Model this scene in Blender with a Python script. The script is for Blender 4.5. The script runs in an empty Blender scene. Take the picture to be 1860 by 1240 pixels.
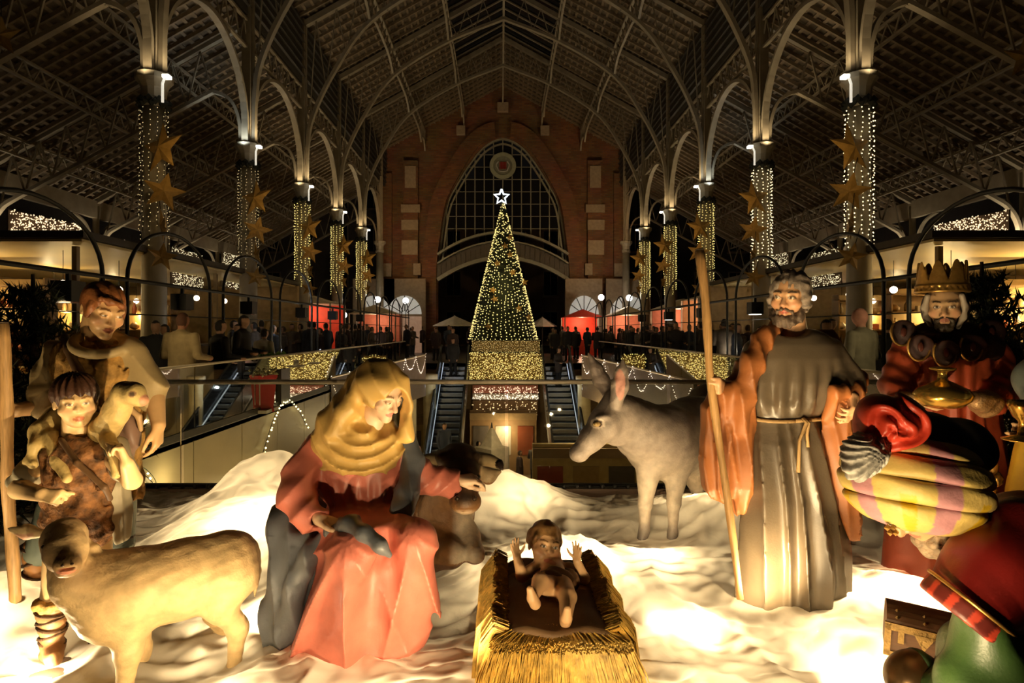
import bpy, bmesh, math, random
import numpy as np
from mathutils import Vector, Matrix, Euler

# ---------------------------------------------------------------- camera, world, exposure
scn = bpy.context.scene
COL = scn.collection
FPX = 1100.0                     # focal length in pixels of the 1860 x 1240 frame
CAMZ = 1.5
cam_d = bpy.data.cameras.new('camera')
cam_d.sensor_width = 36.0
cam_d.lens = 36.0 * FPX / 1860.0
cam_d.shift_x = 20.0 / 1860.0
cam_d.shift_y = -20.0 / 1860.0
cam_d.clip_start = 0.05
cam_d.clip_end = 300
cam = bpy.data.objects.new('camera', cam_d)
COL.objects.link(cam)
cam.location = (0, 0, CAMZ)
cam.rotation_euler = (math.pi / 2, 0, 0)
scn.camera = cam
scn.view_settings.view_transform = 'Standard'
scn.view_settings.look = 'None'
scn.view_settings.exposure = 0.0
scn.view_settings.gamma = 1.0
scn.view_settings.use_curve_mapping = False
scn.cycles.use_denoising = True
scn.cycles.max_bounces = 4
scn.cycles.use_adaptive_sampling = True
scn.cycles.adaptive_threshold = 0.1
scn.cycles.adaptive_min_samples = 12
scn.cycles.diffuse_bounces = 2
scn.cycles.glossy_bounces = 2
scn.cycles.transmission_bounces = 6
scn.cycles.transparent_max_bounces = 6
scn.cycles.sample_clamp_indirect = 4.0
scn.cycles.caustics_reflective = False
scn.cycles.caustics_refractive = False
world = bpy.data.worlds.new('night'); scn.world = world
world.use_nodes = True
world.node_tree.nodes['Background'].inputs[0].default_value = (0.10, 0.085, 0.07, 1)
world.node_tree.nodes['Background'].inputs[1].default_value = 0.03

WARM = (1.0, 0.66, 0.30)
def lamp(name, loc, power, color=WARM, radius=0.05, kind='POINT', rot=(0, 0, 0), spot=None, size=None):
    d = bpy.data.lights.new(name, kind)
    d.energy = power; d.color = color
    if kind in ('POINT', 'SPOT'): d.shadow_soft_size = radius
    if kind == 'SPOT': d.spot_size = spot or 1.2; d.spot_blend = 0.6
    if kind == 'AREA':
        d.shape = 'RECTANGLE'; d.size, d.size_y = size
    o = bpy.data.objects.new(name, d); COL.objects.link(o)
    o.location = loc; o.rotation_euler = rot
    return o
def aim(o, target):
    v = Vector(target) - o.location
    o.rotation_euler = v.to_track_quat('-Z', 'Y').to_euler()

def W(px, py, d):
    "point that the photograph shows at pixel (px, py), d metres in front of the lens"
    return np.array([(px - 910.0) * d / FPX, d, CAMZ - (py - 600.0) * d / FPX])
# ---------------------------------------------------------------- helpers: materials
MATS = {}
def mat(name, col, rough=0.6, metal=0.0, var=0.12, vscale=6.0, bump=0.0, bscale=40.0, emit=None, estr=1.0,
        paint=False, spec=0.5, trans=0.0, bdist=0.01, aniso=None, coat=0.0):
    if name in MATS: return MATS[name]
    m = bpy.data.materials.new(name); m.use_nodes = True
    nt = m.node_tree; N = nt.nodes; L = nt.links
    b = N['Principled BSDF']
    b.inputs['Roughness'].default_value = rough
    b.inputs['Metallic'].default_value = metal
    b.inputs['Specular IOR Level'].default_value = spec
    if coat: b.inputs['Coat Weight'].default_value = coat; b.inputs['Coat Roughness'].default_value = 0.25
    tc = N.new('ShaderNodeTexCoord')
    nz = N.new('ShaderNodeTexNoise'); nz.inputs['Scale'].default_value = vscale; nz.inputs['Detail'].default_value = 5
    if aniso:
        mp = N.new('ShaderNodeMapping'); mp.inputs['Scale'].default_value = aniso
        L.new(tc.outputs['Object'], mp.inputs['Vector']); vec = mp.outputs['Vector']
    else: vec = tc.outputs['Object']
    L.new(vec, nz.inputs['Vector'])
    rmp = N.new('ShaderNodeMapRange'); rmp.inputs['From Min'].default_value = 0.3; rmp.inputs['From Max'].default_value = 0.7
    rmp.inputs['To Min'].default_value = 1 - var; rmp.inputs['To Max'].default_value = 1 + var
    L.new(nz.outputs['Fac'], rmp.inputs['Value'])
    mx = N.new('ShaderNodeMix'); mx.data_type = 'RGBA'; mx.blend_type = 'MULTIPLY'; mx.inputs['Factor'].default_value = 1
    if paint:
        at = N.new('ShaderNodeAttribute'); at.attribute_name = 'paint'
        L.new(at.outputs['Color'], mx.inputs['A'])
    else:
        mx.inputs['A'].default_value = (*col, 1)
    L.new(rmp.outputs['Result'], mx.inputs['B'])
    L.new(mx.outputs['Result'], b.inputs['Base Color'])
    if bump:
        n2 = N.new('ShaderNodeTexNoise'); n2.inputs['Scale'].default_value = bscale; n2.inputs['Detail'].default_value = 4
        L.new(vec, n2.inputs['Vector'])
        bp = N.new('ShaderNodeBump'); bp.inputs['Strength'].default_value = bump; bp.inputs['Distance'].default_value = bdist
        L.new(n2.outputs['Fac'], bp.inputs['Height']); L.new(bp.outputs['Normal'], b.inputs['Normal'])
    if emit:
        b.inputs['Emission Color'].default_value = (*emit, 1); b.inputs['Emission Strength'].default_value = estr
    if trans: b.inputs['Transmission Weight'].default_value = trans
    MATS[name] = m
    return m
def glow(name, col, s, sampled=False):
    if name in MATS: return MATS[name]
    m = mat(name, (0.8, 0.8, 0.8), emit=col, estr=s)
    if not sampled: m.cycles.emission_sampling = 'NONE'
    return m

# ---------------------------------------------------------------- helpers: objects
def tag(o, label=None, cat=None, group=None, kind=None):
    if label: o['label'] = label
    if cat: o['category'] = cat
    if group: o['group'] = group
    if kind: o['kind'] = kind
    return o
def empty(name, loc=(0, 0, 0), label=None, cat=None, group=None, rz=0.0, kind=None):
    o = bpy.data.objects.new(name, None); COL.objects.link(o)
    o.location = loc; o.rotation_euler = (0, 0, rz); o.empty_display_size = 0.1
    return tag(o, label, cat, group, kind)
def link(name, me, m=None, parent=None, loc=(0, 0, 0), rot=(0, 0, 0), scale=(1, 1, 1)):
    o = bpy.data.objects.new(name, me); COL.objects.link(o)
    if m is not None and len(me.materials) == 0: me.materials.append(m)
    o.location = loc; o.rotation_euler = rot; o.scale = scale
    if parent is not None: o.parent = parent
    return o
def worldlink(name, me, m, parent, loc=(0, 0, 0), rot=(0, 0, 0), scale=(1, 1, 1)):
    "child given in world coordinates under a parent that is only translated"
    p = parent.location
    return link(name, me, m, parent, (loc[0] - p.x, loc[1] - p.y, loc[2] - p.z), rot, scale)
def mesh_from(name, v, f, smooth=False):
    me = bpy.data.meshes.new(name)
    me.from_pydata([tuple(map(float, a)) for a in v], [], f)
    if smooth: me.polygons.foreach_set('use_smooth', [True] * len(me.polygons))
    me.update(); return me
class MB:
    "collects simple solids into one mesh"
    def __init__(s): s.v = []; s.f = []
    def add(s, v, f):
        n = len(s.v); s.v += [tuple(map(float, a)) for a in v]; s.f += [tuple(i + n for i in q) for q in f]; return s
    def box(s, lo, hi):
        x0, y0, z0 = lo; x1, y1, z1 = hi
        return s.add([(x0,y0,z0),(x1,y0,z0),(x1,y1,z0),(x0,y1,z0),(x0,y0,z1),(x1,y0,z1),(x1,y1,z1),(x0,y1,z1)],
                     [(0,3,2,1),(4,5,6,7),(0,1,5,4),(1,2,6,5),(2,3,7,6),(3,0,4,7)])
    def beam(s, a, b, w, h, up=(0, 0, 1)):
        a = np.array(a, float); b = np.array(b, float); t = b - a; t /= np.linalg.norm(t)
        u = np.array(up, float)
        if abs(t @ u) > 0.99: u = np.array([1.0, 0, 0])
        sd = np.cross(t, u); sd /= np.linalg.norm(sd); u = np.cross(sd, t)
        v = []
        for p in (a, b):
            for i, j in ((-1, -1), (1, -1), (1, 1), (-1, 1)): v.append(p + sd * i * w / 2 + u * j * h / 2)
        return s.add(v, [(0,1,2,3),(7,6,5,4),(0,4,5,1),(1,5,6,2),(2,6,7,3),(3,7,4,0)])
    def ribbon(s, pts, w, h, up=(0, 1, 0)):
        "rectangular section swept along pts; w along up-axis direction, h across"
        pts = [np.array(p, float) for p in pts]; n = len(pts); u = np.array(up, float); v = []
        for i, p in enumerate(pts):
            t = pts[min(i + 1, n - 1)] - pts[max(i - 1, 0)]; t /= np.linalg.norm(t)
            c = np.cross(t, u); c /= np.linalg.norm(c)
            for a, b in ((-1, -1), (1, -1), (1, 1), (-1, 1)): v.append(p + u * a * w / 2 + c * b * h / 2)
        f = [(3,2,1,0), tuple(4*(n-1)+k for k in range(4))]
        for i in range(n - 1):
            for k in range(4): f.append((4*i+k, 4*i+(k+1)%4, 4*i+4+(k+1)%4, 4*i+4+k))
        return s.add(v, f)
    def tube(s, pts, r, n=8, caps=True):
        pts = [np.array(p, float) for p in pts]; m = len(pts)
        rs = r if hasattr(r, '__len__') else [r] * m
        v = []; prev = None
        for i, p in enumerate(pts):
            t = pts[min(i + 1, m - 1)] - pts[max(i - 1, 0)]; t /= (np.linalg.norm(t) + 1e-9)
            if prev is None:
                u = np.cross(t, [0, 0, 1.0])
                if np.linalg.norm(u) < 1e-3: u = np.cross(t, [1.0, 0, 0])
            else: u = prev - t * (prev @ t)
            u /= np.linalg.norm(u); w = np.cross(t, u); prev = u
            for k in range(n):
                a = 2 * math.pi * k / n
                v.append(p + rs[i] * (math.cos(a) * u + math.sin(a) * w))
        f = []
        for i in range(m - 1):
            for k in range(n): f.append((i*n+k, i*n+(k+1)%n, (i+1)*n+(k+1)%n, (i+1)*n+k))
        if caps: f += [tuple(range(n))[::-1], tuple((m-1)*n+k for k in range(n))]
        return s.add(v, f)
    def lathe(s, prof, n=20, c=(0, 0, 0)):
        v = []; f = []
        for r, z in prof:
            for k in range(n):
                a = 2 * math.pi * k / n; v.append((c[0] + r * math.cos(a), c[1] + r * math.sin(a), c[2] + z))
        m = len(prof)
        for i in range(m - 1):
            for k in range(n): f.append((i*n+k, i*n+(k+1)%n, (i+1)*n+(k+1)%n, (i+1)*n+k))
        f += [tuple(range(n))[::-1], tuple((m-1)*n+k for k in range(n))]
        return s.add(v, f)
    def octa(s, p, r):
        x, y, z = p
        return s.add([(x+r,y,z),(x-r,y,z),(x,y+r,z),(x,y-r,z),(x,y,z+r),(x,y,z-r)],
                     [(0,2,4),(2,1,4),(1,3,4),(3,0,4),(2,0,5),(1,2,5),(3,1,5),(0,3,5)])
    def mesh(s, name, smooth=False): return mesh_from(name, s.v, s.f, smooth)
    def build(s, name, m, parent=None, smooth=False, world=True):
        me = s.mesh(name, smooth)
        if parent is not None and world: return worldlink(name, me, m, parent)
        return link(name, me, m, parent)

# ---------------------------------------------------------------- helpers: signed-distance sculpting
f32 = np.float32
def A(*v): return np.array(v, dtype=f32)
def cone(P, a, b, ra, rb):
    a = np.asarray(a, f32); b = np.asarray(b, f32); ab = b - a
    q = P - a; t = np.clip((q @ ab) / max(float(ab @ ab), 1e-9), 0, 1)
    return np.sqrt(((q - t[:, None] * ab) ** 2).sum(1)) - (ra + (rb - ra) * t)
def smin(a, b, k):
    if k <= 0: return np.minimum(a, b)
    h = np.clip(0.5 + 0.5 * (b - a) / k, 0, 1)
    return b + (a - b) * h - k * h * (1 - h)
def smax(a, b, k): return -smin(-a, -b, k)
def U(k, *ds):
    r = ds[0]
    for d in ds[1:]: r = smin(r, d, k)
    return r
def chain(P, pts, rs, k=0.02):
    return U(k, *[cone(P, pts[i], pts[i+1], rs[i], rs[i+1]) for i in range(len(pts) - 1)])
def ell(P, c, r, M=None):
    q = P - np.asarray(c, f32)
    if M is not None: q = q @ np.asarray(M, f32)
    r = np.asarray(r, f32)
    k0 = np.sqrt(((q / r) ** 2).sum(1)); k1 = np.sqrt(((q / r ** 2) ** 2).sum(1)) + 1e-9
    return k0 * (k0 - 1) / k1
def rbox(P, c, half, r, M=None):
    q = P - np.asarray(c, f32)
    if M is not None: q = q @ np.asarray(M, f32)
    q = np.abs(q) - np.asarray(half, f32) + r
    return np.sqrt((np.maximum(q, 0) ** 2).sum(1)) + np.minimum(q.max(1), 0) - r
def torus(P, c, R, r, M=None, sq=(1, 1)):
    q = P - np.asarray(c, f32)
    if M is not None: q = q @ np.asarray(M, f32)
    l = np.sqrt((q[:, 0] / sq[0]) ** 2 + (q[:, 1] / sq[1]) ** 2)
    return np.sqrt((l - R) ** 2 + q[:, 2] ** 2) - r
def stack(P, rows, fold=None):
    "elliptic sections stacked along z: rows of (z, cx, cy, rx, ry)"
    R = np.array(sorted(rows), f32); z = np.clip(P[:, 2], R[0, 0], R[-1, 0])
    cx, cy, rx, ry = (np.interp(z, R[:, 0], R[:, i]).astype(f32) for i in (1, 2, 3, 4))
    x = P[:, 0] - cx; y = P[:, 1] - cy
    th = np.arctan2(x, -y)
    k = np.sqrt((x / rx) ** 2 + (y / ry) ** 2)
    g = np.sqrt((x / rx ** 2) ** 2 + (y / ry ** 2) ** 2) + 1e-6
    d = k * (k - 1) / g
    if fold is not None: d = d - fold(th, P)
    dz = np.maximum(P[:, 2] - R[-1, 0], R[0, 0] - P[:, 2])
    return smax(d, dz.astype(f32), 0.03)
def sn(P, f, seed=0):
    "cheap smooth noise in about -1..1"
    r = np.random.RandomState(seed); o = np.zeros(len(P), f32)
    for i in range(5):
        k = r.normal(size=3); k *= f * (0.7 + 0.8 * r.rand()) / np.linalg.norm(k)
        o += np.sin(P @ k.astype(f32) + r.rand() * 6.28)
    return o / 3.0
def ridge(x): return 1 - 2 * np.abs(np.sin(x)) ** 0.7        # soft crests, sharp valleys
def Rm(yaw=0, pitch=0, roll=0):
    return np.array(Matrix.Rotation(math.radians(yaw), 3, 'Z') @ Matrix.Rotation(math.radians(pitch), 3, 'X') @ Matrix.Rotation(math.radians(roll), 3, 'Y'))
def nrm(v): v = np.array(v, float); return v / np.linalg.norm(v)

EDG = [((0,0,0),(1,0,0)),((0,1,0),(1,1,0)),((0,0,1),(1,0,1)),((0,1,1),(1,1,1)),((0,0,0),(0,1,0)),((1,0,0),(1,1,0)),
       ((0,0,1),(0,1,1)),((1,0,1),(1,1,1)),((0,0,0),(0,0,1)),((1,0,0),(1,0,1)),((0,1,0),(0,1,1)),((1,1,0),(1,1,1))]
def sculpt(name, f, lo, hi, h, m, parent, paint=None, band=6.0, relax=1):
    lo = np.asarray(lo, f32); hi = np.asarray(hi, f32); H = 4 * h
    n = np.ceil((hi - lo) / H).astype(int) + 1
    ax = [lo[i] + H * (np.arange(n[i]) + 0.5) for i in range(3)]
    G = np.stack(np.meshgrid(*ax, indexing='ij'), -1).astype(f32)
    n8 = (n + 3) // 4
    i8 = np.stack(np.meshgrid(*[np.minimum(np.arange(k) * 4 + 2, n[i] - 1) for i, k in enumerate(n8)], indexing='ij'), -1)
    D8 = f(G[i8[..., 0], i8[..., 1], i8[..., 2]].reshape(-1, 3)).reshape(n8)
    up = np.repeat(np.repeat(np.repeat(D8, 4, 0), 4, 1), 4, 2)[:n[0], :n[1], :n[2]]
    D = up.copy(); nearm = np.abs(up) < 4 * H
    D[nearm] = f(G[nearm])
    act = np.abs(D) < band * h
    I = np.argwhere(act)
    if len(I) == 0: return None
    i0 = np.maximum(I.min(0) - 1, 0); i1 = np.minimum(I.max(0) + 2, n)
    D = D[i0[0]:i1[0], i0[1]:i1[1], i0[2]:i1[2]]; act = act[i0[0]:i1[0], i0[1]:i1[1], i0[2]:i1[2]]
    base = lo + H * i0; nn = D.shape
    V = np.repeat(np.repeat(np.repeat(np.where(D < 0, -1.0, 1.0).astype(f32), 4, 0), 4, 1), 4, 2)
    B = np.argwhere(act)
    off = np.stack(np.meshgrid(*[np.arange(4)] * 3, indexing='ij'), -1).reshape(-1, 3)
    ix = (B[:, None, :] * 4 + off[None]).reshape(-1, 3)
    P = (base + h * (ix + 0.5)).astype(f32)
    V[ix[:, 0], ix[:, 1], ix[:, 2]] = f(P)
    V = np.pad(V, 1, constant_values=1.0); base = base - h * 0.5
    neg = V < 0; nx, ny, nz = V.shape
    cnt = np.zeros((nx-1, ny-1, nz-1), np.uint8)
    for a in (0, 1):
        for b in (0, 1):
            for c in (0, 1): cnt += neg[a:nx-1+a, b:ny-1+b, c:nz-1+c]
    C = np.argwhere((cnt > 0) & (cnt < 8))
    if len(C) == 0: return None
    S = np.zeros((len(C), 3), f32); K = np.zeros(len(C), f32)
    for e0, e1 in EDG:
        a = V[C[:, 0]+e0[0], C[:, 1]+e0[1], C[:, 2]+e0[2]]; b = V[C[:, 0]+e1[0], C[:, 1]+e1[1], C[:, 2]+e1[2]]
        x = (a < 0) != (b < 0); t = np.where(x, a / np.where(x, a - b, 1), 0)
        p = np.array(e0, f32) + t[:, None] * (np.array(e1, f32) - np.array(e0, f32))
        S += np.where(x[:, None], p, 0); K += x
    verts = base + h * (C + S / K[:, None])
    vid = np.full(cnt.shape, -1, np.int32); vid[C[:, 0], C[:, 1], C[:, 2]] = np.arange(len(C))
    Q = []
    for axis in range(3):
        s0 = [slice(1, -1)] * 3; s1 = [slice(1, -1)] * 3; s0[axis] = slice(0, -1); s1[axis] = slice(1, None)
        A0 = neg[tuple(s0)]; A1 = neg[tuple(s1)]
        E = np.argwhere(A0 != A1); flip = A0[E[:, 0], E[:, 1], E[:, 2]]
        o = np.ones(3, int); o[axis] = 0; E = E + o
        u = np.zeros(3, int); w = np.zeros(3, int); u[(axis + 1) % 3] = 1; w[(axis + 2) % 3] = 1
        q = [vid[tuple((E - u - w).T)], vid[tuple((E - w).T)], vid[tuple(E.T)], vid[tuple((E - u).T)]]
        q = np.stack(q, 1); q[~flip] = q[~flip][:, ::-1]; Q.append(q)
    Q = np.concatenate(Q); Q = Q[(Q >= 0).all(1)]
    for _ in range(relax):
        nv = len(verts); ii = Q.ravel(); jj = np.roll(Q, -1, 1).ravel()
        c2 = np.bincount(ii, minlength=nv).astype(f32)
        acc = np.stack([np.bincount(ii, verts[jj, k], nv) for k in range(3)], 1).astype(f32)
        verts = verts * 0.5 + 0.5 * acc / np.maximum(c2, 1)[:, None]
    me = bpy.data.meshes.new(name)
    pl = np.array(parent.location, f32) if parent is not None else np.zeros(3, f32)
    me.vertices.add(len(verts)); me.vertices.foreach_set('co', (verts - pl).astype(f32).ravel())
    me.loops.add(Q.size); me.loops.foreach_set('vertex_index', Q.astype(np.int32).ravel())
    me.polygons.add(len(Q)); me.polygons.foreach_set('loop_start', np.arange(0, Q.size, 4, dtype=np.int32))
    me.polygons.foreach_set('use_smooth', np.ones(len(Q), bool))
    me.update(calc_edges=True); me.validate()
    if paint is not None:
        c = np.ones((len(verts), 4), f32); c[:, :3] = paint(verts)
        at = me.color_attributes.new('paint', 'FLOAT_COLOR', 'POINT'); at.data.foreach_set('color', c.ravel())
    return link(name, me, m, parent)

# ---------------------------------------------------------------- helpers: anatomy
def near(P, c, R, fn):
    "evaluate fn only close to c; elsewhere a safe positive distance"
    c = np.asarray(c, f32); r = np.sqrt(((P - c) ** 2).sum(1)); o = r - f32(R * 0.72); k = r < R
    if k.any(): o[k] = fn(P[k])
    return o
def head_sdf(P, c, M, s=1.0, **k): return near(P, c, 0.26 * s, lambda Q: head_raw(Q, c, M, s, **k))
def hand_sdf(P, w, fwd, *a, **k):
    s = a[2] if len(a) > 2 else 1.0
    return near(P, np.array(w) + nrm(fwd) * 0.08 * s, 0.24 * s, lambda Q: hand_raw(Q, w, fwd, *a, **k))
def head_raw(P, c, M, s=1.0, fem=0.0, child=0.0, mouth=0.0):
    q = ((P - np.asarray(c, f32)) @ np.asarray(M, f32) / s).astype(f32)
    x = np.abs(q[:, 0]); q2 = np.stack([x, q[:, 1], q[:, 2]], 1)
    jw = 0.054 - 0.006 * fem + 0.008 * child
    d = U(0.035, ell(q, (0, 0.018, 0.036), (0.077, 0.096, 0.084)), ell(q, (0, -0.024, -0.032), (jw, 0.064, 0.080)))
    d = smin(d, ell(q, (0, -0.068, -0.094 + 0.014 * child), (0.026, 0.021, 0.019)), 0.025)
    d = smin(d, ell(q2, (0.044, -0.052, -0.026), (0.024 + 0.006 * child, 0.024, 0.024)), 0.02)       # cheeks
    d = smin(d, cone(q2, (0.012, -0.080, 0.022), (0.048, -0.064, 0.024), 0.0135 - 0.003 * fem, 0.010), 0.014)  # brow
    d = smax(d, -ell(q2, (0.031, -0.096, 0.004), (0.019, 0.017, 0.012)), 0.012)                     # sockets
    nl = 1 - 0.35 * child
    d = smin(d, cone(q, (0, -0.083, 0.012), (0, -0.083 - 0.024 * nl, -0.030 * nl), 0.0085, 0.0115), 0.009)
    d = smin(d, ell(q2, (0.011, -0.089, -0.032 * nl), (0.009, 0.011, 0.008)), 0.006)
    d = smin(d, cone(q2, (0.0, -0.089, -0.056), (0.020, -0.081, -0.057), 0.0062, 0.003), 0.006)      # upper lip
    d = smin(d, cone(q2, (0.0, -0.087, -0.067 - 0.008 * mouth), (0.017, -0.080, -0.063 - 0.004 * mouth), 0.0068, 0.003), 0.006)
    d = smax(d, -ell(q, (0, -0.098, -0.0615 - 0.004 * mouth), (0.021, 0.014, 0.0016 + 0.006 * mouth)), 0.004)
    d = smin(d, ell(q2, (0.031, -0.080, 0.004), (0.0155, 0.0105, 0.0125)), 0.003)                     # lids
    er = ell(q2, (0.079, 0.012, 0.002), (0.010, 0.020, 0.031)); er = smax(er, -ell(q2, (0.090, 0.006, 0.004), (0.008, 0.012, 0.019)), 0.006)
    d = smin(d, er, 0.006)
    return d * s
def head_paint(V, c, M, s, skin, brow=(0.10, 0.05, 0.02), lip=(0.55, 0.16, 0.10), blush=(0.75, 0.28, 0.16), eyes=(0.10, 0.07, 0.04), brows=1.0, gaze=(0, 0), open_=1.0):
    q = (V - np.asarray(c, f32)) @ np.asarray(M, f32) / s
    x = np.abs(q[:, 0]); C = np.tile(np.array(skin, f32), (len(V), 1))
    def put(w, col):
        w = np.clip(w, 0, 1)[:, None]; C[:] = C * (1 - w) + np.array(col, f32) * w
    front = q[:, 1] < -0.03
    put(0.45 * np.exp(-(((x - 0.045) / 0.02) ** 2 + ((q[:, 2] + 0.03) / 0.02) ** 2)) * front, blush)
    put(0.35 * np.exp(-((x / 0.012) ** 2 + ((q[:, 2] + 0.03) / 0.014) ** 2)) * front, blush)
    put(1.0 * ((x < 0.023) & (np.abs(q[:, 2] + 0.062) < 0.012 * (1 - (x / 0.026) ** 2)) & (q[:, 1] < -0.072)), lip)
    by = 0.027 + 0.006 * np.sin((x - 0.012) / 0.036 * 2.6)
    put(brows * ((x > 0.012) & (x < 0.050) & (np.abs(q[:, 2] - by) < 0.0042) & front), brow)
    ex = (q[:, 0] - np.sign(q[:, 0]) * 0.031); ez = q[:, 2] - 0.004
    e = (ex / 0.0135) ** 2 + (ez / (0.0066 * open_)) ** 2
    put(1.0 * ((e < 1.5) & front), (brow[0] * 1.2 + 0.05, brow[1] * 1.2 + 0.02, brow[2] * 1.2)); put(1.0 * ((e < 0.9) & front), (0.75, 0.68, 0.58))
    put(1.0 * ((((ex - gaze[0]) / 0.0062) ** 2 + ((ez - gaze[1]) / 0.0062) ** 2 < 1) & (e < 0.95) & front), eyes)
    return C
def hand_raw(P, w, fwd, palm, side=1, s=1.0, curl=(25, 25, 25, 25), thumb=35, spread=4, tcurl=15):
    f = nrm(fwd); n = np.array(palm, float); n = nrm(n - f * (n @ f)); t = np.cross(f, n) * side
    w = np.array(w, float); L = lambda a, b, c: w + s * (f * a + t * b + n * c)
    ds = []
    for i, (b, ln) in enumerate(((0.030, 0.072), (0.0105, 0.080), (-0.0095, 0.074), (-0.028, 0.058))):
        kn = L(0.088 - 0.004 * i * (i > 1), b, -0.002)
        ds.append(cone(P, L(0.0, b * 0.45, 0), kn, 0.0155 * s, 0.0125 * s))
        p = kn; a = 0.0; r = 0.0098
        sp = math.radians(spread * (1.5 - i))
        for j, (fr, cf) in enumerate(((0.45, 1.0), (0.30, 1.1), (0.25, 0.7))):
            a += math.radians(curl[i] * cf)
            dr = f * math.cos(a) + n * math.sin(a); dr = nrm(dr * math.cos(sp) + t * math.sin(sp) * math.cos(a))
            e = p + dr * ln * fr * s
            ds.append(('f', i, cone(P, p, e, r * s, (r - 0.0010) * s))); r -= 0.0010; p = e
    palmd = U(0.016 * s, *[d for d in ds if not isinstance(d, tuple)])
    ta = math.radians(thumb); p = L(0.022, 0.020, 0.006); a = ta; r = 0.0135
    th = []
    for ln in (0.046, 0.034, 0.028):
        dr = nrm(f * math.cos(a) + t * math.sin(a) + n * 0.35)
        e = p + dr * ln * s; th.append(cone(P, p, e, r * s, (r - 0.002) * s)); p = e; r -= 0.0018; a -= math.radians(tcurl)
    d = palmd
    for i in range(4):
        fi = U(0.004 * s, *[x[2] for x in ds if isinstance(x, tuple) and x[1] == i])
        d = smin(d, fi, 0.004 * s)
    return smin(d, U(0.005 * s, *th), 0.010 * s)
def sphere_mesh(name, r=1.0, nu=12, nv=8):
    return MB().lathe([(max(r * math.sin(math.pi * i / nv), 1e-4), -r * math.cos(math.pi * i / nv)) for i in range(nv + 1)], nu).mesh(name, True)
# ---------------------------------------------------------------- the market hall
XL, XR, XC = -8.0, 8.26, 0.13
BAYS = [8.77 + 5.2 * i for i in range(7)]            # column lines 8.77 ... 39.97
YW = 42.0                                            # brick end wall
m_iron = mat('painted_iron', (0.31, 0.255, 0.17), 0.5, var=0.15, vscale=3)
m_dark = mat('dark_iron', (0.05, 0.042, 0.032), 0.6)
m_roof = mat('roof_tile_underside', (0.125, 0.092, 0.055), 0.8, var=0.3, vscale=4)
m_batten = mat('roof_timber', (0.21, 0.15, 0.085), 0.75, var=0.25, vscale=5)
m_floor = mat('stone_floor', (0.11, 0.095, 0.08), 0.35, var=0.25, vscale=1.5)
m_lower = mat('lower_floor_tiles', (0.28, 0.22, 0.13), 0.3, var=0.2, vscale=1.2)
m_wallc = mat('cream_panel', (0.52, 0.42, 0.24), 0.45, var=0.10, vscale=1.2)
def brick_mat():
    m = bpy.data.materials.new('brick_wall'); m.use_nodes = True; N = m.node_tree.nodes; L = m.node_tree.links
    b = N['Principled BSDF']; b.inputs['Roughness'].default_value = 0.85
    tc = N.new('ShaderNodeTexCoord'); mp = N.new('ShaderNodeMapping'); mp.inputs['Rotation'].default_value = (math.pi / 2, 0, 0)
    br = N.new('ShaderNodeTexBrick'); br.inputs['Scale'].default_value = 1.0
    br.inputs['Brick Width'].default_value = 0.36; br.inputs['Row Height'].default_value = 0.12; br.inputs['Mortar Size'].default_value = 0.012
    br.inputs['Color1'].default_value = (0.22, 0.085, 0.034, 1); br.inputs['Color2'].default_value = (0.34, 0.15, 0.055, 1); br.inputs['Mortar'].default_value = (0.19, 0.13, 0.08, 1)
    L.new(tc.outputs['Object'], mp.inputs['Vector']); L.new(mp.outputs['Vector'], br.inputs['Vector'])
    nz = N.new('ShaderNodeTexNoise'); nz.inputs['Scale'].default_value = 0.8; L.new(tc.outputs['Object'], nz.inputs['Vector'])
    mx = N.new('ShaderNodeMix'); mx.data_type = 'RGBA'; mx.blend_type = 'MULTIPLY'; mx.inputs['Factor'].default_value = 0.6
    L.new(br.outputs['Color'], mx.inputs['A']); L.new(nz.outputs['Color'], mx.inputs['B']); L.new(mx.outputs['Result'], b.inputs['Base Color'])
    return m
m_brick = brick_mat()
m_stone = mat('pale_stone_block', (0.36, 0.27, 0.17), 0.8, var=0.15)
def glass_mat(name, tint, refl=0.08):
    m = bpy.data.materials.new(name); m.use_nodes = True; N = m.node_tree.nodes; L = m.node_tree.links
    N.remove(N['Principled BSDF']); out = N['Material Output']
    t = N.new('ShaderNodeBsdfTransparent'); t.inputs[0].default_value = (*tint, 1)
    g = N.new('ShaderNodeBsdfGlossy'); g.inputs['Roughness'].default_value = 0.02; g.inputs['Color'].default_value = (0.9, 0.9, 0.85, 1)
    fr = N.new('ShaderNodeFresnel'); fr.inputs['IOR'].default_value = 1.0 + refl * 3
    mx = N.new('ShaderNodeMixShader'); L.new(fr.outputs[0], mx.inputs[0]); L.new(t.outputs[0], mx.inputs[1]); L.new(g.outputs[0], mx.inputs[2])
    L.new(mx.outputs[0], out.inputs[0]); MATS[name] = m; return m
m_glass = glass_mat('clear_glass', (0.86, 0.87, 0.82))
m_dkglass = mat('dark_glass', (0.012, 0.012, 0.014), 0.12, spec=0.4)
def struct(o, label=None): o['kind'] = 'structure'; return o

PX0, PX1, PY0, PY1, PZ = -4.4, 4.5, 5.4, 28.0, -5.0     # the open pit
# floors
fl = MB()
fl.box((-30, 28.0, -0.3), (30, 75, 0)); fl.box((-30, -6, -0.3), (PX0, 28.0, 0)); fl.box((PX1, -6, -0.3), (30, 28.0, 0)); fl.box((PX0, -6, -0.3), (PX1, PY0, 0))
struct(fl.build('floor', m_floor))
struct(MB().box((PX0 - 6, PY0 - 1, PZ - 0.2), (PX1 + 6, PY1 + 8, PZ)).build('floor_lower', m_lower))
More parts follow.
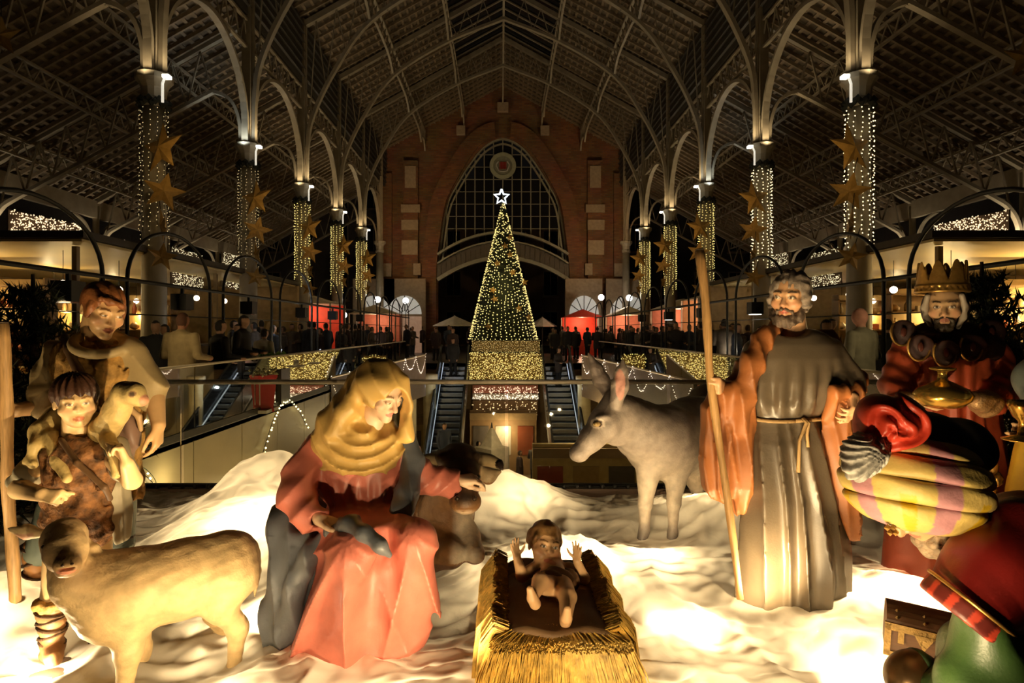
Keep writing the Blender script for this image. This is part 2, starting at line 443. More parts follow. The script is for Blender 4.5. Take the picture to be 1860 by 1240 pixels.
# pit walls with panels
def panels(name, x, sgn, y0, y1, n):
    w = struct(MB().box((x - 0.15 if sgn > 0 else x, y0, PZ), (x if sgn > 0 else x + 0.15, y1, -0.02)).build(name, mat('panel_joint', (0.16, 0.12, 0.07), 0.6)))
    step = (y1 - y0) / n; pm = MB().box((0, 0.012, 0), (0.02, step - 0.012, 4.86)).mesh('wall_panel')
    for i in range(n):
        link('panel', pm, m_wallc, w, (x if sgn > 0 else x - 0.02, y0 + i * step, PZ + 0.06))
    return w
panels('wall_pit_left', PX0, 1, PY0, PY1, 14); panels('wall_pit_right', PX1, -1, PY0, PY1, 14)
struct(MB().box((PX0, PY1, PZ), (PX1, PY1 + 0.2, -0.02)).build('wall_pit_back', mat('dim_backwall', (0.16, 0.10, 0.05), 0.7)))
struct(MB().box((PX0, PY0 - 0.2, PZ), (PX1, PY0, -0.3)).build('wall_pit_front', m_wallc))

# ---- roofs ------------------------------------------------------------
SL = 0.55
def zn(x): return 18.5 - SL * abs(x - XC)               # nave roof underside
Y0R, Y1R = 3.5, YW
def slope(name, xa, za, xb, zb, y0, y1, nb, rstep, skip=None):
    "one roof slope: sheet, tile battens along the hall and rafters down the slope"
    a = np.array([xa, 0, za]); b = np.array([xb, 0, zb]); t = (b - a); ln = np.linalg.norm(t); t = t / ln
    nn = np.array([t[2], 0, -t[0]]); nn = nn if nn[2] < 0 else -nn      # pointing down into the hall
    mb = MB(); v = [a + (0, y0, 0), b + (0, y0, 0), b + (0, y1, 0), a + (0, y1, 0)]
    up = -nn * 0.08
    mb.add(list(v) + [p + up for p in v], [(0,1,2,3),(7,6,5,4),(0,4,5,1),(1,5,6,2),(2,6,7,3),(3,7,4,0)])
    c = struct(mb.build(name, m_roof))
    ang = math.atan2(-t[2], t[0])
    bm = MB().box((-0.05, y0, -0.03), (0.05, y1, 0.03)).mesh('batten')
    for i in range(nb):
        p = a + t * ln * (i + 0.5) / nb + nn * 0.035
        link('batten', bm, m_batten, c, (p[0], 0, p[2]), (0, ang, 0))
    rm = MB().box((0, -0.035, -0.06), (ln, 0.035, 0.06)).mesh('rafter')
    y = y0 + 0.3
    while y < y1:
        p = a + nn * 0.11; link('rafter', rm, m_batten, c, (p[0], y, p[2]), (0, ang, 0)); y += rstep
    return c
slope('ceiling_nave_left', XC - 2.7, zn(XC + 2.7), XL - 0.2, zn(XL - 0.2), 8, Y1R, 18, 0.65)
slope('ceiling_nave_right', XC + 2.7, zn(XC + 2.7), XR + 0.2, zn(XR + 0.2), 8, Y1R, 18, 0.65)
slope('ceiling_ridge_left', XC, 18.5, XC - 2.7, zn(XC - 2.7), BAYS[5], Y1R, 9, 0.65)
slope('ceiling_ridge_right', XC, 18.5, XC + 2.7, zn(XC + 2.7), BAYS[5], Y1R, 9, 0.65)
slope('ceiling_aisle_left', XL - 0.1, 11.4, XL - 8.6, 6.65, Y0R, Y1R - 2, 30, 0.46)
slope('ceiling_aisle_right', XR + 0.1, 11.4, XR + 8.6, 6.65, Y0R, Y1R - 2, 30, 0.46)
# glazed lantern along the ridge
for s in (-1, 1):
    ln_ = struct(MB().add([(XC, 12, 18.7), (XC + s * 2.75, 12, 17.2), (XC + s * 2.75, BAYS[5], 17.2), (XC, BAYS[5], 18.7)], [(0, 1, 2, 3)]).build('ceiling_lantern_glazing', m_dkglass))
    bm = MB().beam((0, 0, 0), (s * 2.75, 0, -1.5), 0.06, 0.10, up=(0, 1, 0)).mesh('glazing_bar')
    y = 13.0
    while y < BAYS[5]: link('glazing_bar', bm, m_iron, ln_, (XC, y, 18.62)); y += 0.87
# ---- lattice girders: chords and single braces
brace_cache = {}
def lattice(name, parent, p0, p1, h, n, up=(0, 0, 1), w=0.07):
    "girder from p0 to p1 (bottom chord) with h between the chords; every brace its own piece"
    p0 = np.array(p0, float); p1 = np.array(p1, float); up = np.array(up, float)
    MB().beam(p0, p1, w * 1.6, w).build('chord', m_iron, parent); MB().beam(p0 + up * h, p1 + up * h, w * 1.6, w).build('chord', m_iron, parent)
    d = (p1 - p0) / n
    key = (tuple(np.round(d, 3)), h, tuple(np.round(up, 3)), w)
    if key not in brace_cache:
        brace_cache[key] = [MB().beam((0, 0, 0), d / 2 + up * h, w * .55, w * .55).mesh('brace'), MB().beam(d / 2 + up * h, d, w * .55, w * .55).mesh('brace')]
    for i in range(n):
        for me in brace_cache[key]: worldlink('brace', me, m_iron, parent, p0 + d * i)
rb_lbl = ['nearest', 'second', 'third', 'fourth', 'fifth', 'sixth', 'seventh']
def side(s): return (XL, -1, 'left') if s < 0 else (XR, 1, 'right')
for s in (-1, 1):
    x, sg, nm = side(s)
    for bi in range(len(BAYS) - 1):
        y0, y1 = BAYS[bi], BAYS[bi + 1]
        g = empty('lattice_girder', (x, y0, 10.4), 'iron lattice girder over the %s bay of the %s column row' % (rb_lbl[bi], nm), 'girder', 'lattice girders over the column rows')
        lattice('g', g, (x, y0, 10.4), (x, y1, 10.4), 0.85, 8)
        for u in (2.3, 4.6, 6.9):
            zz = 11.4 - SL * u - 0.72
            g = empty('purlin_girder', (x + sg * u, y0, zz), 'lattice purlin %s across the %s bay of the %s aisle roof' % ({2.3: 'high', 4.6: 'halfway', 6.9: 'low'}[u], rb_lbl[bi], nm), 'girder', 'lattice purlins of the aisle roofs')
            lattice('g', g, (x + sg * u, y0, zz), (x + sg * u, y1, zz), 0.50, 9, w=0.06)
# clerestory louvres above the aisle roof
for s in (-1, 1):
    x, sg, nm = side(s)
    w = struct(MB().box((x - 0.05, 8, 11.4), (x + 0.05, YW, 14.0)).build('wall_clerestory_' + nm, mat('clerestory_boards', (0.06, 0.05, 0.035), 0.8)))
    lm = MB().box((-0.04, 8, -0.05), (0.04, YW, 0.05)).mesh('louvre')
    for k in range(7): link('louvre', lm, m_dark, w, (x - sg * 0.09, 0, 11.7 + 0.34 * k), (0, 0.5 * sg, 0))
# nave purlins, arched between the trusses
for xo, zb in ((0, 16.75), (-2.7, 15.6), (2.7, 15.6), (-5.4, 13.95), (5.4, 13.95)):
    for bi in range(2, len(BAYS)):
        y0 = BAYS[bi]; y1 = BAYS[bi + 1] if bi + 1 < len(BAYS) else YW
        if y1 - y0 < 1: continue
        zr = zn(XC + xo) - 0.25
        g = empty('nave_purlin', (XC + xo, y0, zb), 'arched nave purlin %s in the %s bay' % ({0: 'along the ridge', -2.7: 'left of the ridge', 2.7: 'right of the ridge', -5.4: 'low on the left slope', 5.4: 'low on the right slope'}[xo], rb_lbl[bi]), 'purlin', 'arched purlins under the nave roof')
        q = np.linspace(0, 1, 13); rise = 0.55
        MB().ribbon([(XC + xo, y0 + (y1 - y0) * t, zb + rise * (1 - (2 * t - 1) ** 4)) for t in q], 0.10, 0.07, up=(1, 0, 0)).build('lower_chord', m_iron, g)
        if xo: MB().beam((XC + xo, y0, zr), (XC + xo, y1, zr), 0.12, 0.12).build('upper_chord', m_iron, g)
        n = 8
        for i in range(n):
            t = (i + 0.5) / n; za = zb + rise * (1 - (2 * t - 1) ** 4); t2 = min(1, t + 0.5 / n)
            if zr - za > 0.15: MB().beam((XC + xo, y0 + (y1 - y0) * t, za), (XC + xo, y0 + (y1 - y0) * t2, zr), 0.05, 0.05).build('brace', m_iron, g)

# ---- nave trusses with their great arches
def spline(pts, n=40):
    "Catmull-Rom through the points"
    P = [np.array(p, float) for p in pts]; P = [2 * P[0] - P[1]] + P + [2 * P[-1] - P[-2]]; out = []
    seg = len(P) - 3; per = max(2, n // seg)
    for i in range(seg):
        a, b, c, d = P[i:i + 4]
        for k in range(per):
            t = k / per; out.append(0.5 * ((2 * b) + (c - a) * t + (2 * a - 5 * b + 4 * c - d) * t * t + (3 * b - a - 3 * c + d) * t ** 3))
    out.append(P[-2]); return out
HALF = [(7.95, 7.35), (7.92, 8.8), (7.72, 10.05), (6.85, 11.9), (5.4, 13.92), (2.75, 15.6), (0, 16.72)]
for bi in range(1, len(BAYS) - 1):
    y = BAYS[bi]
    t = empty('nave_truss', (XC, y, 7.3), 'iron roof truss with pointed arch, %s from the viewer' % rb_lbl[bi], 'truss', 'arched trusses of the nave')
    for s in (-1, 1):
        pts = [(XC + s * px, y, z) for px, z in HALF]
        k = spline(pts[:-1] + [pts[-1]], 36)
        MB().ribbon(k, 0.20, 0.13).build('arch_rib', m_iron, t)
        ra, rb = np.array([XC + s * 0.1, y, zn(XC) - 0.28]), np.array([XC + s * 8.0, y, zn(XC + 8.0) - 0.28])
        MB().beam(ra, rb, 0.22, 0.22).build('rafter_chord', m_iron, t)
        for i in range(9):                                     # web between arch and rafter
            u0 = 0.6 + i * 0.82; u1 = u0 + 0.41
            za = np.interp(u0, [p[0] for p in HALF[::-1]], [p[1] for p in HALF[::-1]])
            MB().beam((XC + s * u0, y, za), (XC + s * u1, y, zn(XC + u1) - 0.3), 0.04, 0.04).build('web_strut', m_iron, t)
            MB().beam((XC + s * u1, y, zn(XC + u1) - 0.3), (XC + s * (u0 + 0.82), y, np.interp(u0 + 0.82, [p[0] for p in HALF[::-1]], [p[1] for p in HALF[::-1]])), 0.04, 0.04).build('web_strut', m_iron, t)

# ---- columns
shaft_prof = [(0.42, 0), (0.42, 0.35), (0.36, 0.4), (0.36, 1.1), (0.30, 1.2), (0.27, 1.4), (0.25, 4.2), (0.255, 4.25), (0.255, 4.35), (0.24, 4.4), (0.235, 6.62)]
cap_prof = [(0.24, 6.62), (0.28, 6.66), (0.28, 6.78), (0.25, 6.84), (0.27, 7.05), (0.33, 7.16), (0.40, 7.24), (0.40, 7.36), (0.30, 7.40)]
me_shaft = MB().lathe(shaft_prof, 20).mesh('shaft', True); me_cap = MB().lathe(cap_prof, 12).mesh('capital')
m_col = mat('cream_column_paint', (0.36, 0.31, 0.22), 0.45, var=0.12, vscale=2)
RIB = [(0.22, 7.4), (0.26, 8.1), (0.5, 8.72), (1.0, 9.02), (1.5, 8.86), (4.5, 7.22), (7.3, 5.72), (7.85, 5.32), (8.12, 4.8), (8.18, 4.2)]
arch_me = {}
def long_arch():
    n = 30; pts = []
    for i in range(n + 1):
        a = math.pi * i / n; h = 2.38
        pts.append((0, 2.6 - h * math.cos(a), 7.4 + 0.45 + 2.45 * math.sin(a) if 0 < i < n else 7.4))
    return MB().ribbon(pts, 0.20, 0.10, up=(1, 0, 0)).mesh('gallery_arch')
me_larch = long_arch()
for s in (-1, 1):
    x, sg, nm = side(s)
    rib_me = MB().ribbon(spline([(sg * u, 0, z) for u, z in RIB], 54), 0.16, 0.10).mesh('aisle_rib')
    for bi, y in enumerate(BAYS):
        c = empty('iron_column', (x, y, 0), 'tall cream iron column, %s from the viewer in the %s row' % (rb_lbl[bi], nm), 'column', 'columns of the %s row' % nm)
        link('shaft', me_shaft, m_col, c); link('capital', me_cap, m_col, c)
        MB().box((-0.13, -0.17, 7.36), (0.13, 0.17, 14.0)).build('upper_post', m_iron, c, world=False)
        MB().box((-0.19, -0.05, 7.36), (0.19, 0.05, 14.0)).build('post_flange', m_iron, c, world=False)
        link('aisle_rib', rib_me, m_iron, c)
        if bi + 1 < len(BAYS): link('gallery_arch', me_larch, m_iron, c)
        # rafter chord and web over the aisle rib
        MB().beam((0.1 * sg, 0, 11.2), (8.4 * sg, 0, 11.2 - SL * 8.4), 0.16, 0.16).build('rafter_chord', m_iron, c, world=False)
        for i in range(8):
            u0 = 1.1 + i * 0.85; z0 = np.interp(u0, [r[0] for r in RIB[3:]], [r[1] for r in RIB[3:]])
            MB().beam((sg * u0, 0, z0), (sg * (u0 + 0.42), 0, 11.15 - SL * (u0 + 0.42)), 0.05, 0.05).build('web_strut', m_iron, c, world=False)
            z1 = np.interp(u0 + .85, [r[0] for r in RIB[3:]], [r[1] for r in RIB[3:]])
            MB().beam((sg * (u0 + .42), 0, 11.15 - SL * (u0 + .42)), (sg * (u0 + .85), 0, z1), 0.05, 0.05).build('web_strut', m_iron, c, world=False)
        oc = empty('outer_column', (x + sg * 8.3, y, 0), 'slender outer column of the %s aisle, %s from the viewer' % (nm, rb_lbl[bi]), 'column', 'outer columns of the aisles')
        MB().lathe([(0.2, 0), (0.2, 0.8), (0.15, 0.9), (0.14, 4.1), (0.2, 4.25), (0.2, 4.4), (0.12, 4.45), (0.12, 6.5)], 14).build('shaft', m_col, oc, True, world=False)
        a = [(0, -0.12, 4.4), (0, -0.25, 5.1), (0, -0.7, 5.75), (0, -1.4, 6.0)]
        MB().ribbon(spline(a, 14), 0.12, 0.07, up=(1, 0, 0)).build('bracket', m_iron, oc, world=False)
        MB().ribbon(spline([(p[0], -p[1], p[2]) for p in a], 14), 0.12, 0.07, up=(1, 0, 0)).build('bracket', m_iron, oc, world=False)
    # eaves fascia of the aisle
    struct(MB().box((x + sg * 8.3 - 0.1, 3.5, 6.0), (x + sg * 8.3 + 0.1, 40, 6.7)).build('trim_eaves_' + nm, m_iron))
    # dark street beyond the aisle
    struct(MB().box((x + sg * 13 - 0.1, 0, 0), (x + sg * 13 + 0.1, 60, 11)).build('wall_street_' + nm, mat('night_facade', (0.035, 0.028, 0.022), 0.9)))

# ---- brick end wall with the great arched window
AR = [(4.54, 0.0), (4.54, 5.7), (4.35, 7.6), (3.93, 10.2), (3.13, 11.85), (1.98, 13.6), (1.07, 14.5), (0.0, 14.9)]
ARs = [tuple(p[[0, 2]]) for p in spline([(a, 0, b) for a, b in AR[1:]] + [(-1.07, 0, 14.5)], 42) if p[0] >= -1e-6]
def endwall():
    mb = MB(); out = [(AR[0][0], 0.0)] + ARs
    for s in (-1, 1):
        for i in range(len(out) - 1):
            (xa, za), (xb, zb_) = out[i], out[i + 1]
            oa, ob = (8.3, za), (8.3, zb_)
            if i == len(out) - 2: pass
            v = []
            for yy in (YW, YW + 0.6):
                v += [(XC + s * xa, yy, za), (XC + s * 8.3, yy, za), (XC + s * 8.3, yy, zb_), (XC + s * xb, yy, zb_)]
            mb.add(v, [(0, 1, 2, 3), (7, 6, 5, 4), (0, 3, 7, 4)])
    g = 14.9
    mb.add([(XC - 8.3, YW, g), (XC + 8.3, YW, g), (XC + 8.3, YW, 14.05), (XC, YW, 18.6), (XC - 8.3, YW, 14.05)], [(4, 3, 2, 1, 0)]) if False else None
    mb.add([(XC - 6.6, YW, g), (XC + 6.6, YW, g), (XC, YW, 18.6)], [(0, 1, 2)])
    return mb
struct(endwall().build('wall_end', m_brick))
ew = empty('trim_end_wall', (XC, YW, 0), kind='structure')
# projecting arch ring, pilasters, corbels and stone blocks
for s in (-1, 1):
    ring = [(XC + s * (a + 0.55), YW - 0.15, b + 0.45 * max(0, (b - 9) / 6)) for a, b in [(4.54, 0)] + ARs]
    MB().ribbon(ring, 0.3, 1.0).build('arch_ring', m_brick, ew)
    for px, w, h in ((6.35, 1.0, 13.2), (8.0, 0.7, 12.3)):
        MB().box((XC + s * px - w / 2, YW - 0.35, 0), (XC + s * px + w / 2, YW, h)).build('pilaster', m_brick, ew)
    for px, z, w, h in ((6.35, 9.6, 1.3, 0.55), (6.4, 8.4, 1.15, 0.7), (6.4, 6.7, 1.1, 1.0), (6.35, 11.3, 0.75, 1.5), (8.0, 5.2, .7, .9), (5.9, 5.3, .5, .8)):
        MB().box((XC + s * px - w / 2, YW - 0.45, z), (XC + s * px + w / 2, YW - 0.30, z + h)).build('stone_block', m_stone, ew)
    MB().box((XC + s * 2.9 - 0.30, YW - 0.35, 15.0), (XC + s * 2.9 + 0.30, YW, 15.6)).build('corbel', m_stone, ew)
MB().box((XC - 0.38, YW - 0.35, 16.6), (XC + 0.38, YW, 17.2)).build('corbel', m_stone, ew)
# the window: double frame, mullions, transoms and panes
wn = empty('window_1', (XC, YW, 5), kind='structure')
m_frame = mat('green_grey_frame', (0.30, 0.29, 0.21), 0.5)
def arch_at(z): return float(np.interp(z, [b for a, b in ARs], [a for a, b in ARs]))
full = [(XC - a, YW + 0.3, b) for a, b in ARs] + [(XC + a, YW + 0.3, b) for a, b in ARs[::-1]][1:]
MB().ribbon(full, 0.2, 0.22).build('outer_frame', m_frame, wn)
inn = [(XC - a * 0.94, YW + 0.3, b * 0.97 + 0.05) for a, b in ARs] + [(XC + a * 0.94, YW + 0.3, b * 0.97 + 0.05) for a, b in ARs[::-1]][1:]
MB().ribbon(inn, 0.12, 0.12).build('inner_frame', m_frame, wn)
ck = lambda x: 8.25 - 0.075 * x * x                       # crown of the canopy
for i in range(-6, 7):
    x = i * 0.65; zt = max([b for a, b in ARs if a >= abs(x)], default=14.6)
    MB().box((XC + x - 0.035, YW + 0.25, ck(x)), (XC + x + 0.035, YW + 0.36, zt)).build('mullion', m_frame, wn)
for k in range(7):
    z = 8.6 + 0.86 * k; a = arch_at(z) * 0.95
    MB().box((XC - a, YW + 0.27, z - 0.022), (XC + a, YW + 0.33, z + 0.022)).build('transom', m_frame, wn)
pane = MB().box((0.02, 0, 0.02), (0.63, 0.015, 0.84)).mesh('pane')
for k in range(7):
    for i in range(-7, 7):
        z = 8.6 + 0.86 * k; x = i * 0.65
        if max(abs(x), abs(x + 0.65)) < arch_at(z + 0.8) * 1.0: link('pane', pane, m_dkglass, wn, (x, 0.31, z - 5))
for kk, th in ((0.0, 0.16), (-0.62, 0.10), (-1.75, 0.25)):          # curved canopy bands
    MB().ribbon([(XC + x, YW - 0.3, ck(x) + kk) for x in np.linspace(-4.5, 4.5, 25)], 0.4, th).build('canopy_band', m_frame, wn)
mbk = MB().box((-0.16, 0, 0), (0.16, 0.06, 1.0)).mesh('canopy_slat')
for i in range(-13, 14):
    x = i * 0.34; link('canopy_slat', mbk, mat('canopy_boards', (0.12, 0.10, 0.07), 0.7), wn, (x, -0.2, ck(x) - 1.68 - 5))
# crest roundel
rd = empty('crest_roundel', (XC, YW, 13.0), 'round pale green crest with red and grey coat of arms in the arched window', 'crest')
def disc(name, r0, r1, y, m, n=36):
    mb = MB(); v = []; 
    for k in range(n):
        a = 2 * math.pi * k / n
        for r, yy in ((r0, y), (r1, y), (r1, y + 0.1), (r0, y + 0.1)): v.append((XC + r * math.cos(a), yy, 12.95 + r * math.sin(a)))
    f = []
    for k in range(n):
        for j in range(4): f.append((4*k+j, 4*k+(j+1)%4, 4*((k+1)%n)+(j+1)%4, 4*((k+1)%n)+j))
    return mb.add(v, f).build(name, m, rd)
disc('rim', 0.66, 0.92, YW + 0.05, mat('pale_green_enamel', (0.40, 0.42, 0.29), 0.5)); disc('disc', 0.02, 0.68, YW + 0.12, mat('grey_green_enamel', (0.26, 0.27, 0.20), 0.5))
for i in range(-2, 3): MB().box((XC + i * 0.10 - 0.035, YW + 0.04, 12.72), (XC + i * 0.10 + 0.035, YW + 0.12, 13.20)).build('red_pale', mat('crest_red', (0.36, 0.03, 0.02), 0.5), rd)
for s in (-1, 1):
    MB().tube(spline([(XC + s * .30, YW + .07, 13.25), (XC + s * .45, YW + .07, 13.0), (XC + s * .30, YW + .07, 12.62)], 10), 0.05, 6).build('laurel', mat('crest_silver', (0.5, 0.5, 0.45), 0.4), rd)
MB().tube([(XC - .33, YW + .07, 12.60), (XC, YW + .07, 12.54), (XC + .33, YW + .07, 12.60)], 0.045, 6).build('ribbon', mat('crest_silver', (0.5, 0.5, 0.45)), rd)
# building across the street seen under the arch, and the facade past the left aisle
def facade(name, x0, x1, y, h, m, wins, fr):
    w = struct(MB().box((x0, y, 0), (x1, y + 0.4, h)).build(name, m))
    for (wx, wz, ww, wh) in wins:
        MB().box((wx - ww / 2 - .12, y - 0.10, wz - .12), (wx + ww / 2 + .12, y, wz + wh + .12)).build('window_surround', fr, w, world=True)
        MB().box((wx - ww / 2, y - 0.12, wz), (wx - 0.04, y - 0.08, wz + wh)).build('window_leaf', m_dkglass, w); MB().box((wx + 0.04, y - 0.12, wz), (wx + ww / 2, y - 0.08, wz + wh)).build('window_leaf', m_dkglass, w)
        MB().box((wx - ww / 2 - .2, y - 0.5, wz - .25), (wx + ww / 2 + .2, y, wz - .12)).build('balcony_slab', fr, w)
m_fac = mat('ochre_facade', (0.20, 0.14, 0.085), 0.85, var=0.2, vscale=0.8); m_fr = mat('stone_surround', (0.26, 0.20, 0.13), 0.8)
facade('wall_facade_back', -9, 9, 60, 16, m_fac, [(-4.7 + 3.2 * i, z, 1.3, 2.3) for i in range(4) for z in (1.0, 5.0, 9.0)], m_fr)
facade('wall_facade_left', -27, -9.2, 52, 16, mat('grey_facade', (0.15, 0.125, 0.10), 0.85), [(-22.5 + 2.9 * i, z, 1.2, 2.2) for i in range(5) for z in (4.2, 8.3, 12.0)], m_fr)
facade('wall_facade_right', 9.5, 27, 52, 16, mat('dark_facade', (0.06, 0.05, 0.04), 0.85), [(11.5 + 2.9 * i, z, 1.2, 2.2) for i in range(5) for z in (4.2, 8.3)], m_fr)
# arcade shopfronts with fanlights beside the end wall
for k, (wx, wd) in enumerate(((-8.6, 1.15), (-6.5, 1.15), (5.6, 1.0), (8.6, 1.25))):
    f = empty('window_%d' % (k + 2), (wx, 40.8, 0), kind='structure')
    MB().box((wx - wd - .25, 40.9, 0), (wx + wd + .25, 41.2, 5.0)).build('surround', m_stone, f)
    n = 14; v = [(wx, 40.85, 2.6)] + [(wx + wd * math.cos(math.pi * i / n), 40.85, 2.6 + 1.25 * math.sin(math.pi * i / n)) for i in range(n + 1)]
    MB().add(v + [(a, 40.88, c) for a, b, c in v], [(0, i + 1, i + 2) for i in range(n)]).build('fanlight', glow('lit_fanlight', (0.75, 0.72, 0.62), 0.32), f)
    for i in range(1, 6):
        a = math.pi * i / 6; MB().beam((wx + .2 * math.cos(a), 40.82, 2.6 + .2 * math.sin(a)), (wx + wd * math.cos(a), 40.82, 2.6 + 1.25 * math.sin(a)), 0.05, 0.05).build('glazing_bar', m_dark, f)
    MB().box((wx - wd, 40.82, 0), (wx + wd, 40.86, 2.45)).build('shop_glass', glow('lit_shop', (0.9, 0.45, 0.25), 0.18), f)
# ---------------------------------------------------------------- decorations and life in the hall
rng = random.Random(11)
def bulbs(mb, pts, r):
    for p in pts: mb.octa(p, r)
m_bulb = glow('warm_bulb', (1.0, 0.78, 0.40), 3.0)
m_bulbd = glow('dim_warm_bulb', (1.0, 0.72, 0.32), 1.0)
m_bulbg = glow('golden_bulb', (1.0, 0.74, 0.22), 1.5)
m_bulbw = glow('white_bulb', (1.0, 0.86, 0.62), 9.0)
m_wire = mat('black_cable', (0.012, 0.011, 0.010), 0.6)
m_star = mat('gold_paper_star', (0.46, 0.27, 0.07), 0.55, var=0.15)
# ---- light drapes, stars and lamps on the columns
def star_mesh(name, R=1.0, r=0.42, t=0.22):
    v = [(0, -t, 0), (0, t, 0)]; f = []
    for k in range(10):
        a = math.pi / 2 + k * math.pi / 5; q = R if k % 2 == 0 else r; v.append((q * math.cos(a), 0, q * math.sin(a)))
    for k in range(10): f += [(0, 2 + (k + 1) % 10, 2 + k), (1, 2 + k, 2 + (k + 1) % 10)]
    return mesh_from(name, v, f)
me_star = star_mesh('star')
ordn = ['nearest', 'second', 'third', 'fourth', 'fifth', 'sixth', 'seventh']
for s in (-1, 1):
    x, sg, nm = side(s)
    for bi in range(1, 6):
        y = BAYS[bi]
        dr = empty('light_drape', (x, y, 6.6), 'string-light drape wrapped round the %s column of the %s row' % (ordn[bi - 1], nm), 'lights', 'light drapes on the columns')
        mb = MB(); wr = MB(); n = 12
        for k in range(n):
            a = 2 * math.pi * k / n + 0.2; L = 3.1 + 0.25 * math.sin(k * 2.3)
            if s < 0 and bi <= 2 : L *= 0.95
            cx, cy = x + 0.30 * math.cos(a), y + 0.30 * math.sin(a)
            wr.tube([(cx, cy, 6.6), (cx, cy, 6.6 - L)], 0.004, 3, False)
            st = 0.105 if bi == 1 else 0.10
            z = 6.55 - 0.05 * (k % 2)
            while z > 6.6 - L:
                mb.octa((cx + rng.uniform(-.02, .02), cy + rng.uniform(-.02, .02), z), (0.011 if s < 0 and bi < 3 else 0.017) + 0.0012 * bi); z -= st * rng.uniform(.8, 1.25)
        tag(mb.build('bulbs', (m_bulbd if s < 0 else m_bulb) if bi < 3 else m_bulbg, dr), kind='stuff'); tag(wr.build('wires', m_wire, dr), kind='stuff')
        col_r = MB(); 
        for k in range(26):
            a = 2 * math.pi * k / 26; col_r.octa((x + 0.30 * math.cos(a), y + 0.30 * math.sin(a), 6.66 + 0.05 * (k % 3)), 0.10)
        tag(col_r.build('garland_collar', mat('dark_garland', (0.012, 0.014, 0.010), 0.8), dr), kind='stuff')
        # gold stars hanging on the nave side of the column
        for j, (dz, R, rz, dx) in enumerate(((-1.02, 0.62, 0.35, 0.42), (-2.0, 0.46, -0.5, 0.46), (-2.75, 0.40, 0.9, 0.44), (-3.45, 0.34, -0.2, 0.42))):
            if bi > 3 and j == 3: continue
            so = empty('gold_star', (x - sg * dx, y - 0.42, 6.6 + dz), 'folded gold star, %s of the string on the %s %s-row column' % (('top', 'second', 'third', 'lowest')[j], ordn[bi - 1], nm), 'star', 'gold stars on the columns')
            so.rotation_euler = (0.12 * (j - 1), 0.3 * (j % 2) - 0.1, rz * sg)
            link('star_body', me_star, m_star, so, scale=(R, R * 0.8, R))
            MB().tube([(0, 0, R * 0.9), (0, 0, R * 0.9 + 0.35)], 0.008, 4).build('hanging_cord', m_wire, so, world=False)
        # capital lamp bracket
        lb = empty('bracket_lamp', (x - sg * 0.36, y - 0.30, 6.95), 'small white floodlight bracket on the capital of the %s %s-row column' % (ordn[bi - 1], nm), 'lamp', 'capital floodlights')
        MB().tube([(0, 0, -0.30), (0, 0, 0.12), (-sg * 0.05, -0.02, 0.22), (-sg * 0.16, -0.05, 0.26)], 0.030, 8).build('neck', glow('lamp_neck', (1.0, 0.92, 0.75), 0.7), lb, world=False)
        MB().box((-0.09 - sg * 0.14, -0.12, 0.22), (0.05 - sg * 0.14, 0.04, 0.29)).build('head', glow('lamp_head', (1.0, 0.95, 0.82), 4.0), lb, world=False)
        c = (0.80, 0.92, 1.0) if (bi == 2 and s < 0 or (bi == 3 and s > 0)) else (1.0, 0.78, 0.48)
        for yy in (-0.52, 0.52):
            l = lamp('capital_uplight', (x - sg * 0.02, y + yy * 1.1, 7.2), 26 if bi == 1 else 46, c, 0.06, 'SPOT', spot=2.2); l.rotation_euler = (math.pi + 0.1 * yy, 0, 0)
        l = lamp('nave_uplight', (x - sg * 0.55, y - 0.1, 7.3), 55 if bi == 1 else 90, (1.0, 0.80, 0.50), 0.08, 'SPOT', spot=2.4); l.rotation_euler = (math.pi, -0.25 * sg, 0)
        lamp('drape_glow', (x - sg * 1.0, y - 1.3, 5.2), 9, (1.0, 0.66, 0.26), 0.10)
for s in (-1, 1):
    x, sg, nm = side(s)
    for bi in range(0, 6):
        l = lamp('aisle_uplight', (x + sg * 7.75, BAYS[bi] - 0.25, 4.35), 75, (1.0, 0.84, 0.60), 0.05, 'SPOT', spot=2.5); l.rotation_euler = (math.pi, 0.35 * sg, 0)
# ---- christmas tree
to = empty('christmas_tree', (0.0, 33.0, 0.0), 'tall lit christmas tree with gold lights below the arched window', 'tree')
TX, TY = 0.12, 33.0
def treef(P):
    z = P[:, 2]; r = np.sqrt((P[:, 0] - f32(TX)) ** 2 + (P[:, 1] - f32(TY)) ** 2)
    R = np.clip((8.55 - z) / 7.6, 0, 1) * 1.85 * (1 - 0.0) + 0.02
    return ((r - R * 0.93) * 0.9 - 0.06 * sn(P, 16, 2) - 0.10 * np.sin(z * 9 + 2 * np.arctan2(P[:, 0] - f32(TX), P[:, 1] - f32(TY))).astype(f32) * np.clip(R, 0, .6)).astype(f32) if False else np.maximum((r - R * 0.93) * 0.9 - 0.07 * sn(P, 16, 2), 0.9 - z).astype(f32)
sculpt('foliage', treef, (-2.3, 30.7, 0.5), (2.5, 35.3, 9), 0.06, mat('fir_green', (0.012, 0.018, 0.007), 0.85, var=0.5, vscale=12, bump=0.8, bscale=14, bdist=0.08), to, band=8)
MB().lathe([(0.16, 0), (0.14, 1.2)], 10, (TX, TY, 0)).build('trunk', mat('bark', (0.05, 0.03, 0.02), 0.9), to)
lb = MB(); 
for k in range(46):
    a = 2 * math.pi * k / 46
    t = 0.0
    while t < 1:
        z = 1.05 + 7.45 * t; R = (8.55 - z) / 7.6 * 1.88 + 0.03
        if rng.random() < 0.30 + 0.75 * (R / 1.9): lb.octa((TX + R * math.cos(a + rng.uniform(-.03, .03)), TY + R * math.sin(a), z), rng.uniform(.022, .042))
        t += rng.uniform(.013, .028)
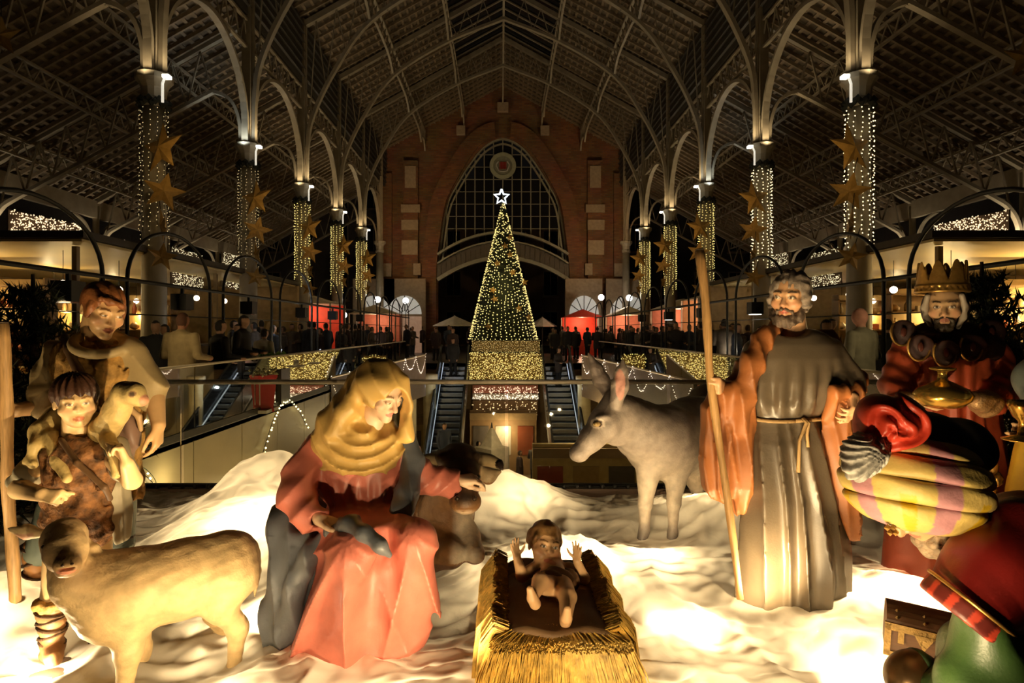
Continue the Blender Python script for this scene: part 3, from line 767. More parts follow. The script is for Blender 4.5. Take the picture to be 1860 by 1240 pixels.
tag(lb.build('bulbs', glow('tree_bulb', (1.0, 0.76, 0.24), 1.4), to), kind='stuff')
for k in range(11):
    a = -math.pi / 2 + rng.uniform(-1.3, 1.3); z = 1.7 + k * 0.48; R = (8.55 - z) / 7.6 * 1.88 + .1
    worldlink('ornament_star', me_star, mat('bright_gold', (0.75, 0.42, 0.06), 0.3, metal=0.5), to, (TX + R * math.cos(a), TY + R * math.sin(a), z), (0, rng.uniform(-.4, .4), 0), (0.22,) * 3)
st = empty('tree_top_star', (0.03, 32.9, 8.75), 'white neon outline star on the tip of the christmas tree', 'star')
pts = [(0.42 * (1 if k % 2 == 0 else 0.45) * math.cos(math.pi / 2 + k * math.pi / 5), 0, 0.42 * (1 if k % 2 == 0 else 0.45) * math.sin(math.pi / 2 + k * math.pi / 5)) for k in range(11)]
MB().tube(pts, 0.055, 6).build('star_outline', glow('neon_white', (0.80, 0.92, 1.0), 2.0), st, world=False)
MB().tube([(0, 0, -0.6), (0, 0, -0.3)], 0.02, 5).build('mount', m_dark, st, world=False)
lamp('tree_glow', (TX, TY - 2.4, 4.0), 60, (1.0, 0.75, 0.3), 0.06)
# ---- gold light curtains hanging on the balustrades of the pit
def curtain(label, a, b, ztop, zbot, n, rows_, r, mt, cov=1.0, taper=None):
    o = empty('light_curtain', ((a[0] + b[0]) / 2, (a[1] + b[1]) / 2, zbot), label, 'lights', 'gold light curtains')
    mb = MB(); bk = MB()
    for i in range(n):
        t = i / (n - 1)
        for j in range(rows_):
            if rng.random() > cov: continue
            u = j / (rows_ - 1); z = ztop + (zbot - ztop) * u + rng.uniform(-.03, .03); tt = t + rng.uniform(-.008, .008)
            if taper and not taper(t, u): continue
            mb.octa((a[0] + (b[0] - a[0]) * tt, a[1] + (b[1] - a[1]) * tt - 0.02 + rng.uniform(-.02, .02), z), r * rng.uniform(.6, 1.2))
    tag(mb.build('bulbs', mt, o), kind='stuff')
    MB().add([(a[0], a[1] + .06, zbot), (b[0], b[1] + .06, zbot), (b[0], b[1] + .06, ztop), (a[0], a[1] + .06, ztop),
              (a[0], a[1] + .10, zbot), (b[0], b[1] + .10, zbot), (b[0], b[1] + .10, ztop), (a[0], a[1] + .10, ztop)],
             [(0,1,2,3),(7,6,5,4),(0,4,5,1),(2,6,7,3),(1,5,6,2),(3,7,4,0)]).build('backing_cloth', mat('gold_net_cloth', (0.16, 0.10, 0.02), 0.8, var=0.5, vscale=9), o)
    return o
m_cb = glow('curtain_bulb', (1.0, 0.76, 0.20), 1.1)
curtain('gold light curtain hanging between the two central escalators', (-1.45, 27.9), (1.86, 27.9), 0.46, -0.82, 60, 22, 0.024, m_cb, cov=.72)
curtain('dim gold light curtain on the balustrade below the christmas tree', (-1.35, 28.15), (1.8, 28.15), 1.02, 0.50, 60, 9, 0.016, glow('dim_curtain_bulb', (1.0, 0.70, 0.2), 0.7))
curtain('gold light curtain below the tables, seen beside the veiled woman', (-6.3, 21.0), (-4.0, 21.0), 0.62, -0.30, 50, 18, 0.019, m_cb, cov=.62)
curtain('gold light curtain seen above the donkey', (4.1, 20.5), (6.55, 20.5), 0.68, -0.26, 52, 18, 0.019, m_cb, cov=.62, taper=lambda t, u: not (t > 0.82 and (t - .82) * 5 > 1.4 * u + .15))
# bands of market lights and goods below the centre curtain
for k, (z0, z1, c1, cv) in enumerate(((-1.05, -1.35, (1.0, 0.62, 0.45), .7), (-1.42, -1.62, (1.0, 0.85, 0.7), .9), (-1.75, -2.35, (1.0, 0.70, 0.35), .5))):
    o = empty('light_garland_row', (0.2, 27.6, z1), ('peach', 'white', 'amber')[k] + ' row of stall lights on the lower floor under the curtain', 'lights')
    mb = MB()
    for i in range(240):
        if rng.random() < cv: mb.octa((rng.uniform(-1.3, 1.7), 27.5 + rng.uniform(-.2, .2), rng.uniform(z1, z0)), rng.uniform(.015, .034))
    tag(mb.build('bulbs', glow('stall_bulb_%s' % k, c1, 1.6), o), kind='stuff')
    MB().box((-1.3, 27.75, z1 - .05), (1.7, 27.8, z0 + .05)).build('fascia', mat('stall_fascia_%d' % k, ((0.45, 0.16, 0.10), (0.6, 0.5, 0.38), (0.22, 0.12, 0.05))[k], 0.6), o)
# ---- balustrades of the pit
m_rail = mat('brushed_rail', (0.62, 0.54, 0.42), 0.4, metal=0.15)
def balustrade(label, a, b, n, h=1.0, name='glass_balustrade', rr=0.022):
    a = np.array(a, float); b = np.array(b, float)
    o = empty(name, tuple(a), label, 'balustrade', 'glass balustrades of the pit')
    up = np.array([0, 0, h])
    MB().tube([a + up, b + up], rr, 8).build('handrail', m_rail, o, True)
    MB().beam(a + (0, 0, .05), b + (0, 0, .05), 0.05, 0.10).build('base_channel', m_dark, o)
    d = (b - a) / n
    for i in range(n):
        p0 = a + d * (i + .01); p1 = a + d * (i + .99); nn = nrm(np.cross(d, (0, 0, 1))) * 0.006
        v = [p0 - nn + (0, 0, .08), p1 - nn + (0, 0, .08), p1 - nn + up * .98, p0 - nn + up * .98, p0 + nn + (0, 0, .08), p1 + nn + (0, 0, .08), p1 + nn + up * .98, p0 + nn + up * .98]
        MB().add(v, [(0,1,2,3),(7,6,5,4),(0,4,5,1),(2,6,7,3),(1,5,6,2),(3,7,4,0)]).build('glass_pane', m_glass, o)
    return o
balustrade('front glass balustrade with steel rail behind the nativity scene', (PX0 + .1, 5.42, 0.03), (PX1 - .1, 5.42, 0.03), 6, 1.01)
balustrade('glass balustrade running along the cream pit wall', (PX0, 5.5, 0), (PX0, 27.8, 0), 14)
balustrade('glass balustrade along the pit edge behind the bearded man', (PX1, 5.5, 0), (PX1, 27.8, 0), 14)
# sloping brown parapets with draped string lights beside the escalators
for s, A0, B0, lab in ((-1, (-2.75, 22.0, .62), (-4.35, 15.5, .30), 'brown parapet with draped fairy lights behind the veiled woman'), (1, (2.95, 22.0, .60), (4.45, 14.0, .32), 'brown parapet with draped fairy lights above the donkey')):
    o = empty('sloping_parapet', (A0[0], A0[1], -1), lab, 'parapet')
    MB().add([(A0[0], A0[1], A0[2] - 1.5), (B0[0], B0[1], B0[2] - 1.3), B0, A0, (A0[0], A0[1] + .12, A0[2] - 1.5), (B0[0], B0[1] + .12, B0[2] - 1.3), (B0[0], B0[1] + .12, B0[2]), (A0[0], A0[1] + .12, A0[2])],
             [(0,1,2,3),(7,6,5,4),(0,4,5,1),(2,6,7,3),(1,5,6,2),(3,7,4,0)]).build('panel', mat('brown_parapet', (0.20, 0.14, 0.10), 0.45), o)
    mb = MB()
    for j in range(7):
        for i in range(26):
            t = i / 25; u = (j + t) / 7; sag = 0.62 * 4 * t * (1 - t) if j % 2 == 0 else 0.40 * 4 * t * (1 - t)
            p = np.array(A0) * (1 - u) + np.array(B0) * u; mb.octa((p[0] - .03 * s, p[1] - .06, p[2] + 0.02 - sag + rng.uniform(-.02, .02)), 0.013)
    tag(mb.build('fairy_lights', glow('pink_bulb', (1.0, 0.80, 0.62), 3.0), o), kind='stuff')
    MB().tube([A0, B0], 0.03, 6).build('coping', m_rail, o)
# ---- escalators
m_step = mat('steel_step', (0.10, 0.11, 0.13), 0.35, metal=0.7); m_skirt = mat('steel_skirt', (0.30, 0.32, 0.36), 0.25, metal=0.8)
stepm = MB().box((-0.48, 0, -0.16), (0.48, 0.36, 0)).mesh('step'); noise_ = MB().box((-0.48, -0.012, -0.02), (0.48, 0.0, 0.0)).mesh('step_nosing')
def escalator(label, x, y0, z0, n, full=True):
    o = empty('escalator', (x, y0, z0), label, 'escalator', 'escalators of the pit')
    for i in range(n):
        st = link('step', stepm, m_step, o, (0, -0.35 * (i + 1), -0.202 * i)); link('step_nosing', noise_, mat('step_edge', (0.45, 0.50, 0.58), 0.4), st)
    L = np.array([0, -0.35 * n, -0.202 * n])
    for s in (-1, 1):
        MB().beam(np.array([s * 0.56, 0, 0.02]), np.array([s * 0.56, 0, 0.02]) + L, 0.10, 0.22).build('skirt', m_skirt, o, world=False)
        if full: MB().beam(np.array([s * 0.62, 0, 0.5]), np.array([s * 0.62, 0, 0.5]) + L, 0.03, 0.85).build('balustrade', mat('black_balustrade', (0.02, 0.02, 0.022), 0.2), o, world=False)
        if full: MB().tube([np.array([s * 0.62, 0.4, 0.94]), np.array([s * 0.62, 0, 0.96]), np.array([s * 0.62, 0, 0.96]) + L], 0.045, 8).build('handrail', m_wire, o, True, world=False)
        MB().beam(np.array([s * 0.53, 0, 0.16]), np.array([s * 0.53, 0, 0.16]) + L, 0.03, 0.03).build('light_strip', glow('cool_strip', (0.75, 0.85, 1.0), 0.55), o, world=False)
    MB().beam(np.array([0, 0, -0.55]), np.array([0, 0, -0.55]) + L, 1.2, 0.5).build('truss_casing', mat('esc_casing', (0.07, 0.065, 0.06), 0.5), o, world=False)
    lamp('escalator_light', (x, y0 - 0.175 * n, z0 - 0.1 * n + 1.6), 14, (0.80, 0.90, 1.0), 0.03)
escalator('central escalator with blue-lit steps nearer the seated woman', -2.12, 27.9, -0.15, 22)
escalator('central escalator with blue-lit steps nearer the donkey ears', 2.50, 27.9, -0.15, 22)
escalator('short escalator rising past the red planter on the left', -5.45, 16.5, 0.82, 4, False)
# ---- arched iron hoop trellis on both sides of the pit
for s in (-1, 1):
    X = -5.0 if s < 0 else 5.12; nm = 'left' if s < 0 else 'right'
    rl = empty('trellis_rail', (X, 5, 2.18), 'black iron rail carrying the hoops along the %s side' % nm, 'rail')
    MB().tube([(X, 4.0, 2.18), (X, 33, 2.18)], 0.030, 6).build('bar', m_wire, rl)
    MB().tube([(X, 4.0, 1.72), (X, 33, 1.72)], 0.008, 4).build('wire', m_wire, rl)
    y = 5.3; k = 0
    hoop = MB().tube([(0, 0, 0.0)] + [(0, 1.15 - 1.15 * math.cos(math.pi * i / 18), 2.18 + 0.78 * math.sin(math.pi * i / 18)) for i in range(19)] + [(0, 2.3, 0.0)], 0.026, 6).mesh('hoop', True)
    while y < 31:
        o = tag(link('iron_hoop', hoop, m_wire, None, (X, y, 0)), 'black iron hoop, %s from the viewer in the %s trellis' % (('first second third fourth fifth sixth seventh eighth ninth tenth').split()[k], nm), 'hoop', 'black iron hoops of the trellis')
        y += 2.8; k += 1
    fx = [7.0, 9.5, 12.0, 15.2, 18.0, 21.5] if s < 0 else [6.75, 12.2, 15.4, 18.5, 22]
    for k, yy in enumerate(fx):
        fo = empty('rail_floodlight', (X, yy, 2.05), 'black floodlight clamped under the %s trellis rail, %s from the viewer' % (nm, 'first second third fourth fifth sixth'.split()[k]), 'floodlight', 'floodlights under the trellis rails')
        MB().box((-.12, -.12, -.22), (.12, .12, 0.02)).build('housing', m_wire, fo, world=False); MB().box((-.02, -.02, 0), (.02, .02, .14)).build('clamp', m_wire, fo, world=False)
        MB().box((-.09, -.09, -.235), (.09, .09, -.22)).build('lens', glow('flood_lens', (1.0, 0.95, 0.85), 3.0) if (k in (1, 3) and s > 0) else mat('off_lens', (.05, .05, .06), .1), fo, world=False)
# ---- kiosks with glowing ceilings under the aisles
m_pend = glow('pendant_globe', (1.0, 0.85, 0.60), 9.0)
for s in (-1, 1):
    x, sg, nm = side(s); xa, xb = x + sg * 0.0, x + sg * 8.0
    lo_, hi_ = min(xa, xb), max(xa, xb)
    ko = empty('kiosk', ((xa + xb) / 2, 16, 0), 'kiosk with glowing flat ceiling under the %s aisle' % nm, 'kiosk')
    MB().box((lo_, 11.6, 3.28), (hi_, 24, 3.42)).build('roof_slab', mat('kiosk_roof', (0.05, 0.035, 0.02), 0.6), ko)
    MB().box((lo_ + .1, 11.7, 3.22), (hi_ - .1, 23.9, 3.27)).build('ceiling_panel', mat('kiosk_ceiling', (0.85, 0.66, 0.30), 0.5, var=0.05, vscale=0.6), ko)
    MB().box((lo_, 23.8, 0), (hi_, 24, 3.25)).build('back_wall', mat('kiosk_wall', (0.50, 0.34, 0.15), 0.7), ko)
    sw = MB().box((xb - .1, 11.8, 0), (xb + .1, 24, 3.25)).build('side_wall', mat('kiosk_wall', (0.50, 0.34, 0.15)), ko)
    for yy in (12.2, 15.2, 18.2, 21.2):
        MB().box((xa + sg * .6 - .05, yy, 0), (xa + sg * .6 + .05, yy + .1, 3.2)).build('post', mat('kiosk_post', (0.35, 0.25, 0.12), 0.6), ko)
    for yy in range(4):
        for z in (1.0, 1.6, 2.2): MB().box((xb - sg * .5 - .2, 12.4 + yy * 2.9, z), (xb - sg * .5 + .2, 15.0 + yy * 2.9, z + .04)).build('shelf', mat('shelf_wood', (0.30, 0.18, 0.07), 0.6), ko)
    cm = mat('counter_front', (0.34, 0.22, 0.10), 0.6)
    MB().box((xa + sg * 1.6 - .35, 13.0, 0), (xa + sg * 1.6 + .35, 22.5, 1.02)).build('counter', cm, ko)
    MB().box((xa + sg * 1.6 - .42, 12.9, 1.02), (xa + sg * 1.6 + .42, 22.6, 1.08)).build('counter_top', mat('counter_top', (0.20, 0.15, 0.10), 0.3), ko)
    for i in range(6):
        for j in range(2):
            px_, py_ = xa + sg * (1.4 + 3.0 * j), 13.0 + i * 1.9
            po = empty('pendant_lamp', (px_, py_, 2.5), 'warm globe pendant in the %s kiosk, %s row, %s from the viewer' % (nm, ('aisle-side', 'street-side')[j], 'first second third fourth fifth sixth'.split()[i]), 'lamp', 'globe pendants in the kiosks')
            link('globe', sphere_mesh('globe', 0.085, 10, 8), m_pend, po); MB().tube([(0, 0, .08), (0, 0, .72)], 0.008, 4).build('cord', m_wire, po, world=False)
    for yy in (13.5, 17.0, 20.5): lamp('kiosk_light', (xa + sg * 4.2, yy, 2.0), 170 if s > 0 else 80, (1.0, 0.68, 0.26), 0.06)
    # goods on the shelves
    k = 0
    bm = [MB().lathe([(.055, 0), (.06, .02), (.06, .2), (.025, .27), (.022, .36)], 8).mesh('bottle', True), MB().lathe([(.08, 0), (.10, .12), (.09, .2), (.04, .22)], 8).mesh('jar', True)]
    mts = [mat('amber_bottle', (0.30, 0.14, 0.03), 0.2), mat('cream_jar', (0.6, 0.5, 0.32), 0.4), mat('green_bottle', (0.06, 0.10, 0.03), 0.2)]
    bms = [[bm[a].copy() for _ in range(3)] for a in (0, 1)]
    for a in (0, 1):
        for q in range(3): bms[a][q].materials.append(mts[q])
    for yy in range(4):
        for z in (1.04, 1.64, 2.24):
            for i in range(7):
                a = rng.randrange(2); g = ('bottle', 'jar')[a]
                tag(link(g, bms[a][rng.randrange(3)], None, None, (xb - sg * .5 + rng.uniform(-.06, .06), 12.6 + yy * 2.9 + i * .34, z)), '%s on the shelves along the %s kiosk wall' % (g, nm), g, 'goods on the kiosk shelves')
# light nets above and beside the kiosks
def net(label, x, y0, y1, z0a, z1a, z0b, z1b, n, mt):
    o = empty('light_net', (x, y0, z0a), label, 'lights', 'light nets above the kiosks'); mb = MB()
    for i in range(n):
        t = rng.random(); u = rng.random(); mb.octa((x + rng.uniform(-.03, .03), y0 + (y1 - y0) * t, (z0a + (z0b - z0a) * t) * (1 - u) + (z1a + (z1b - z1a) * t) * u), rng.uniform(.010, .018))
    tag(mb.build('bulbs', mt, o), kind='stuff')
    e_ = 0.05 if x > 0 else -0.08
    MB().add([(x + e_, y0, z0a), (x + e_, y1, z0b), (x + e_, y1, z1b), (x + e_, y0, z1a), (x + e_ + .03, y0, z0a), (x + e_ + .03, y1, z0b), (x + e_ + .03, y1, z1b), (x + e_ + .03, y0, z1a)], [(0,1,2,3),(7,6,5,4),(0,4,5,1),(2,6,7,3),(1,5,6,2),(3,7,4,0)]).build('netting', mat('net_backing', (0.10, 0.06, 0.03), 0.8), o)
m_net = glow('net_bulb', (1.0, 0.72, 0.42), 1.6); m_net2 = glow('net_bulb_pale', (1.0, 0.85, 0.5), 1.2)
for s in (-1, 1):
    X = -9.55 if s < 0 else 9.85; nm = ('left', 'right')[s > 0]
    net('rectangular light net on the %s kiosk roof, nearest' % nm, X, 11.8, 13.8, 3.4, 3.86, 3.42, 3.90, 520, m_net)
    net('rectangular light net on the %s kiosk roof, second' % nm, X, 14.8, 16.2, 3.43, 3.78, 3.43, 3.78, 260, m_net)
    net('hanging light net past the %s kiosk roof, third' % nm, X + 0.1 * s, 17.8, 19.6, 2.85, 3.95, 2.85, 3.95, 520, m_net2)
    net('hanging light net past the %s kiosk roof, fourth' % nm, X, 20.8, 22.6, 3.0, 4.2, 3.0, 4.2, 480, m_net2)
# freestanding display shelves crowded with goods inside both kiosks
gb = [MB().box((-.14, -.11, 0), (.14, .11, .20)).mesh('gift_box'), MB().lathe([(.10, 0), (.15, .10), (.16, .16), (.13, .16)], 10).mesh('basket', True), MB().lathe([(.06, 0), (.07, .03), (.07, .22), (.03, .30), (.03, .38)], 8).mesh('bottle', True), MB().lathe([(.05, 0), (.13, .05), (.15, .13), (.05, .24)], 10).mesh('ornament', True)]
gmt = [mat('gift_%d' % i, c, .5) for i, c in enumerate(((.55, .40, .18), (.62, .50, .30), (.45, .12, .05), (.30, .18, .07), (.66, .58, .44), (.20, .15, .08)))]
gv = [[g.copy() for _ in gmt] for g in gb]
for a in gv:
    for q, me_ in enumerate(a): me_.materials.append(gmt[q])
for s in (-1, 1):
    x, sg, nm = side(s)
    for k in range(3):
        y0_ = 14.0 + 3.2 * k; X_ = x + sg * (3.9 + 0.3 * k)
        o = empty('display_shelf', (X_, y0_, 0), 'open display shelf crowded with goods, %s in the %s kiosk' % (('front', 'middle', 'rear')[k], nm), 'shelf', 'display shelves in the kiosks')
        for z in (.5, 1.0, 1.5, 2.0, 2.5): MB().box((X_ - 1.5, y0_ - .2, z), (X_ + 1.5, y0_ + .2, z + .035)).build('board', mat('shelf_wood', (0.30, 0.18, 0.07)), o)
        for e in (-1.5, 1.46): MB().box((X_ + e, y0_ - .2, 0), (X_ + e + .04, y0_ + .2, 2.7)).build('upright', mat('shelf_wood', (0.30, 0.18, 0.07)), o)
        MB().box((X_ - 1.5, y0_ + .2, 0), (X_ + 1.5, y0_ + .22, 2.7)).build('back_panel', mat('shelf_back', (0.42, 0.29, 0.12), .6), o)
        for z in (.5, 1.0, 1.5, 2.0):
            for i in range(8):
                a = rng.randrange(4); nme = ('gift_box', 'basket', 'bottle', 'ornament')[a]
                tag(link(nme, gv[a][rng.randrange(6)], None, None, (X_ - 1.28 + .365 * i, y0_ + rng.uniform(-.05, .05), z + .037), (0, 0, rng.uniform(-.3, .3)), (rng.uniform(.8, 1.05),) * 3), '%s on the %s display shelf of the %s kiosk' % (nme.replace('_', ' '), ('front', 'middle', 'rear')[k], nm), nme.replace('_', ' '), 'goods on the display shelves')
        lamp('shelf_light', (X_, y0_ - .9, 2.8), 16, (1.0, .74, .36), .05)
# ---- market stalls with red cloth, parasols, globe lamps, tables
def stall(label, x, y, w, dp, h, mr, mw, lit=0):
    o = empty('market_stall', (x, y, 0), label, 'stall', 'market stalls')
    MB().add([(x - w/2, y - dp/2, h), (x + w/2, y - dp/2, h), (x + w/2, y + dp/2, h), (x - w/2, y + dp/2, h), (x, y - dp/4, h + .5), (x, y + dp/4, h + .5)], [(0,1,4),(1,2,5,4),(2,3,5),(3,0,4,5),(0,3,2,1)]).build('canopy', mr, o)
    for a in (-1, 1):
        for b in (-1, 1): MB().box((x + a * (w/2 - .05) - .03, y + b * (dp/2 - .05) - .03, 0), (x + a * (w/2 - .05) + .03, y + b * (dp/2 - .05) + .03, h)).build('post', m_rail, o)
    MB().box((x - w/2 + .1, y + dp/2 - .1, 0.0), (x + w/2 - .1, y + dp/2 - .05, h)).build('back_cloth', mw, o)
    MB().box((x - w/2 + .1, y - dp/2 + .1, 0), (x + w/2 - .1, y - dp/2 + .5, .95)).build('counter', mw, o)
    if lit: lamp('stall_light', (x, y, h - .3), lit, (1.0, 0.62, 0.35), 0.1)
m_redc = mat('red_cloth', (0.62, 0.05, 0.02), 0.6); m_whc = mat('white_canvas', (0.7, 0.62, 0.5), 0.7); m_pink = mat('salmon_cloth', (0.55, 0.18, 0.12), 0.6)
stall('red market stall with white canopy near the fourth left column', -8.4, 25.8, 3.0, 2.4, 2.6, m_whc, m_redc, 60)
stall('white fascia market stall beside the left columns', -12.2, 27.0, 4.0, 2.4, 2.7, m_whc, m_pink, 60)
stall('salmon market stall at the far left arcade', -6.9, 33.5, 2.6, 2.2, 2.4, m_whc, m_pink, 40)
stall('bright red tent stall at the far end near the tree', 5.0, 37.5, 2.4, 2.2, 2.3, m_redc, m_redc, 90)
stall('pink stall beside the red tent', 7.4, 35.5, 2.2, 2.2, 2.4, m_whc, m_pink, 60)
stall('salmon stall by the right column row', 9.2, 31.0, 2.6, 2.2, 2.6, m_whc, m_pink, 60)
stall('warm lit stall between the staff and the bearded man', 9.6, 25.5, 3.4, 2.4, 2.8, m_whc, mat('orange_wall', (0.5, 0.24, 0.10), 0.6), 110)
for k, (px, py, d, w) in enumerate(((826, 588, 36, 1.3), (985, 588, 39.5, .95))):
    p = W(px, py, d); o = empty('parasol', (p[0], p[1], 0), 'pale parasol %s of the christmas tree' % ('on the escalator side', 'on the far side')[k], 'parasol')
    MB().lathe([(w, 1.75), (w, 1.80), (.05, 2.35), (.02, 2.4)], 12, (p[0], p[1], 0)).build('canopy', m_whc, o); MB().tube([(p[0], p[1], 0), (p[0], p[1], 1.8)], .03, 6).build('pole', m_dark, o)
for k, (px, py, d, e) in enumerate(((686, 544, 36, 3), (737, 546, 37, 3), (624, 572, 28, 2), (1092, 540, 38, 3), (1143, 541, 36, 3), (1324, 553, 24, 3), (1340, 560, 24, 1.5), (1366, 560, 22, 1.5), (945, 582, 40, 1.5))):
    p = W(px, py, d); po = empty('globe_lamp', tuple(p), 'small white globe lamp on a thin post ' + ('before the inner left fanlight', 'before the outer left fanlight', 'beside the red stall on the left', 'before the inner right fanlight', 'before the outer right fanlight', 'in the warm stall beside the staff', 'second in the warm stall beside the staff', 'nearest the bearded man head', 'beside the christmas tree')[k], 'lamp', 'small globe lamps')
    link('globe', sphere_mesh('globe', 0.10 + 0.03 * e, 10, 8), glow('street_globe', (1.0, 0.95, 0.85), 9.0), po); MB().tube([(0, 0, -.1), (0, 0, -p[2])], .02, 5).build('post', m_wire, po, world=False)
for k, p in enumerate(((-7.5, 35.5, 3.6), (7.2, 36.5, 3.6))): lamp('arcade_light', p, 90, (1.0, 0.85, 0.65), 0.08)
for s in (-1, 1):
    l = lamp('end_wall_fill', (XC + s * 6.5, 35.2, 7.0), 300, (1.0, 0.62, 0.28), 0.08, 'SPOT', spot=1.9); aim(l, (XC + s * 3.5, YW, 9.5))  # unseen warm spots added to brighten the brick end wall
# ---- people
def person_f(pose=0, wide=1.0):
    def f(P):
        hd = ell(P, (0, -0.01, 1.60), (0.078, 0.098, 0.115)); nk = cone(P, (0, 0.01, 1.42), (0, 0, 1.55), 0.055, 0.05)
        to_ = stack(P, [(0.80, 0, 0, .17 * wide, .13), (1.05, 0, 0, .165 * wide, .13), (1.30, 0, 0.01, .21 * wide, .13), (1.40, 0, .02, .19 * wide, .11), (1.46, 0, .02, .09, .07)])
        el = 0.98 if pose == 0 else 1.02; hy = -0.05 if pose == 0 else -0.30; hz = 0.78 if pose == 0 else 1.05
        ar = [chain(P, [(s * .20 * wide, .02, 1.37), (s * .255 * wide, .03, 1.10), (s * .20 * wide, hy, hz)], [.065, .055, .04], .03) for s in (-1, 1)]
        lg = [chain(P, [(s * .09, 0, .85), (s * .10, .01, .47), (s * .10, .03, .07), (s * .10, -.1, .04)], [.095, .07, .05, .035], .03) for s in (-1, 1)]
        jk = stack(P, [(0.62, 0, 0, .19 * wide, .145), (0.9, 0, 0, .185 * wide, .14), (1.1, 0, 0, .18 * wide, .135)])
        d = U(.04, to_, jk, *ar); return U(.03, d, U(.02, hd, nk), *lg)
    return f
def person_mesh(name, pose, wide, hair, skin, top, leg, h=0.022):
    def pt(V):
        C = np.tile(np.array(top, f32), (len(V), 1)); C[V[:, 2] < 0.63] = leg; C[V[:, 2] < 0.07] = (0.02, 0.02, 0.02)
        C[V[:, 2] > 1.475] = skin; hr = (V[:, 2] > 1.475) & ((V[:, 1] > 0.0) & (V[:, 2] > 1.52) | (V[:, 2] > 1.655)); C[hr] = hair
        hn = (np.abs(V[:, 0]) > .14) & (V[:, 2] < (0.76 if pose == 0 else 1.06)) & (V[:, 2] > .68) & ((V[:, 1] < -.22) | (pose == 0)); C[hn] = skin
        return C
    o = sculpt(name, person_f(pose, wide), (-.5, -.5, -.02), (.5, .4, 1.8), h, m_pers, None, pt, relax=1)
    me = o.data; bpy.data.objects.remove(o); return me
m_pers = mat('people_cloth', (1, 1, 1), 0.8, paint=True, var=0.15, vscale=12)
DK = (0.02, 0.016, 0.013); SK = (0.42, 0.24, 0.15)
pm = [person_mesh('person', 0, 1.0, DK, SK, (0.018, 0.017, 0.018), (0.02, 0.02, 0.025)), person_mesh('person', 1, 1.05, DK, SK, (0.03, 0.025, 0.025), (0.015, 0.015, 0.018)),
      person_mesh('person', 0, 0.92, (0.05, 0.03, 0.015), SK, (0.05, 0.03, 0.03), (0.02, 0.02, 0.03)), person_mesh('person', 1, 0.95, DK, SK, (0.09, 0.07, 0.055), (0.03, 0.03, 0.04)),
      person_mesh('person', 0, 1.05, (0.04, 0.025, 0.015), SK, (0.03, 0.04, 0.07), (0.02, 0.02, 0.03))]
tops = ['black coat', 'dark jacket', 'brown coat', 'grey-brown jacket', 'navy jacket']
def place(me, x, y, rz, s, label, group=None, z=0.0):
    return tag(link('person', me, None if me.materials else m_pers, None, (x, y, z), (0, 0, rz), (s, s, s)), label, 'person', group)
big = [('man seen from behind in a beige jacket beyond the pit rail', 331, 8.9, person_mesh('person', 1, 1.12, (0.10, 0.04, 0.02), (0.40, 0.18, 0.10), (0.34, 0.25, 0.12), (0.30, 0.22, 0.11), .014), 2.9, 1.03),
       ('person in black leaning beside the beige-jacket man', 400, 10.2, person_mesh('person', 1, 1.25, DK, SK, (0.012, 0.011, 0.012), (0.012, 0.012, 0.014), .016), 2.4, 0.98),
       ('dark-haired person in black facing the stalls, left of the planter', 442, 11.0, person_mesh('person', 1, 1.1, DK, SK, (0.015, 0.013, 0.014), (0.012, 0.012, 0.014), .016), 1.6, 1.04),
       ('person in dark clothes behind the shepherd shoulder', 283, 10.5, pm[0], 0.4, 0.98), ('dark figure beside the kiosk column', 300, 12.0, pm[1], -0.6, 0.95),
       ('bald man in grey-green coat between the bearded man and the king', 1563, 8.1, person_mesh('person', 1, 1.2, (0.42, 0.20, 0.15), (0.45, 0.22, 0.16), (0.17, 0.16, 0.11), (0.03, 0.03, 0.03), .014), -2.6, 1.05),
       ('man in black shirt behind the bald man', 1612, 10.0, person_mesh('person', 0, 1.0, DK, SK, (0.012, 0.012, 0.012), (0.012, 0.012, 0.014), .016), 3.0, 0.99),
       ('woman with dark hair beside the bald man', 1500, 9.6, person_mesh('person', 0, 0.95, DK, SK, (0.05, 0.035, 0.025), (0.02, 0.02, 0.02), .016), 0.3, 0.98),
       ('person in white top sitting near the green salad bowl', 480, 12.5, person_mesh('person', 1, 1.0, DK, SK, (0.45, 0.40, 0.34), (0.02, 0.02, 0.02), .016), 2.8, 0.90)]
for lab, px, d, me, rz, s in big:
    p = W(px, 600, d); place(me, p[0], d, rz, s, lab)
ok = []
for k in range(230):
    zone = k % 3
    if zone == 0: d = rng.uniform(13, 33); x = rng.uniform(-7.4, -5.3)
    elif zone == 1: d = rng.uniform(13, 33); x = rng.uniform(5.5, 7.6)
    else:
        d = rng.uniform(29.5, 41); x = rng.uniform(-7.5, 7.8)
        if abs(x) < 2.4 and d < 36: x = 3.0 * (1 if x > 0 else -1) + x
    if any((x - a) ** 2 + (d - b) ** 2 < 0.30 for a, b in ok) or (abs(x + 5.55) < 0.9 and 15.5 < d < 18.6): continue
    if any((x - p[0]) ** 2 + (d - p[1]) ** 2 < 6.0 for p in ((-6.9, 33.5), (5.0, 37.5), (7.4, 35.5), (-8.4, 25.8), (-2.75, 36), (2.7, 39.5))): continue
    if any(abs(d - b) < .6 and min(abs(x - XL), abs(x - XR)) < .8 for b in BAYS): continue
    ok.append((x, d)); i = rng.randrange(5)
    place(pm[i], x, d, rng.uniform(0, 6.28), rng.uniform(.92, 1.06), 'person in %s in the crowd %s' % (tops[i], ('beside the left trellis', 'beside the right trellis', 'around the christmas tree')[zone]), 'crowd in the market hall')
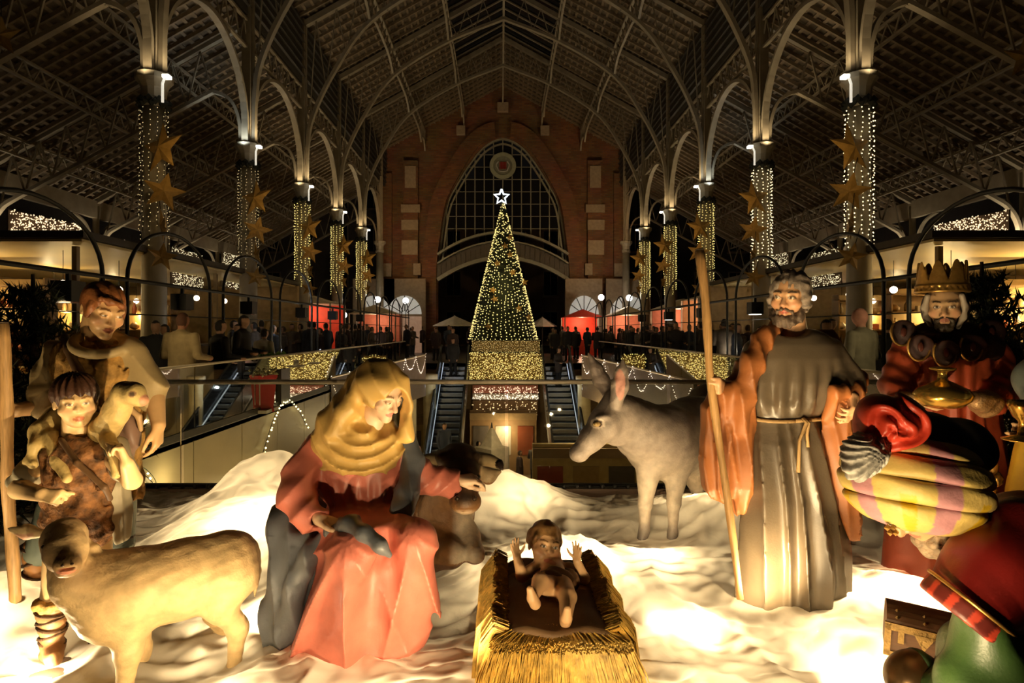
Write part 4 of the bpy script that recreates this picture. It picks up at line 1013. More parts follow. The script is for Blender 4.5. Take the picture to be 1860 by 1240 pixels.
for k, (x, y, z) in enumerate(((-2.12, 26.8, -.55), (-2.2, 27.7, -.1), (-2.05, 21.9, -3.55), (2.5, 26.3, -.95), (-2.9, 23.5, -5), (-3.4, 24.0, -5), (.75, 24.2, -5), (-1.0, 26.2, -5), (1.4, 25.6, -5), (2.9, 21.5, -5))):
    place(pm[(k * 2) % 5], x, y, 0.3 * k, 1.0, ['person riding at the top of the escalator beside the woman', 'second rider at the escalator top', 'person at the foot of the escalator behind the ox', 'rider on the escalator near the donkey ears', 'shopper below beside the escalator', 'second shopper below beside the escalator', 'shopper on the lower floor by the white tent', 'shopper on the lower floor in the middle', 'shopper on the lower floor to the far side', 'shopper below the donkey head'][k], None, z)
# ---- tables, planter, lower-floor furniture
def table(label, x, y):
    o = empty('bistro_table', (x, y, 0), label, 'table', 'tables with white crockery')
    MB().lathe([(.38, .72), (.38, .75)], 18, (x, y, 0)).build('top', mat('table_top', (0.45, 0.38, 0.28), 0.4), o); MB().lathe([(.2, 0), (.2, .02), (.03, .05), (.03, .72)], 10, (x, y, 0)).build('pedestal', m_dark, o)
    for j in range(4):
        a = j * 1.6; cx, cy = x + .22 * math.cos(a), y + .22 * math.sin(a)
        tag(MB().lathe([(.03, .752), (.05, .80), (.055, .86), (.045, .86)], 10, (cx, cy, 0)).build('cup', mat('white_china', (0.75, 0.70, 0.6), 0.2), None), 'white cup on the %s' % label.replace('small round table', 'table'), 'cup', 'white cups on the tables')
for k, (px, d) in enumerate(((520, 13.0), (550, 14.2), (572, 15.5), (690, 26), (1300, 14), (1325, 15.5), (1352, 13.2), (1590, 8.6))):
    p = W(px, 600, d); table('small round table %s' % ('beside the red planter', 'left of the gold curtain', 'above the gold curtain', 'behind the veil', 'behind the staff', 'between staff and cloak', 'beside the rust cloak', 'behind the bald man')[k], p[0], d)
    if k != 7: lamp('table_candle', (p[0], d, 1.0), 5, (1.0, 0.85, 0.6), .05)
pl = empty('red_planter', (W(466, 700, 11.2)[0], 11.2, 0), 'red tapered planter with white trim and pale flowers beyond the pit rail', 'planter')
pc = pl.location
MB().lathe([(.33, 0), (.33, .03), (.31, .08), (.37, .62), (.39, .64), (.39, .68), (.36, .68)], 4).build('pot', mat('crimson_lacquer', (0.50, 0.04, 0.04), 0.4), pl, world=False)
MB().box((-.30, -.30, 0), (.30, .30, .06)).build('plinth', mat('planter_white', (.6, .55, .45), .5), pl, world=False)
for i in range(4): MB().beam((-.16 + .11 * i, -.272, .15), (-.10 + .09 * i, -.285, .55), .02, .015).build('white_stroke', mat('planter_white', (.6, .55, .45)), pl, world=False)
fm = MB()
for i in range(70): fm.octa((rng.uniform(-.3, .3), rng.uniform(-.3, .3), rng.uniform(.66, .80)), rng.uniform(.02, .045))
tag(fm.build('flowers', mat('pale_flowers', (.55, .52, .30), .7, var=.4, vscale=20), pl, world=False), kind='stuff')
sb = empty('salad_bowl', (W(492, 640, 12.2)[0], 12.2, .75), 'bowl of green salad on the counter beyond the rail', 'bowl')
MB().lathe([(.10, 0), (.22, .08), (.26, .16), (.24, .16)], 14).build('bowl', mat('white_china', (.75, .7, .6)), sb, True, world=False)
gm = MB()
for i in range(60): gm.octa((rng.uniform(-.22, .22), rng.uniform(-.22, .22), .15 + rng.uniform(0, .14)), rng.uniform(.03, .06))
tag(gm.build('leaves', mat('lettuce', (.16, .34, .06), .5, var=.4, vscale=20), sb, world=False), kind='stuff')
MB().box((-.3, -.25, -.75), (.3, .25, -.02)).build('stand', mat('dark_stand', (.05, .04, .03), .5), sb, world=False)
# lower floor: white tent, shop fronts, columns
tn = empty('white_tent', (W(893, 800, 25)[0], 25.0, PZ), 'small white tent on the lower floor seen past the ox', 'tent')
MB().lathe([(.75, 0), (.72, 1.7), (.45, 1.75), (.12, 2.4), (.02, 2.5)], 4).build('canvas', m_whc, tn, world=False); MB().lathe([(.05, 2.48), (.02, 2.7)], 6).build('finial', m_dark, tn, world=False)
for k, (x0, x1, c) in enumerate(((1.0, 4.4, (0.62, 0.46, 0.18)), (-4.3, -2.9, (0.55, 0.42, 0.20)), (-1.4, 1.6, (0.25, 0.15, 0.07)))):
    so = empty('lower_shop', ((x0 + x1) / 2, 24 if k else 19.2, PZ), ('yellow lit shopfront on the lower floor under the donkey', 'cream shopfront on the lower floor beside the escalator', 'dark shopfront on the lower floor under the gold curtain')[k], 'shopfront')
    yy = (19.2, 26.0, 27.3)[k]
    MB().box((x0, yy, PZ), (x1, yy + .2, PZ + 2.9)).build('front', mat('lower_shop_%d' % k, c, 0.6), so)
    for i in range(3): MB().box((x0 + .15 + i * (x1 - x0) / 3, yy - .04, PZ + .9), (x0 + (i + .85) * (x1 - x0) / 3, yy, PZ + 2.2)).build('display', mat('display_%d' % (i + k), ((.35, .06, .03), (.45, .30, .12), (.12, .10, .09), (.4, .35, .3), (.2, .05, .02))[i + k], .4), so)
    MB().box((x0, yy - .25, PZ + 2.5), (x1, yy, PZ + 2.8)).build('awning', mat('lower_awning', (.30, .20, .10), .6), so)
for k, (x, y) in enumerate(((-3.4, 22.5), (-2.95, 25.0), (3.3, 24.0))):
    o = empty('lower_column', (x, y, PZ), 'round pale column on the lower floor, %s' % ('behind the blue mantle', 'beside the escalator casing', 'below the donkey ears')[k], 'column')
    MB().lathe([(.32, 0), (.32, .2), (.26, .25), (.26, 4.3), (.34, 4.5), (.34, 4.7)], 16).build('shaft', mat('lit_lower_column', (.55, .48, .32), .5), o, True, world=False)
for p in ((-3.2, 20, -1.5), (0.2, 23, -1.8), (3.0, 20, -1.5), (0.2, 26.6, -3.0)): lamp('lower_floor_light', p, 95, (1.0, 0.72, 0.36), 0.04)
for p in ((-3.0, 9.0, -1.2), (3.0, 9.5, -1.2)): lamp('pit_side_light', p, 45, (1.0, 0.70, 0.32), 0.04)
# ---- fir trees beside the stage
def fir(label, x, y, h, r, seed):
    o = empty('fir_tree', (x, y, 0), label, 'tree', 'small dark fir trees'); rr = random.Random(seed); tr = MB(); br = MB(); nd = MB()
    tr.tube([(0, 0, 0), (.02, 0, h * .5), (0, 0, h)], [.06, .045, .012], 8)
    nl = 17
    for k in range(nl):
        z = 0.25 + (h - .3) * k / nl; L = r * (1 - k / nl) + .10
        for j in range(7):
            a = rr.uniform(0, 6.28); dz = L * rr.uniform(.15, .45)
            e = np.array([L * math.cos(a), L * math.sin(a), z + dz]); b = np.array([0, 0, z]); br.tube([b, (b + e) / 2 + (0, 0, -.03), e], [.010, .007, .003], 4, False)
            for q in range(64):
                t = rr.uniform(.05, 1); c = b * (1 - t) + e * t + (0, 0, -.03 * 4 * t * (1 - t)); dd = np.array([rr.gauss(0, 1), rr.gauss(0, 1), rr.gauss(0, .7)]); dd = dd / np.linalg.norm(dd) * rr.uniform(.06, .13) + (e - b) * .06
                sd_ = np.cross(dd, (0, 0, 1)); sd_ = sd_ / (np.linalg.norm(sd_) + 1e-6) * .011
                nd.add([c - sd_, c + sd_, c + dd], [(0, 1, 2)])
    tr.build('trunk', mat('bark', (.05, .03, .02)), o, world=False); tag(br.build('branches', mat('bark', (.05, .03, .02)), o, world=False), kind='stuff')
    tag(nd.build('needles', mat('dark_needles', (0.030, 0.042, 0.018), .7, var=.5, vscale=10), o, world=False), kind='stuff')
fir('dark fir tree beside the shepherd and his staff', -3.75, 4.85, 1.95, .80, 3)
fir('dark fir tree behind the crowned king', 3.85, 4.85, 2.05, .85, 4)
fir('low dark fir between the crowned king and the frame edge', 3.25, 3.75, 1.5, .5, 7)
fir('low dark fir at the frame edge behind the shepherd staff', -3.25, 3.75, 1.35, .5, 9)

for p, t, e in (((-5.0, 6.8, 1.78), (-4.75, 9.2, 1.1), 70), ((5.12, 6.6, 1.78), (5.0, 8.3, 1.1), 34)):
    l = lamp('visitor_fill', p, e, (1.0, .74, .36), .04, 'SPOT', spot=1.5); aim(l, t)  # added spots under unlit rail floodlights, to brighten two visitors

for p, R, lab in ((W(2, 66, 8.4), .30, 'gold star tip at the upper left frame edge'), (W(1862, 105, 8.4), .32, 'gold star hanging at the upper right frame edge')):
    so = empty('gold_star', tuple(p), lab, 'star', 'gold stars on the columns'); link('star_body', me_star, m_star, so, scale=(R, R * .8, R)); MB().tube([(0, 0, R * .9), (0, 0, R * .9 + 2.2)], .008, 4).build('hanging_cord', m_wire, so, world=False)
# ---------------------------------------------------------------- nativity statues
SKIN = (0.78, 0.50, 0.30)
m_skin = mat('painted_skin', SKIN, rough=0.42, var=0.08, vscale=14, paint=True, bump=0.05, bscale=60)
m_hide = mat('painted_hide', SKIN, rough=0.55, var=0.18, vscale=22, paint=True, bump=0.35, bscale=90, bdist=0.006)
def cloth(name, col, rough=0.5, **k):
    k.setdefault('var', 0.12); k.setdefault('vscale', 9); k.setdefault('bump', 0.08); k.setdefault('bscale', 120)
    return mat(name, col, rough=rough, **k)
def rows(d, L):
    "sections given as (pixel row, centre column, half width in pixels, depth radius in metres[, distance])"
    out = []
    for r in L:
        dd = r[4] if len(r) > 4 else d
        p = W(r[1], r[0], dd); out.append((p[2], p[0], dd, r[2] * dd / FPX, r[3]))
    return out
def box_of(*pts, pad=0.25):
    p = np.array(pts); return p.min(0) - pad, p.max(0) + pad
def pleat(n, a, seed=0, z0=None, z1=None, twist=0.0):
    def f(th, P):
        w = 1.0 if z0 is None else np.clip((z0 - P[:, 2]) / (z0 - z1), 0, 1)
        return (a * w * (0.6 * ridge(th * n / 2 + 0.7 * np.sin(2 * th + seed) + twist * P[:, 2] + seed) + 0.4 * np.sin(th * (n * 0.37) + seed * 2 + 3 * P[:, 2]))).astype(f32)
    return f
def strands(P, c, M, n, a, seed=0):
    "combed locks for hair and beards"
    q = (P - np.asarray(c, f32)) @ np.asarray(M, f32)
    return a * np.sin(n * np.arctan2(q[:, 0], -q[:, 1]) + 30 * q[:, 2] * np.sin(seed + q[:, 0] * 20) + 2 * sn(P, 40, seed)).astype(f32)
def eyes(parent, c, M, s, iris=(0.12, 0.07, 0.03)):
    pass

# ------------------------------------------------------------ bearded man with staff
def build_bearded_man():
    d = 3.1
    base = W(1437, 1105, d)
    o = empty('bearded_man_statue', base, 'standing painted statue of a bearded man in grey-brown robe and rust cloak', 'statue')
    lo, hi = np.array([0.85, 2.6, base[2] - 0.03]), np.array([2.0, 3.6, 1.95])
    hc = W(1434, 541, 3.08); M = Rm(-40, 4, 4); hs = 1.06
    wr = W(1311, 702, 2.99); w2 = W(1549, 722, 2.93)
    def body(P):
        h = head_sdf(P, hc, M, hs)
        nk = cone(P, W(1437, 565, 3.12), W(1440, 615, 3.14), 0.062, 0.075)
        t = ell(P, W(1435, 680, 3.14), (0.15, 0.09, 0.22))
        arm = chain(P, [W(1380, 640, 3.14), W(1325, 745, 3.06), wr], [0.045, 0.042, 0.028], 0.01)
        hd = hand_sdf(P, wr, (-0.5, -0.85, 0.12), (-0.85, 0.5, 0), -1, 1.08, (72, 72, 72, 74), 20, 1, -30)
        arm2 = chain(P, [W(1500, 640, 3.14), W(1542, 735, 3.1), w2], [0.045, 0.04, 0.028], 0.01)
        hd2 = hand_sdf(P, w2, (-0.35, -0.5, -0.8), (-0.8, 0.45, 0.1), 1, 1.0, (32, 38, 42, 46), 35, 3)
        return U(0.02, U(0.035, h, nk), t, U(0.01, arm, hd), U(0.01, arm2, hd2))
    sculpt('body', body, lo, hi, 0.0058, m_skin, o,
           lambda V: head_paint(V, hc, M, hs, (0.74, 0.42, 0.22), brow=(0.12, 0.08, 0.05), gaze=(-0.003, 0)))
    def hair(P):
        q = ((P - A(*hc)) @ M.astype(f32) / hs).astype(f32)
        cap = ell(q, (0, 0.030, 0.045), (0.090, 0.104, 0.090))
        front = 0.052 + 0.012 * np.sin(q[:, 0] * 60)
        cut = smax(cap, -(ell(q, (0, -0.115, -0.02), (0.064, 0.078, 0.080))), 0.012)
        cut = smax(cut, -(q[:, 2] + 0.065), 0.02)
        side = ell(np.stack([np.abs(q[:, 0]), q[:, 1], q[:, 2]], 1), (0.074, -0.004, -0.005), (0.024, 0.040, 0.060))
        wave = 0.004 * np.sin(24 * np.arctan2(q[:, 0], q[:, 2] + 0.1) + 30 * q[:, 1] + 3 * np.sin(q[:, 0] * 45)) + 0.004 * sn(q, 120, 3)
        return (U(0.02, cut, side) - wave.astype(f32)) * hs
    sculpt('hair', hair, lo, hi, 0.005, mat('grey_hair', (0.30, 0.24, 0.19), 0.5, var=0.4, vscale=30, bump=0.3, bscale=70), o)
    def beard(P):
        q = ((P - A(*hc)) @ M.astype(f32) / hs).astype(f32); x = np.abs(q[:, 0]); q2 = np.stack([x, q[:, 1], q[:, 2]], 1)
        b = U(0.02, ell(q, (0, -0.066, -0.108), (0.050, 0.036, 0.034)), cone(q2, (0.070, 0.0, -0.03), (0.052, -0.035, -0.088), 0.016, 0.024),
              cone(q2, (0.052, -0.035, -0.085), (0.025, -0.07, -0.108), 0.022, 0.020))
        mo = cone(q2, (0.006, -0.092, -0.049), (0.034, -0.074, -0.066), 0.008, 0.007)
        b = smax(b, -ell(q, (0, -0.105, -0.060), (0.026, 0.03, 0.017)), 0.006)
        return (U(0.006, b, mo) - 0.0035 * sn(q, 170, 5) - 0.003 * np.sin(q[:, 0] * 260 + 40 * q[:, 2]).astype(f32)) * hs
    sculpt('beard', beard, lo, hi, 0.0045, mat('grey_beard', (0.17, 0.12, 0.085), 0.6, var=0.4, vscale=40, bump=0.4, bscale=120), o)
    rb = rows(d, [(1112, 1437, 106, .20), (1000, 1440, 101, .19), (900, 1437, 92, .18), (800, 1425, 78, .155), (762, 1420, 67, .135),
                  (752, 1420, 67, .135), (733, 1422, 77, .152), (690, 1428, 86, .155), (650, 1435, 90, .145), (625, 1438, 84, .125), (608, 1440, 62, .098), (597, 1440, 42, .078)])
    zb = W(0, 757, d)[2]
    def robe(P):
        def fold(th, P):
            lowr = np.clip((zb - P[:, 2]) / 0.75, 0, 1); up = np.clip((P[:, 2] - zb) / 0.10, 0, 1) * np.clip((zb + 0.30 - P[:, 2]) / 0.2, 0, 1)
            a = (0.009 * (lowr > 0) + 0.028 * lowr) * (0.55 * ridge(th * 6 + 1.1 * np.sin(th * 2 + 0.6) + 0.9 * P[:, 2]) + 0.45 * np.sin(th * 5.0 + 1.5 - 2.2 * P[:, 2]))
            b = 0.013 * up * np.sin(th * 13 + 7 * P[:, 2])
            c = 0.05 * np.exp(-((th - 0.45) / 0.30) ** 2) * np.clip((0.62 - P[:, 2]) / 0.35, 0, 1) * np.clip((P[:, 2]) / 0.3, 0.25, 1)
            return (a + b + c).astype(f32)
        t = stack(P, rb, fold)
        t = smax(t, -ell(P, W(1438, 592, 3.04), (0.098, 0.115, 0.058)), 0.012)
        sl = chain(P, [W(1500, 640, 3.12), W(1530, 690, 3.08), W(1540, 718, 3.02)], [0.080, 0.088, 0.082], 0.03)
        sl = sl - 0.008 * np.sin(P[:, 0] * 55 + P[:, 2] * 22).astype(f32)
        sl0 = cone(P, W(1385, 636, 3.14), W(1362, 690, 3.1), 0.075, 0.07)
        return U(0.03, t, sl, sl0)
    sculpt('robe', robe, lo, hi, 0.0085, cloth('taupe_robe', (0.125, 0.095, 0.062), 0.38, coat=0.25), o)
    def cloak(P):
        band = chain(P, [W(1418, 590, 3.16), W(1388, 612, 3.02), W(1366, 660, 2.965), W(1350, 720, 2.965), W(1344, 780, 3.0)], [0.040, 0.050, 0.058, 0.055, 0.040], 0.03)
        back = ell(P, W(1432, 690, 3.27), (0.25, 0.07, 0.32))
        up = chain(P, [W(1378, 640, 3.12), W(1325, 735, 3.04), W(1315, 712, 2.99)], [0.075, 0.072, 0.062], 0.03)
        dr = stack(P, rows(3.06, [(912, 1312, 15, .05), (885, 1306, 33, .075), (800, 1303, 35, .08), (740, 1310, 36, .075), (700, 1314, 22, .06)]), pleat(7, 0.018, 1))
        dr2 = stack(P, rows(3.1, [(935, 1344, 10, .05), (880, 1340, 24, .10), (780, 1338, 30, .12), (700, 1345, 30, .10)]), pleat(6, 0.016, 2))
        r1 = chain(P, [W(1500, 612, 3.24), W(1552, 690, 3.14), W(1552, 715, 2.98), W(1520, 712, 2.93), W(1500, 760, 3.0)], [0.05, 0.055, 0.050, 0.036, 0.03], 0.03)
        dr3 = stack(P, rows(3.04, [(985, 1552, 8, .05), (940, 1540, 22, .08), (880, 1528, 33, .10), (800, 1522, 33, .10), (730, 1526, 34, .09), (705, 1535, 22, .06)]), pleat(7, 0.020, 4, twist=3))
        d_ = U(0.025, band, back, up, dr, dr2, r1, dr3)
        return d_ - 0.008 * ridge(P[:, 0] * 42 + 7 * P[:, 2] + 1.6 * sn(P, 4, 2)).astype(f32)
    sculpt('cloak', cloak, lo, hi, 0.0085, cloth('rust_cloak', (0.36, 0.125, 0.035), 0.5), o)
    bl = MB(); n = 40; ring = []
    c = W(1420, 757, d); rx, ry = 70 * d / FPX, 0.142
    for i in range(n + 1):
        a = 2 * math.pi * i / n; ring.append((c[0] + rx * math.sin(a), c[1] - ry * math.cos(a), c[2] + 0.004 * math.sin(3 * a)))
    bl.tube(ring, 0.010, 6)
    k = W(1458, 760, 2.955)
    bl.tube([k, k + (0.01, -0.02, -0.02), W(1452, 800, 2.94), W(1450, 858, 2.92)], [0.012, 0.010, 0.008, 0.009], 6)
    bl.tube([k, k + (0.02, -0.02, -0.02), W(1466, 790, 2.95), W(1468, 812, 2.94)], [0.011, 0.009, 0.008, 0.008], 6)
    bl.build('belt_cord', mat('straw_cord', (0.40, 0.25, 0.10), 0.6, bump=0.4, bscale=200), o, True)
    # staff
    top, gr, bot = W(1271, 455, 2.93), W(1291, 680, 2.935), W(1344, 1088, 2.86)
    so = empty('wooden_staff', bot, 'long pale wooden staff held upright by the bearded man in the rust cloak', 'staff')
    st = MB(); pts = []; rs = []
    for i in range(25):
        t = i / 24
        p = (top * (1 - t / .5) + gr * (t / .5)) if t < .5 else (gr * (1 - (t - .5) / .5) + bot * ((t - .5) / .5))
        p = p + np.array([0.006 * math.sin(9 * t), 0.005 * math.cos(7 * t), 0]); pts.append(p); rs.append(0.0225 - 0.006 * t + 0.0018 * math.sin(25 * t))
    st.tube(pts, rs, 12); st.build('shaft', mat('pale_wood', (0.50, 0.29, 0.11), 0.5, var=0.25, vscale=10, aniso=(12, 12, 1), bump=0.15), so, True)
    MB().lathe([(0.019, 0.0), (0.0225, 0.006), (0.012, 0.010)], 12, tuple(top)).build('end_cap', mat('dark_end_grain', (0.05, 0.03, 0.015), 0.8), so)

# ------------------------------------------------------------ seated woman
def build_woman():
    base = W(640, 1195, 2.75)
    o = empty('seated_woman_statue', base, 'seated painted statue of a woman in rose robe, yellow veil and blue-grey mantle', 'statue')
    lo, hi = np.array([-1.25, 2.2, -0.02]), np.array([0.05, 3.45, 1.5])
    hc = W(694, 714, 2.80); M = Rm(54, 26, -4); hs = 1.03
    w1 = W(580, 942, 2.62); w2 = W(829, 872, 3.02)
    def body(P):
        h = head_sdf(P, hc, M, hs, fem=1)
        nk = cone(P, W(680, 745, 2.86), W(668, 805, 2.90), 0.054, 0.068)
        t = ell(P, W(650, 860, 2.95), (0.13, 0.09, 0.16))
        h1 = hand_sdf(P, w1, (0.82, -0.12, -0.30), (0.15, -0.45, 0.85), 1, 1.02, (12, 12, 16, 20), 32, 9)
        a1 = chain(P, [W(552, 905, 2.75), w1], [0.035, 0.026])
        h2 = hand_sdf(P, w2, (0.90, 0.1, 0.05), (0.1, 0.35, -0.95), -1, 1.02, (26, 28, 30, 32), 22, 8)
        a2 = chain(P, [W(770, 850, 3.0), w2], [0.035, 0.026])
        return U(0.02, U(0.03, h, nk), t, U(0.012, a1, h1), U(0.012, a2, h2))
    sculpt('body', body, lo, hi, 0.0046, m_skin, o,
           lambda V: head_paint(V, hc, M, hs, (0.80, 0.55, 0.36), brow=(0.30, 0.17, 0.08), lip=(0.70, 0.25, 0.20), open_=0.45, gaze=(0.002, -0.002)))
    def veil(P):
        q = ((P - A(*hc)) @ M.astype(f32)).astype(f32)
        th = np.arctan2(q[:, 0], q[:, 2] + 0.05)
        cap = ell(q, (0, 0.030, 0.035), (0.112, 0.128, 0.115)) - (0.006 * np.sin(th * 7 + q[:, 1] * 25)).astype(f32)
        fall = chain(P, [W(668, 700, 2.93), W(640, 745, 2.90), W(606, 770, 2.86), W(592, 800, 2.85)], [0.105, 0.098, 0.075, 0.06], 0.05)
        rs = chain(P, [W(735, 690, 2.79), W(738, 740, 2.82), W(737, 790, 2.84)], [0.026, 0.026, 0.045], 0.03)
        ls = chain(P, [W(655, 700, 2.80), W(628, 745, 2.78), W(606, 785, 2.78)], [0.034, 0.042, 0.040], 0.03)
        v = U(0.035, cap, fall, rs, ls)
        # opening for the face
        v = smax(v, -ell(q, (0.004, -0.105, -0.028), (0.070, 0.105, 0.098)), 0.012)
        v = smax(v, -ell(P, W(694, 772, 2.74), (0.066, 0.13, 0.075)), 0.02)
        # cowl: three draped rolls over the shoulders
        cl_ = stack(P, rows(2.90, [(862, 655, 44, .10, 2.86), (845, 652, 74, .135, 2.88), (815, 650, 88, .15), (785, 650, 86, .14), (768, 655, 66, .11), (755, 660, 44, .08)]))
        q3 = P - A(*W(665, 760, 2.80)); rr = np.sqrt(q3[:, 0] ** 2 + (q3[:, 2] * 1.15) ** 2 + 0.2 * q3[:, 1] ** 2)
        c2 = cl_ - (0.010 * ridge(rr * 50 + 1.6 * sn(P, 5, 3))).astype(f32)
        c2 = smax(c2, -ell(P, W(694, 775, 2.74), (0.062, 0.13, 0.072)), 0.02)
        v = U(0.03, v, c2)
        return v - 0.0045 * ridge(P[:, 0] * 34 + P[:, 2] * 15 + 1.5 * sn(P, 6, 1)).astype(f32)
    sculpt('veil', veil, lo, hi, 0.0065, cloth('ochre_veil', (0.62, 0.40, 0.12), 0.42), o)
    def robe(P):
        to = stack(P, rows(2.92, [(935, 655, 58, .12, 2.88), (915, 655, 56, .115, 2.89), (890, 650, 72, .135), (850, 648, 82, .145), (815, 648, 86, .13), (795, 650, 70, .10), (780, 655, 45, .07)]),
                   lambda th, P: (0.007 * np.sin(th * 15 + 3 * sn(P, 6, 2)) * np.clip((W(0, 850, 2.9)[2] - P[:, 2]) / 0.12, 0, 1)).astype(f32))
        s1 = chain(P, [W(582, 812, 2.92), W(548, 862, 2.82), W(538, 900, 2.74), W(560, 938, 2.66), W(578, 940, 2.63)], [0.085, 0.080, 0.082, 0.062, 0.050], 0.04)
        s2 = chain(P, [W(735, 822, 2.95), W(765, 868, 2.98), W(812, 876, 3.01), W(822, 874, 3.02)], [0.075, 0.076, 0.066, 0.060], 0.04)
        sw = (0.0065 * ridge(P[:, 0] * 26 - P[:, 2] * 24 + 1.3 * sn(P, 7, 4))).astype(f32)
        sl = U(0.03, s1, s2) - sw
        sl = smax(sl, -cone(P, w2, w2 + np.array([0.06, 0, 0]), 0.034, 0.050), 0.01)
        sl = smax(sl, -cone(P, w1 + np.array([0.0, -0.01, 0]), w1 + np.array([0.05, -0.02, -0.02]), 0.032, 0.05), 0.01)
        kR, kL = W(752, 985, 2.62), W(640, 1010, 2.50); hip = W(655, 960, 2.90)
        th1 = cone(P, hip + np.array([0.06, 0, 0]), kR, 0.14, 0.085); th2 = cone(P, hip - np.array([0.06, 0, 0]), kL, 0.14, 0.095)
        sh1 = cone(P, kR, W(742, 1150, 2.66), 0.095, 0.12); sh2 = cone(P, kL, W(610, 1165, 2.58), 0.105, 0.155)
        hem = stack(P, rows(2.72, [(1205, 640, 104, .27), (1150, 655, 118, .26), (1080, 665, 112, .24), (1010, 665, 98, .22), (940, 655, 70, .15)]))
        sk = U(0.06, th1, th2, sh1, sh2, hem)
        # big catenary folds slung between the knees and falling to the hem
        u = P[:, 0] - f32(kL[0]); z = P[:, 2]
        aL = np.arctan2(P[:, 0] - f32(kL[0]), f32(kL[2] + 0.10) - z); aR = np.arctan2(P[:, 0] - f32(kR[0]), f32(kR[2] + 0.08) - z)
        rL = np.sqrt((P[:, 0] - f32(kL[0])) ** 2 + (z - f32(kL[2])) ** 2); rR = np.sqrt((P[:, 0] - f32(kR[0])) ** 2 + (z - f32(kR[2])) ** 2)
        wR = np.clip(0.5 + (rL - rR) * 3.2, 0, 1)
        f1 = 0.040 * np.clip(rL / 0.30, 0.12, 1) * ridge(aL * 6.5 + 0.9 * sn(P, 4, 9)) * (1 - wR) + 0.036 * np.clip(rR / 0.30, 0.12, 1) * np.clip(2.6 - 2 * np.abs(aR), 0, 1) * ridge(aR * 6.2 + 0.9 + 0.8 * sn(P, 4, 2)) * wR
        f2 = 0.016 * ridge(rL * 17 + 1.4 * sn(P, 4, 5)) * np.clip((0.30 - z) / 0.2, 0, 1)
        low = np.clip((0.72 - z) / 0.25, 0, 1); sk = sk - (low * (1.0 * f1 + 0.85 * f2)).astype(f32)
        v = cone(P, W(700, 985, 2.56), W(668, 1130, 2.42), 0.025, 0.06); sk = smax(sk, -v, 0.06)
        return U(0.035, U(0.03, to, sl), sk)
    sculpt('robe', robe, lo, hi, 0.0075, cloth('rose_robe', (0.58, 0.175, 0.125), 0.42, var=0.16), o)
    def mantle(P):
        r = chain(P, [W(738, 790, 2.95), W(748, 840, 2.92), W(742, 890, 2.84), W(728, 930, 2.76), W(738, 960, 2.70)], [0.052, 0.062, 0.055, 0.050, 0.026], 0.03)
        bk = ell(P, W(665, 850, 3.06), (0.20, 0.06, 0.24))
        hipw = chain(P, [W(700, 945, 3.0), W(600, 950, 2.98), W(528, 945, 2.86), W(512, 965, 2.80)], [0.12, 0.14, 0.09, 0.07], 0.06)
        lft = chain(P, [W(520, 960, 2.80), W(520, 1040, 2.74), W(505, 1120, 2.72), W(512, 1180, 2.70)], [0.085, 0.075, 0.075, 0.062], 0.05)
        swg = chain(P, [W(590, 975, 2.66), W(560, 1010, 2.62), W(535, 1070, 2.62), W(520, 1150, 2.62)], [0.040, 0.045, 0.050, 0.055], 0.04)
        lap = chain(P, [W(600, 965, 2.62), W(636, 950, 2.50), W(662, 968, 2.41), W(690, 990, 2.38), W(708, 1008, 2.40)], [0.030, 0.036, 0.030, 0.026, 0.014], 0.03)
        fl = stack(P, rows(2.80, [(1200, 540, 52, .20), (1100, 540, 50, .18), (1000, 550, 48, .16), (950, 560, 50, .12)]))
        v = U(0.04, r, bk, hipw, lft, swg, lap, fl)
        return v - (0.0085 * ridge(P[:, 0] * 32 + P[:, 2] * 10 + 1.2 * sn(P, 4, 8)) * np.clip((P[:, 1] - 2.42) / 0.12, 0.2, 1)).astype(f32)
    sculpt('mantle', mantle, lo, hi, 0.0075, cloth('slate_mantle', (0.115, 0.125, 0.145), 0.42), o)

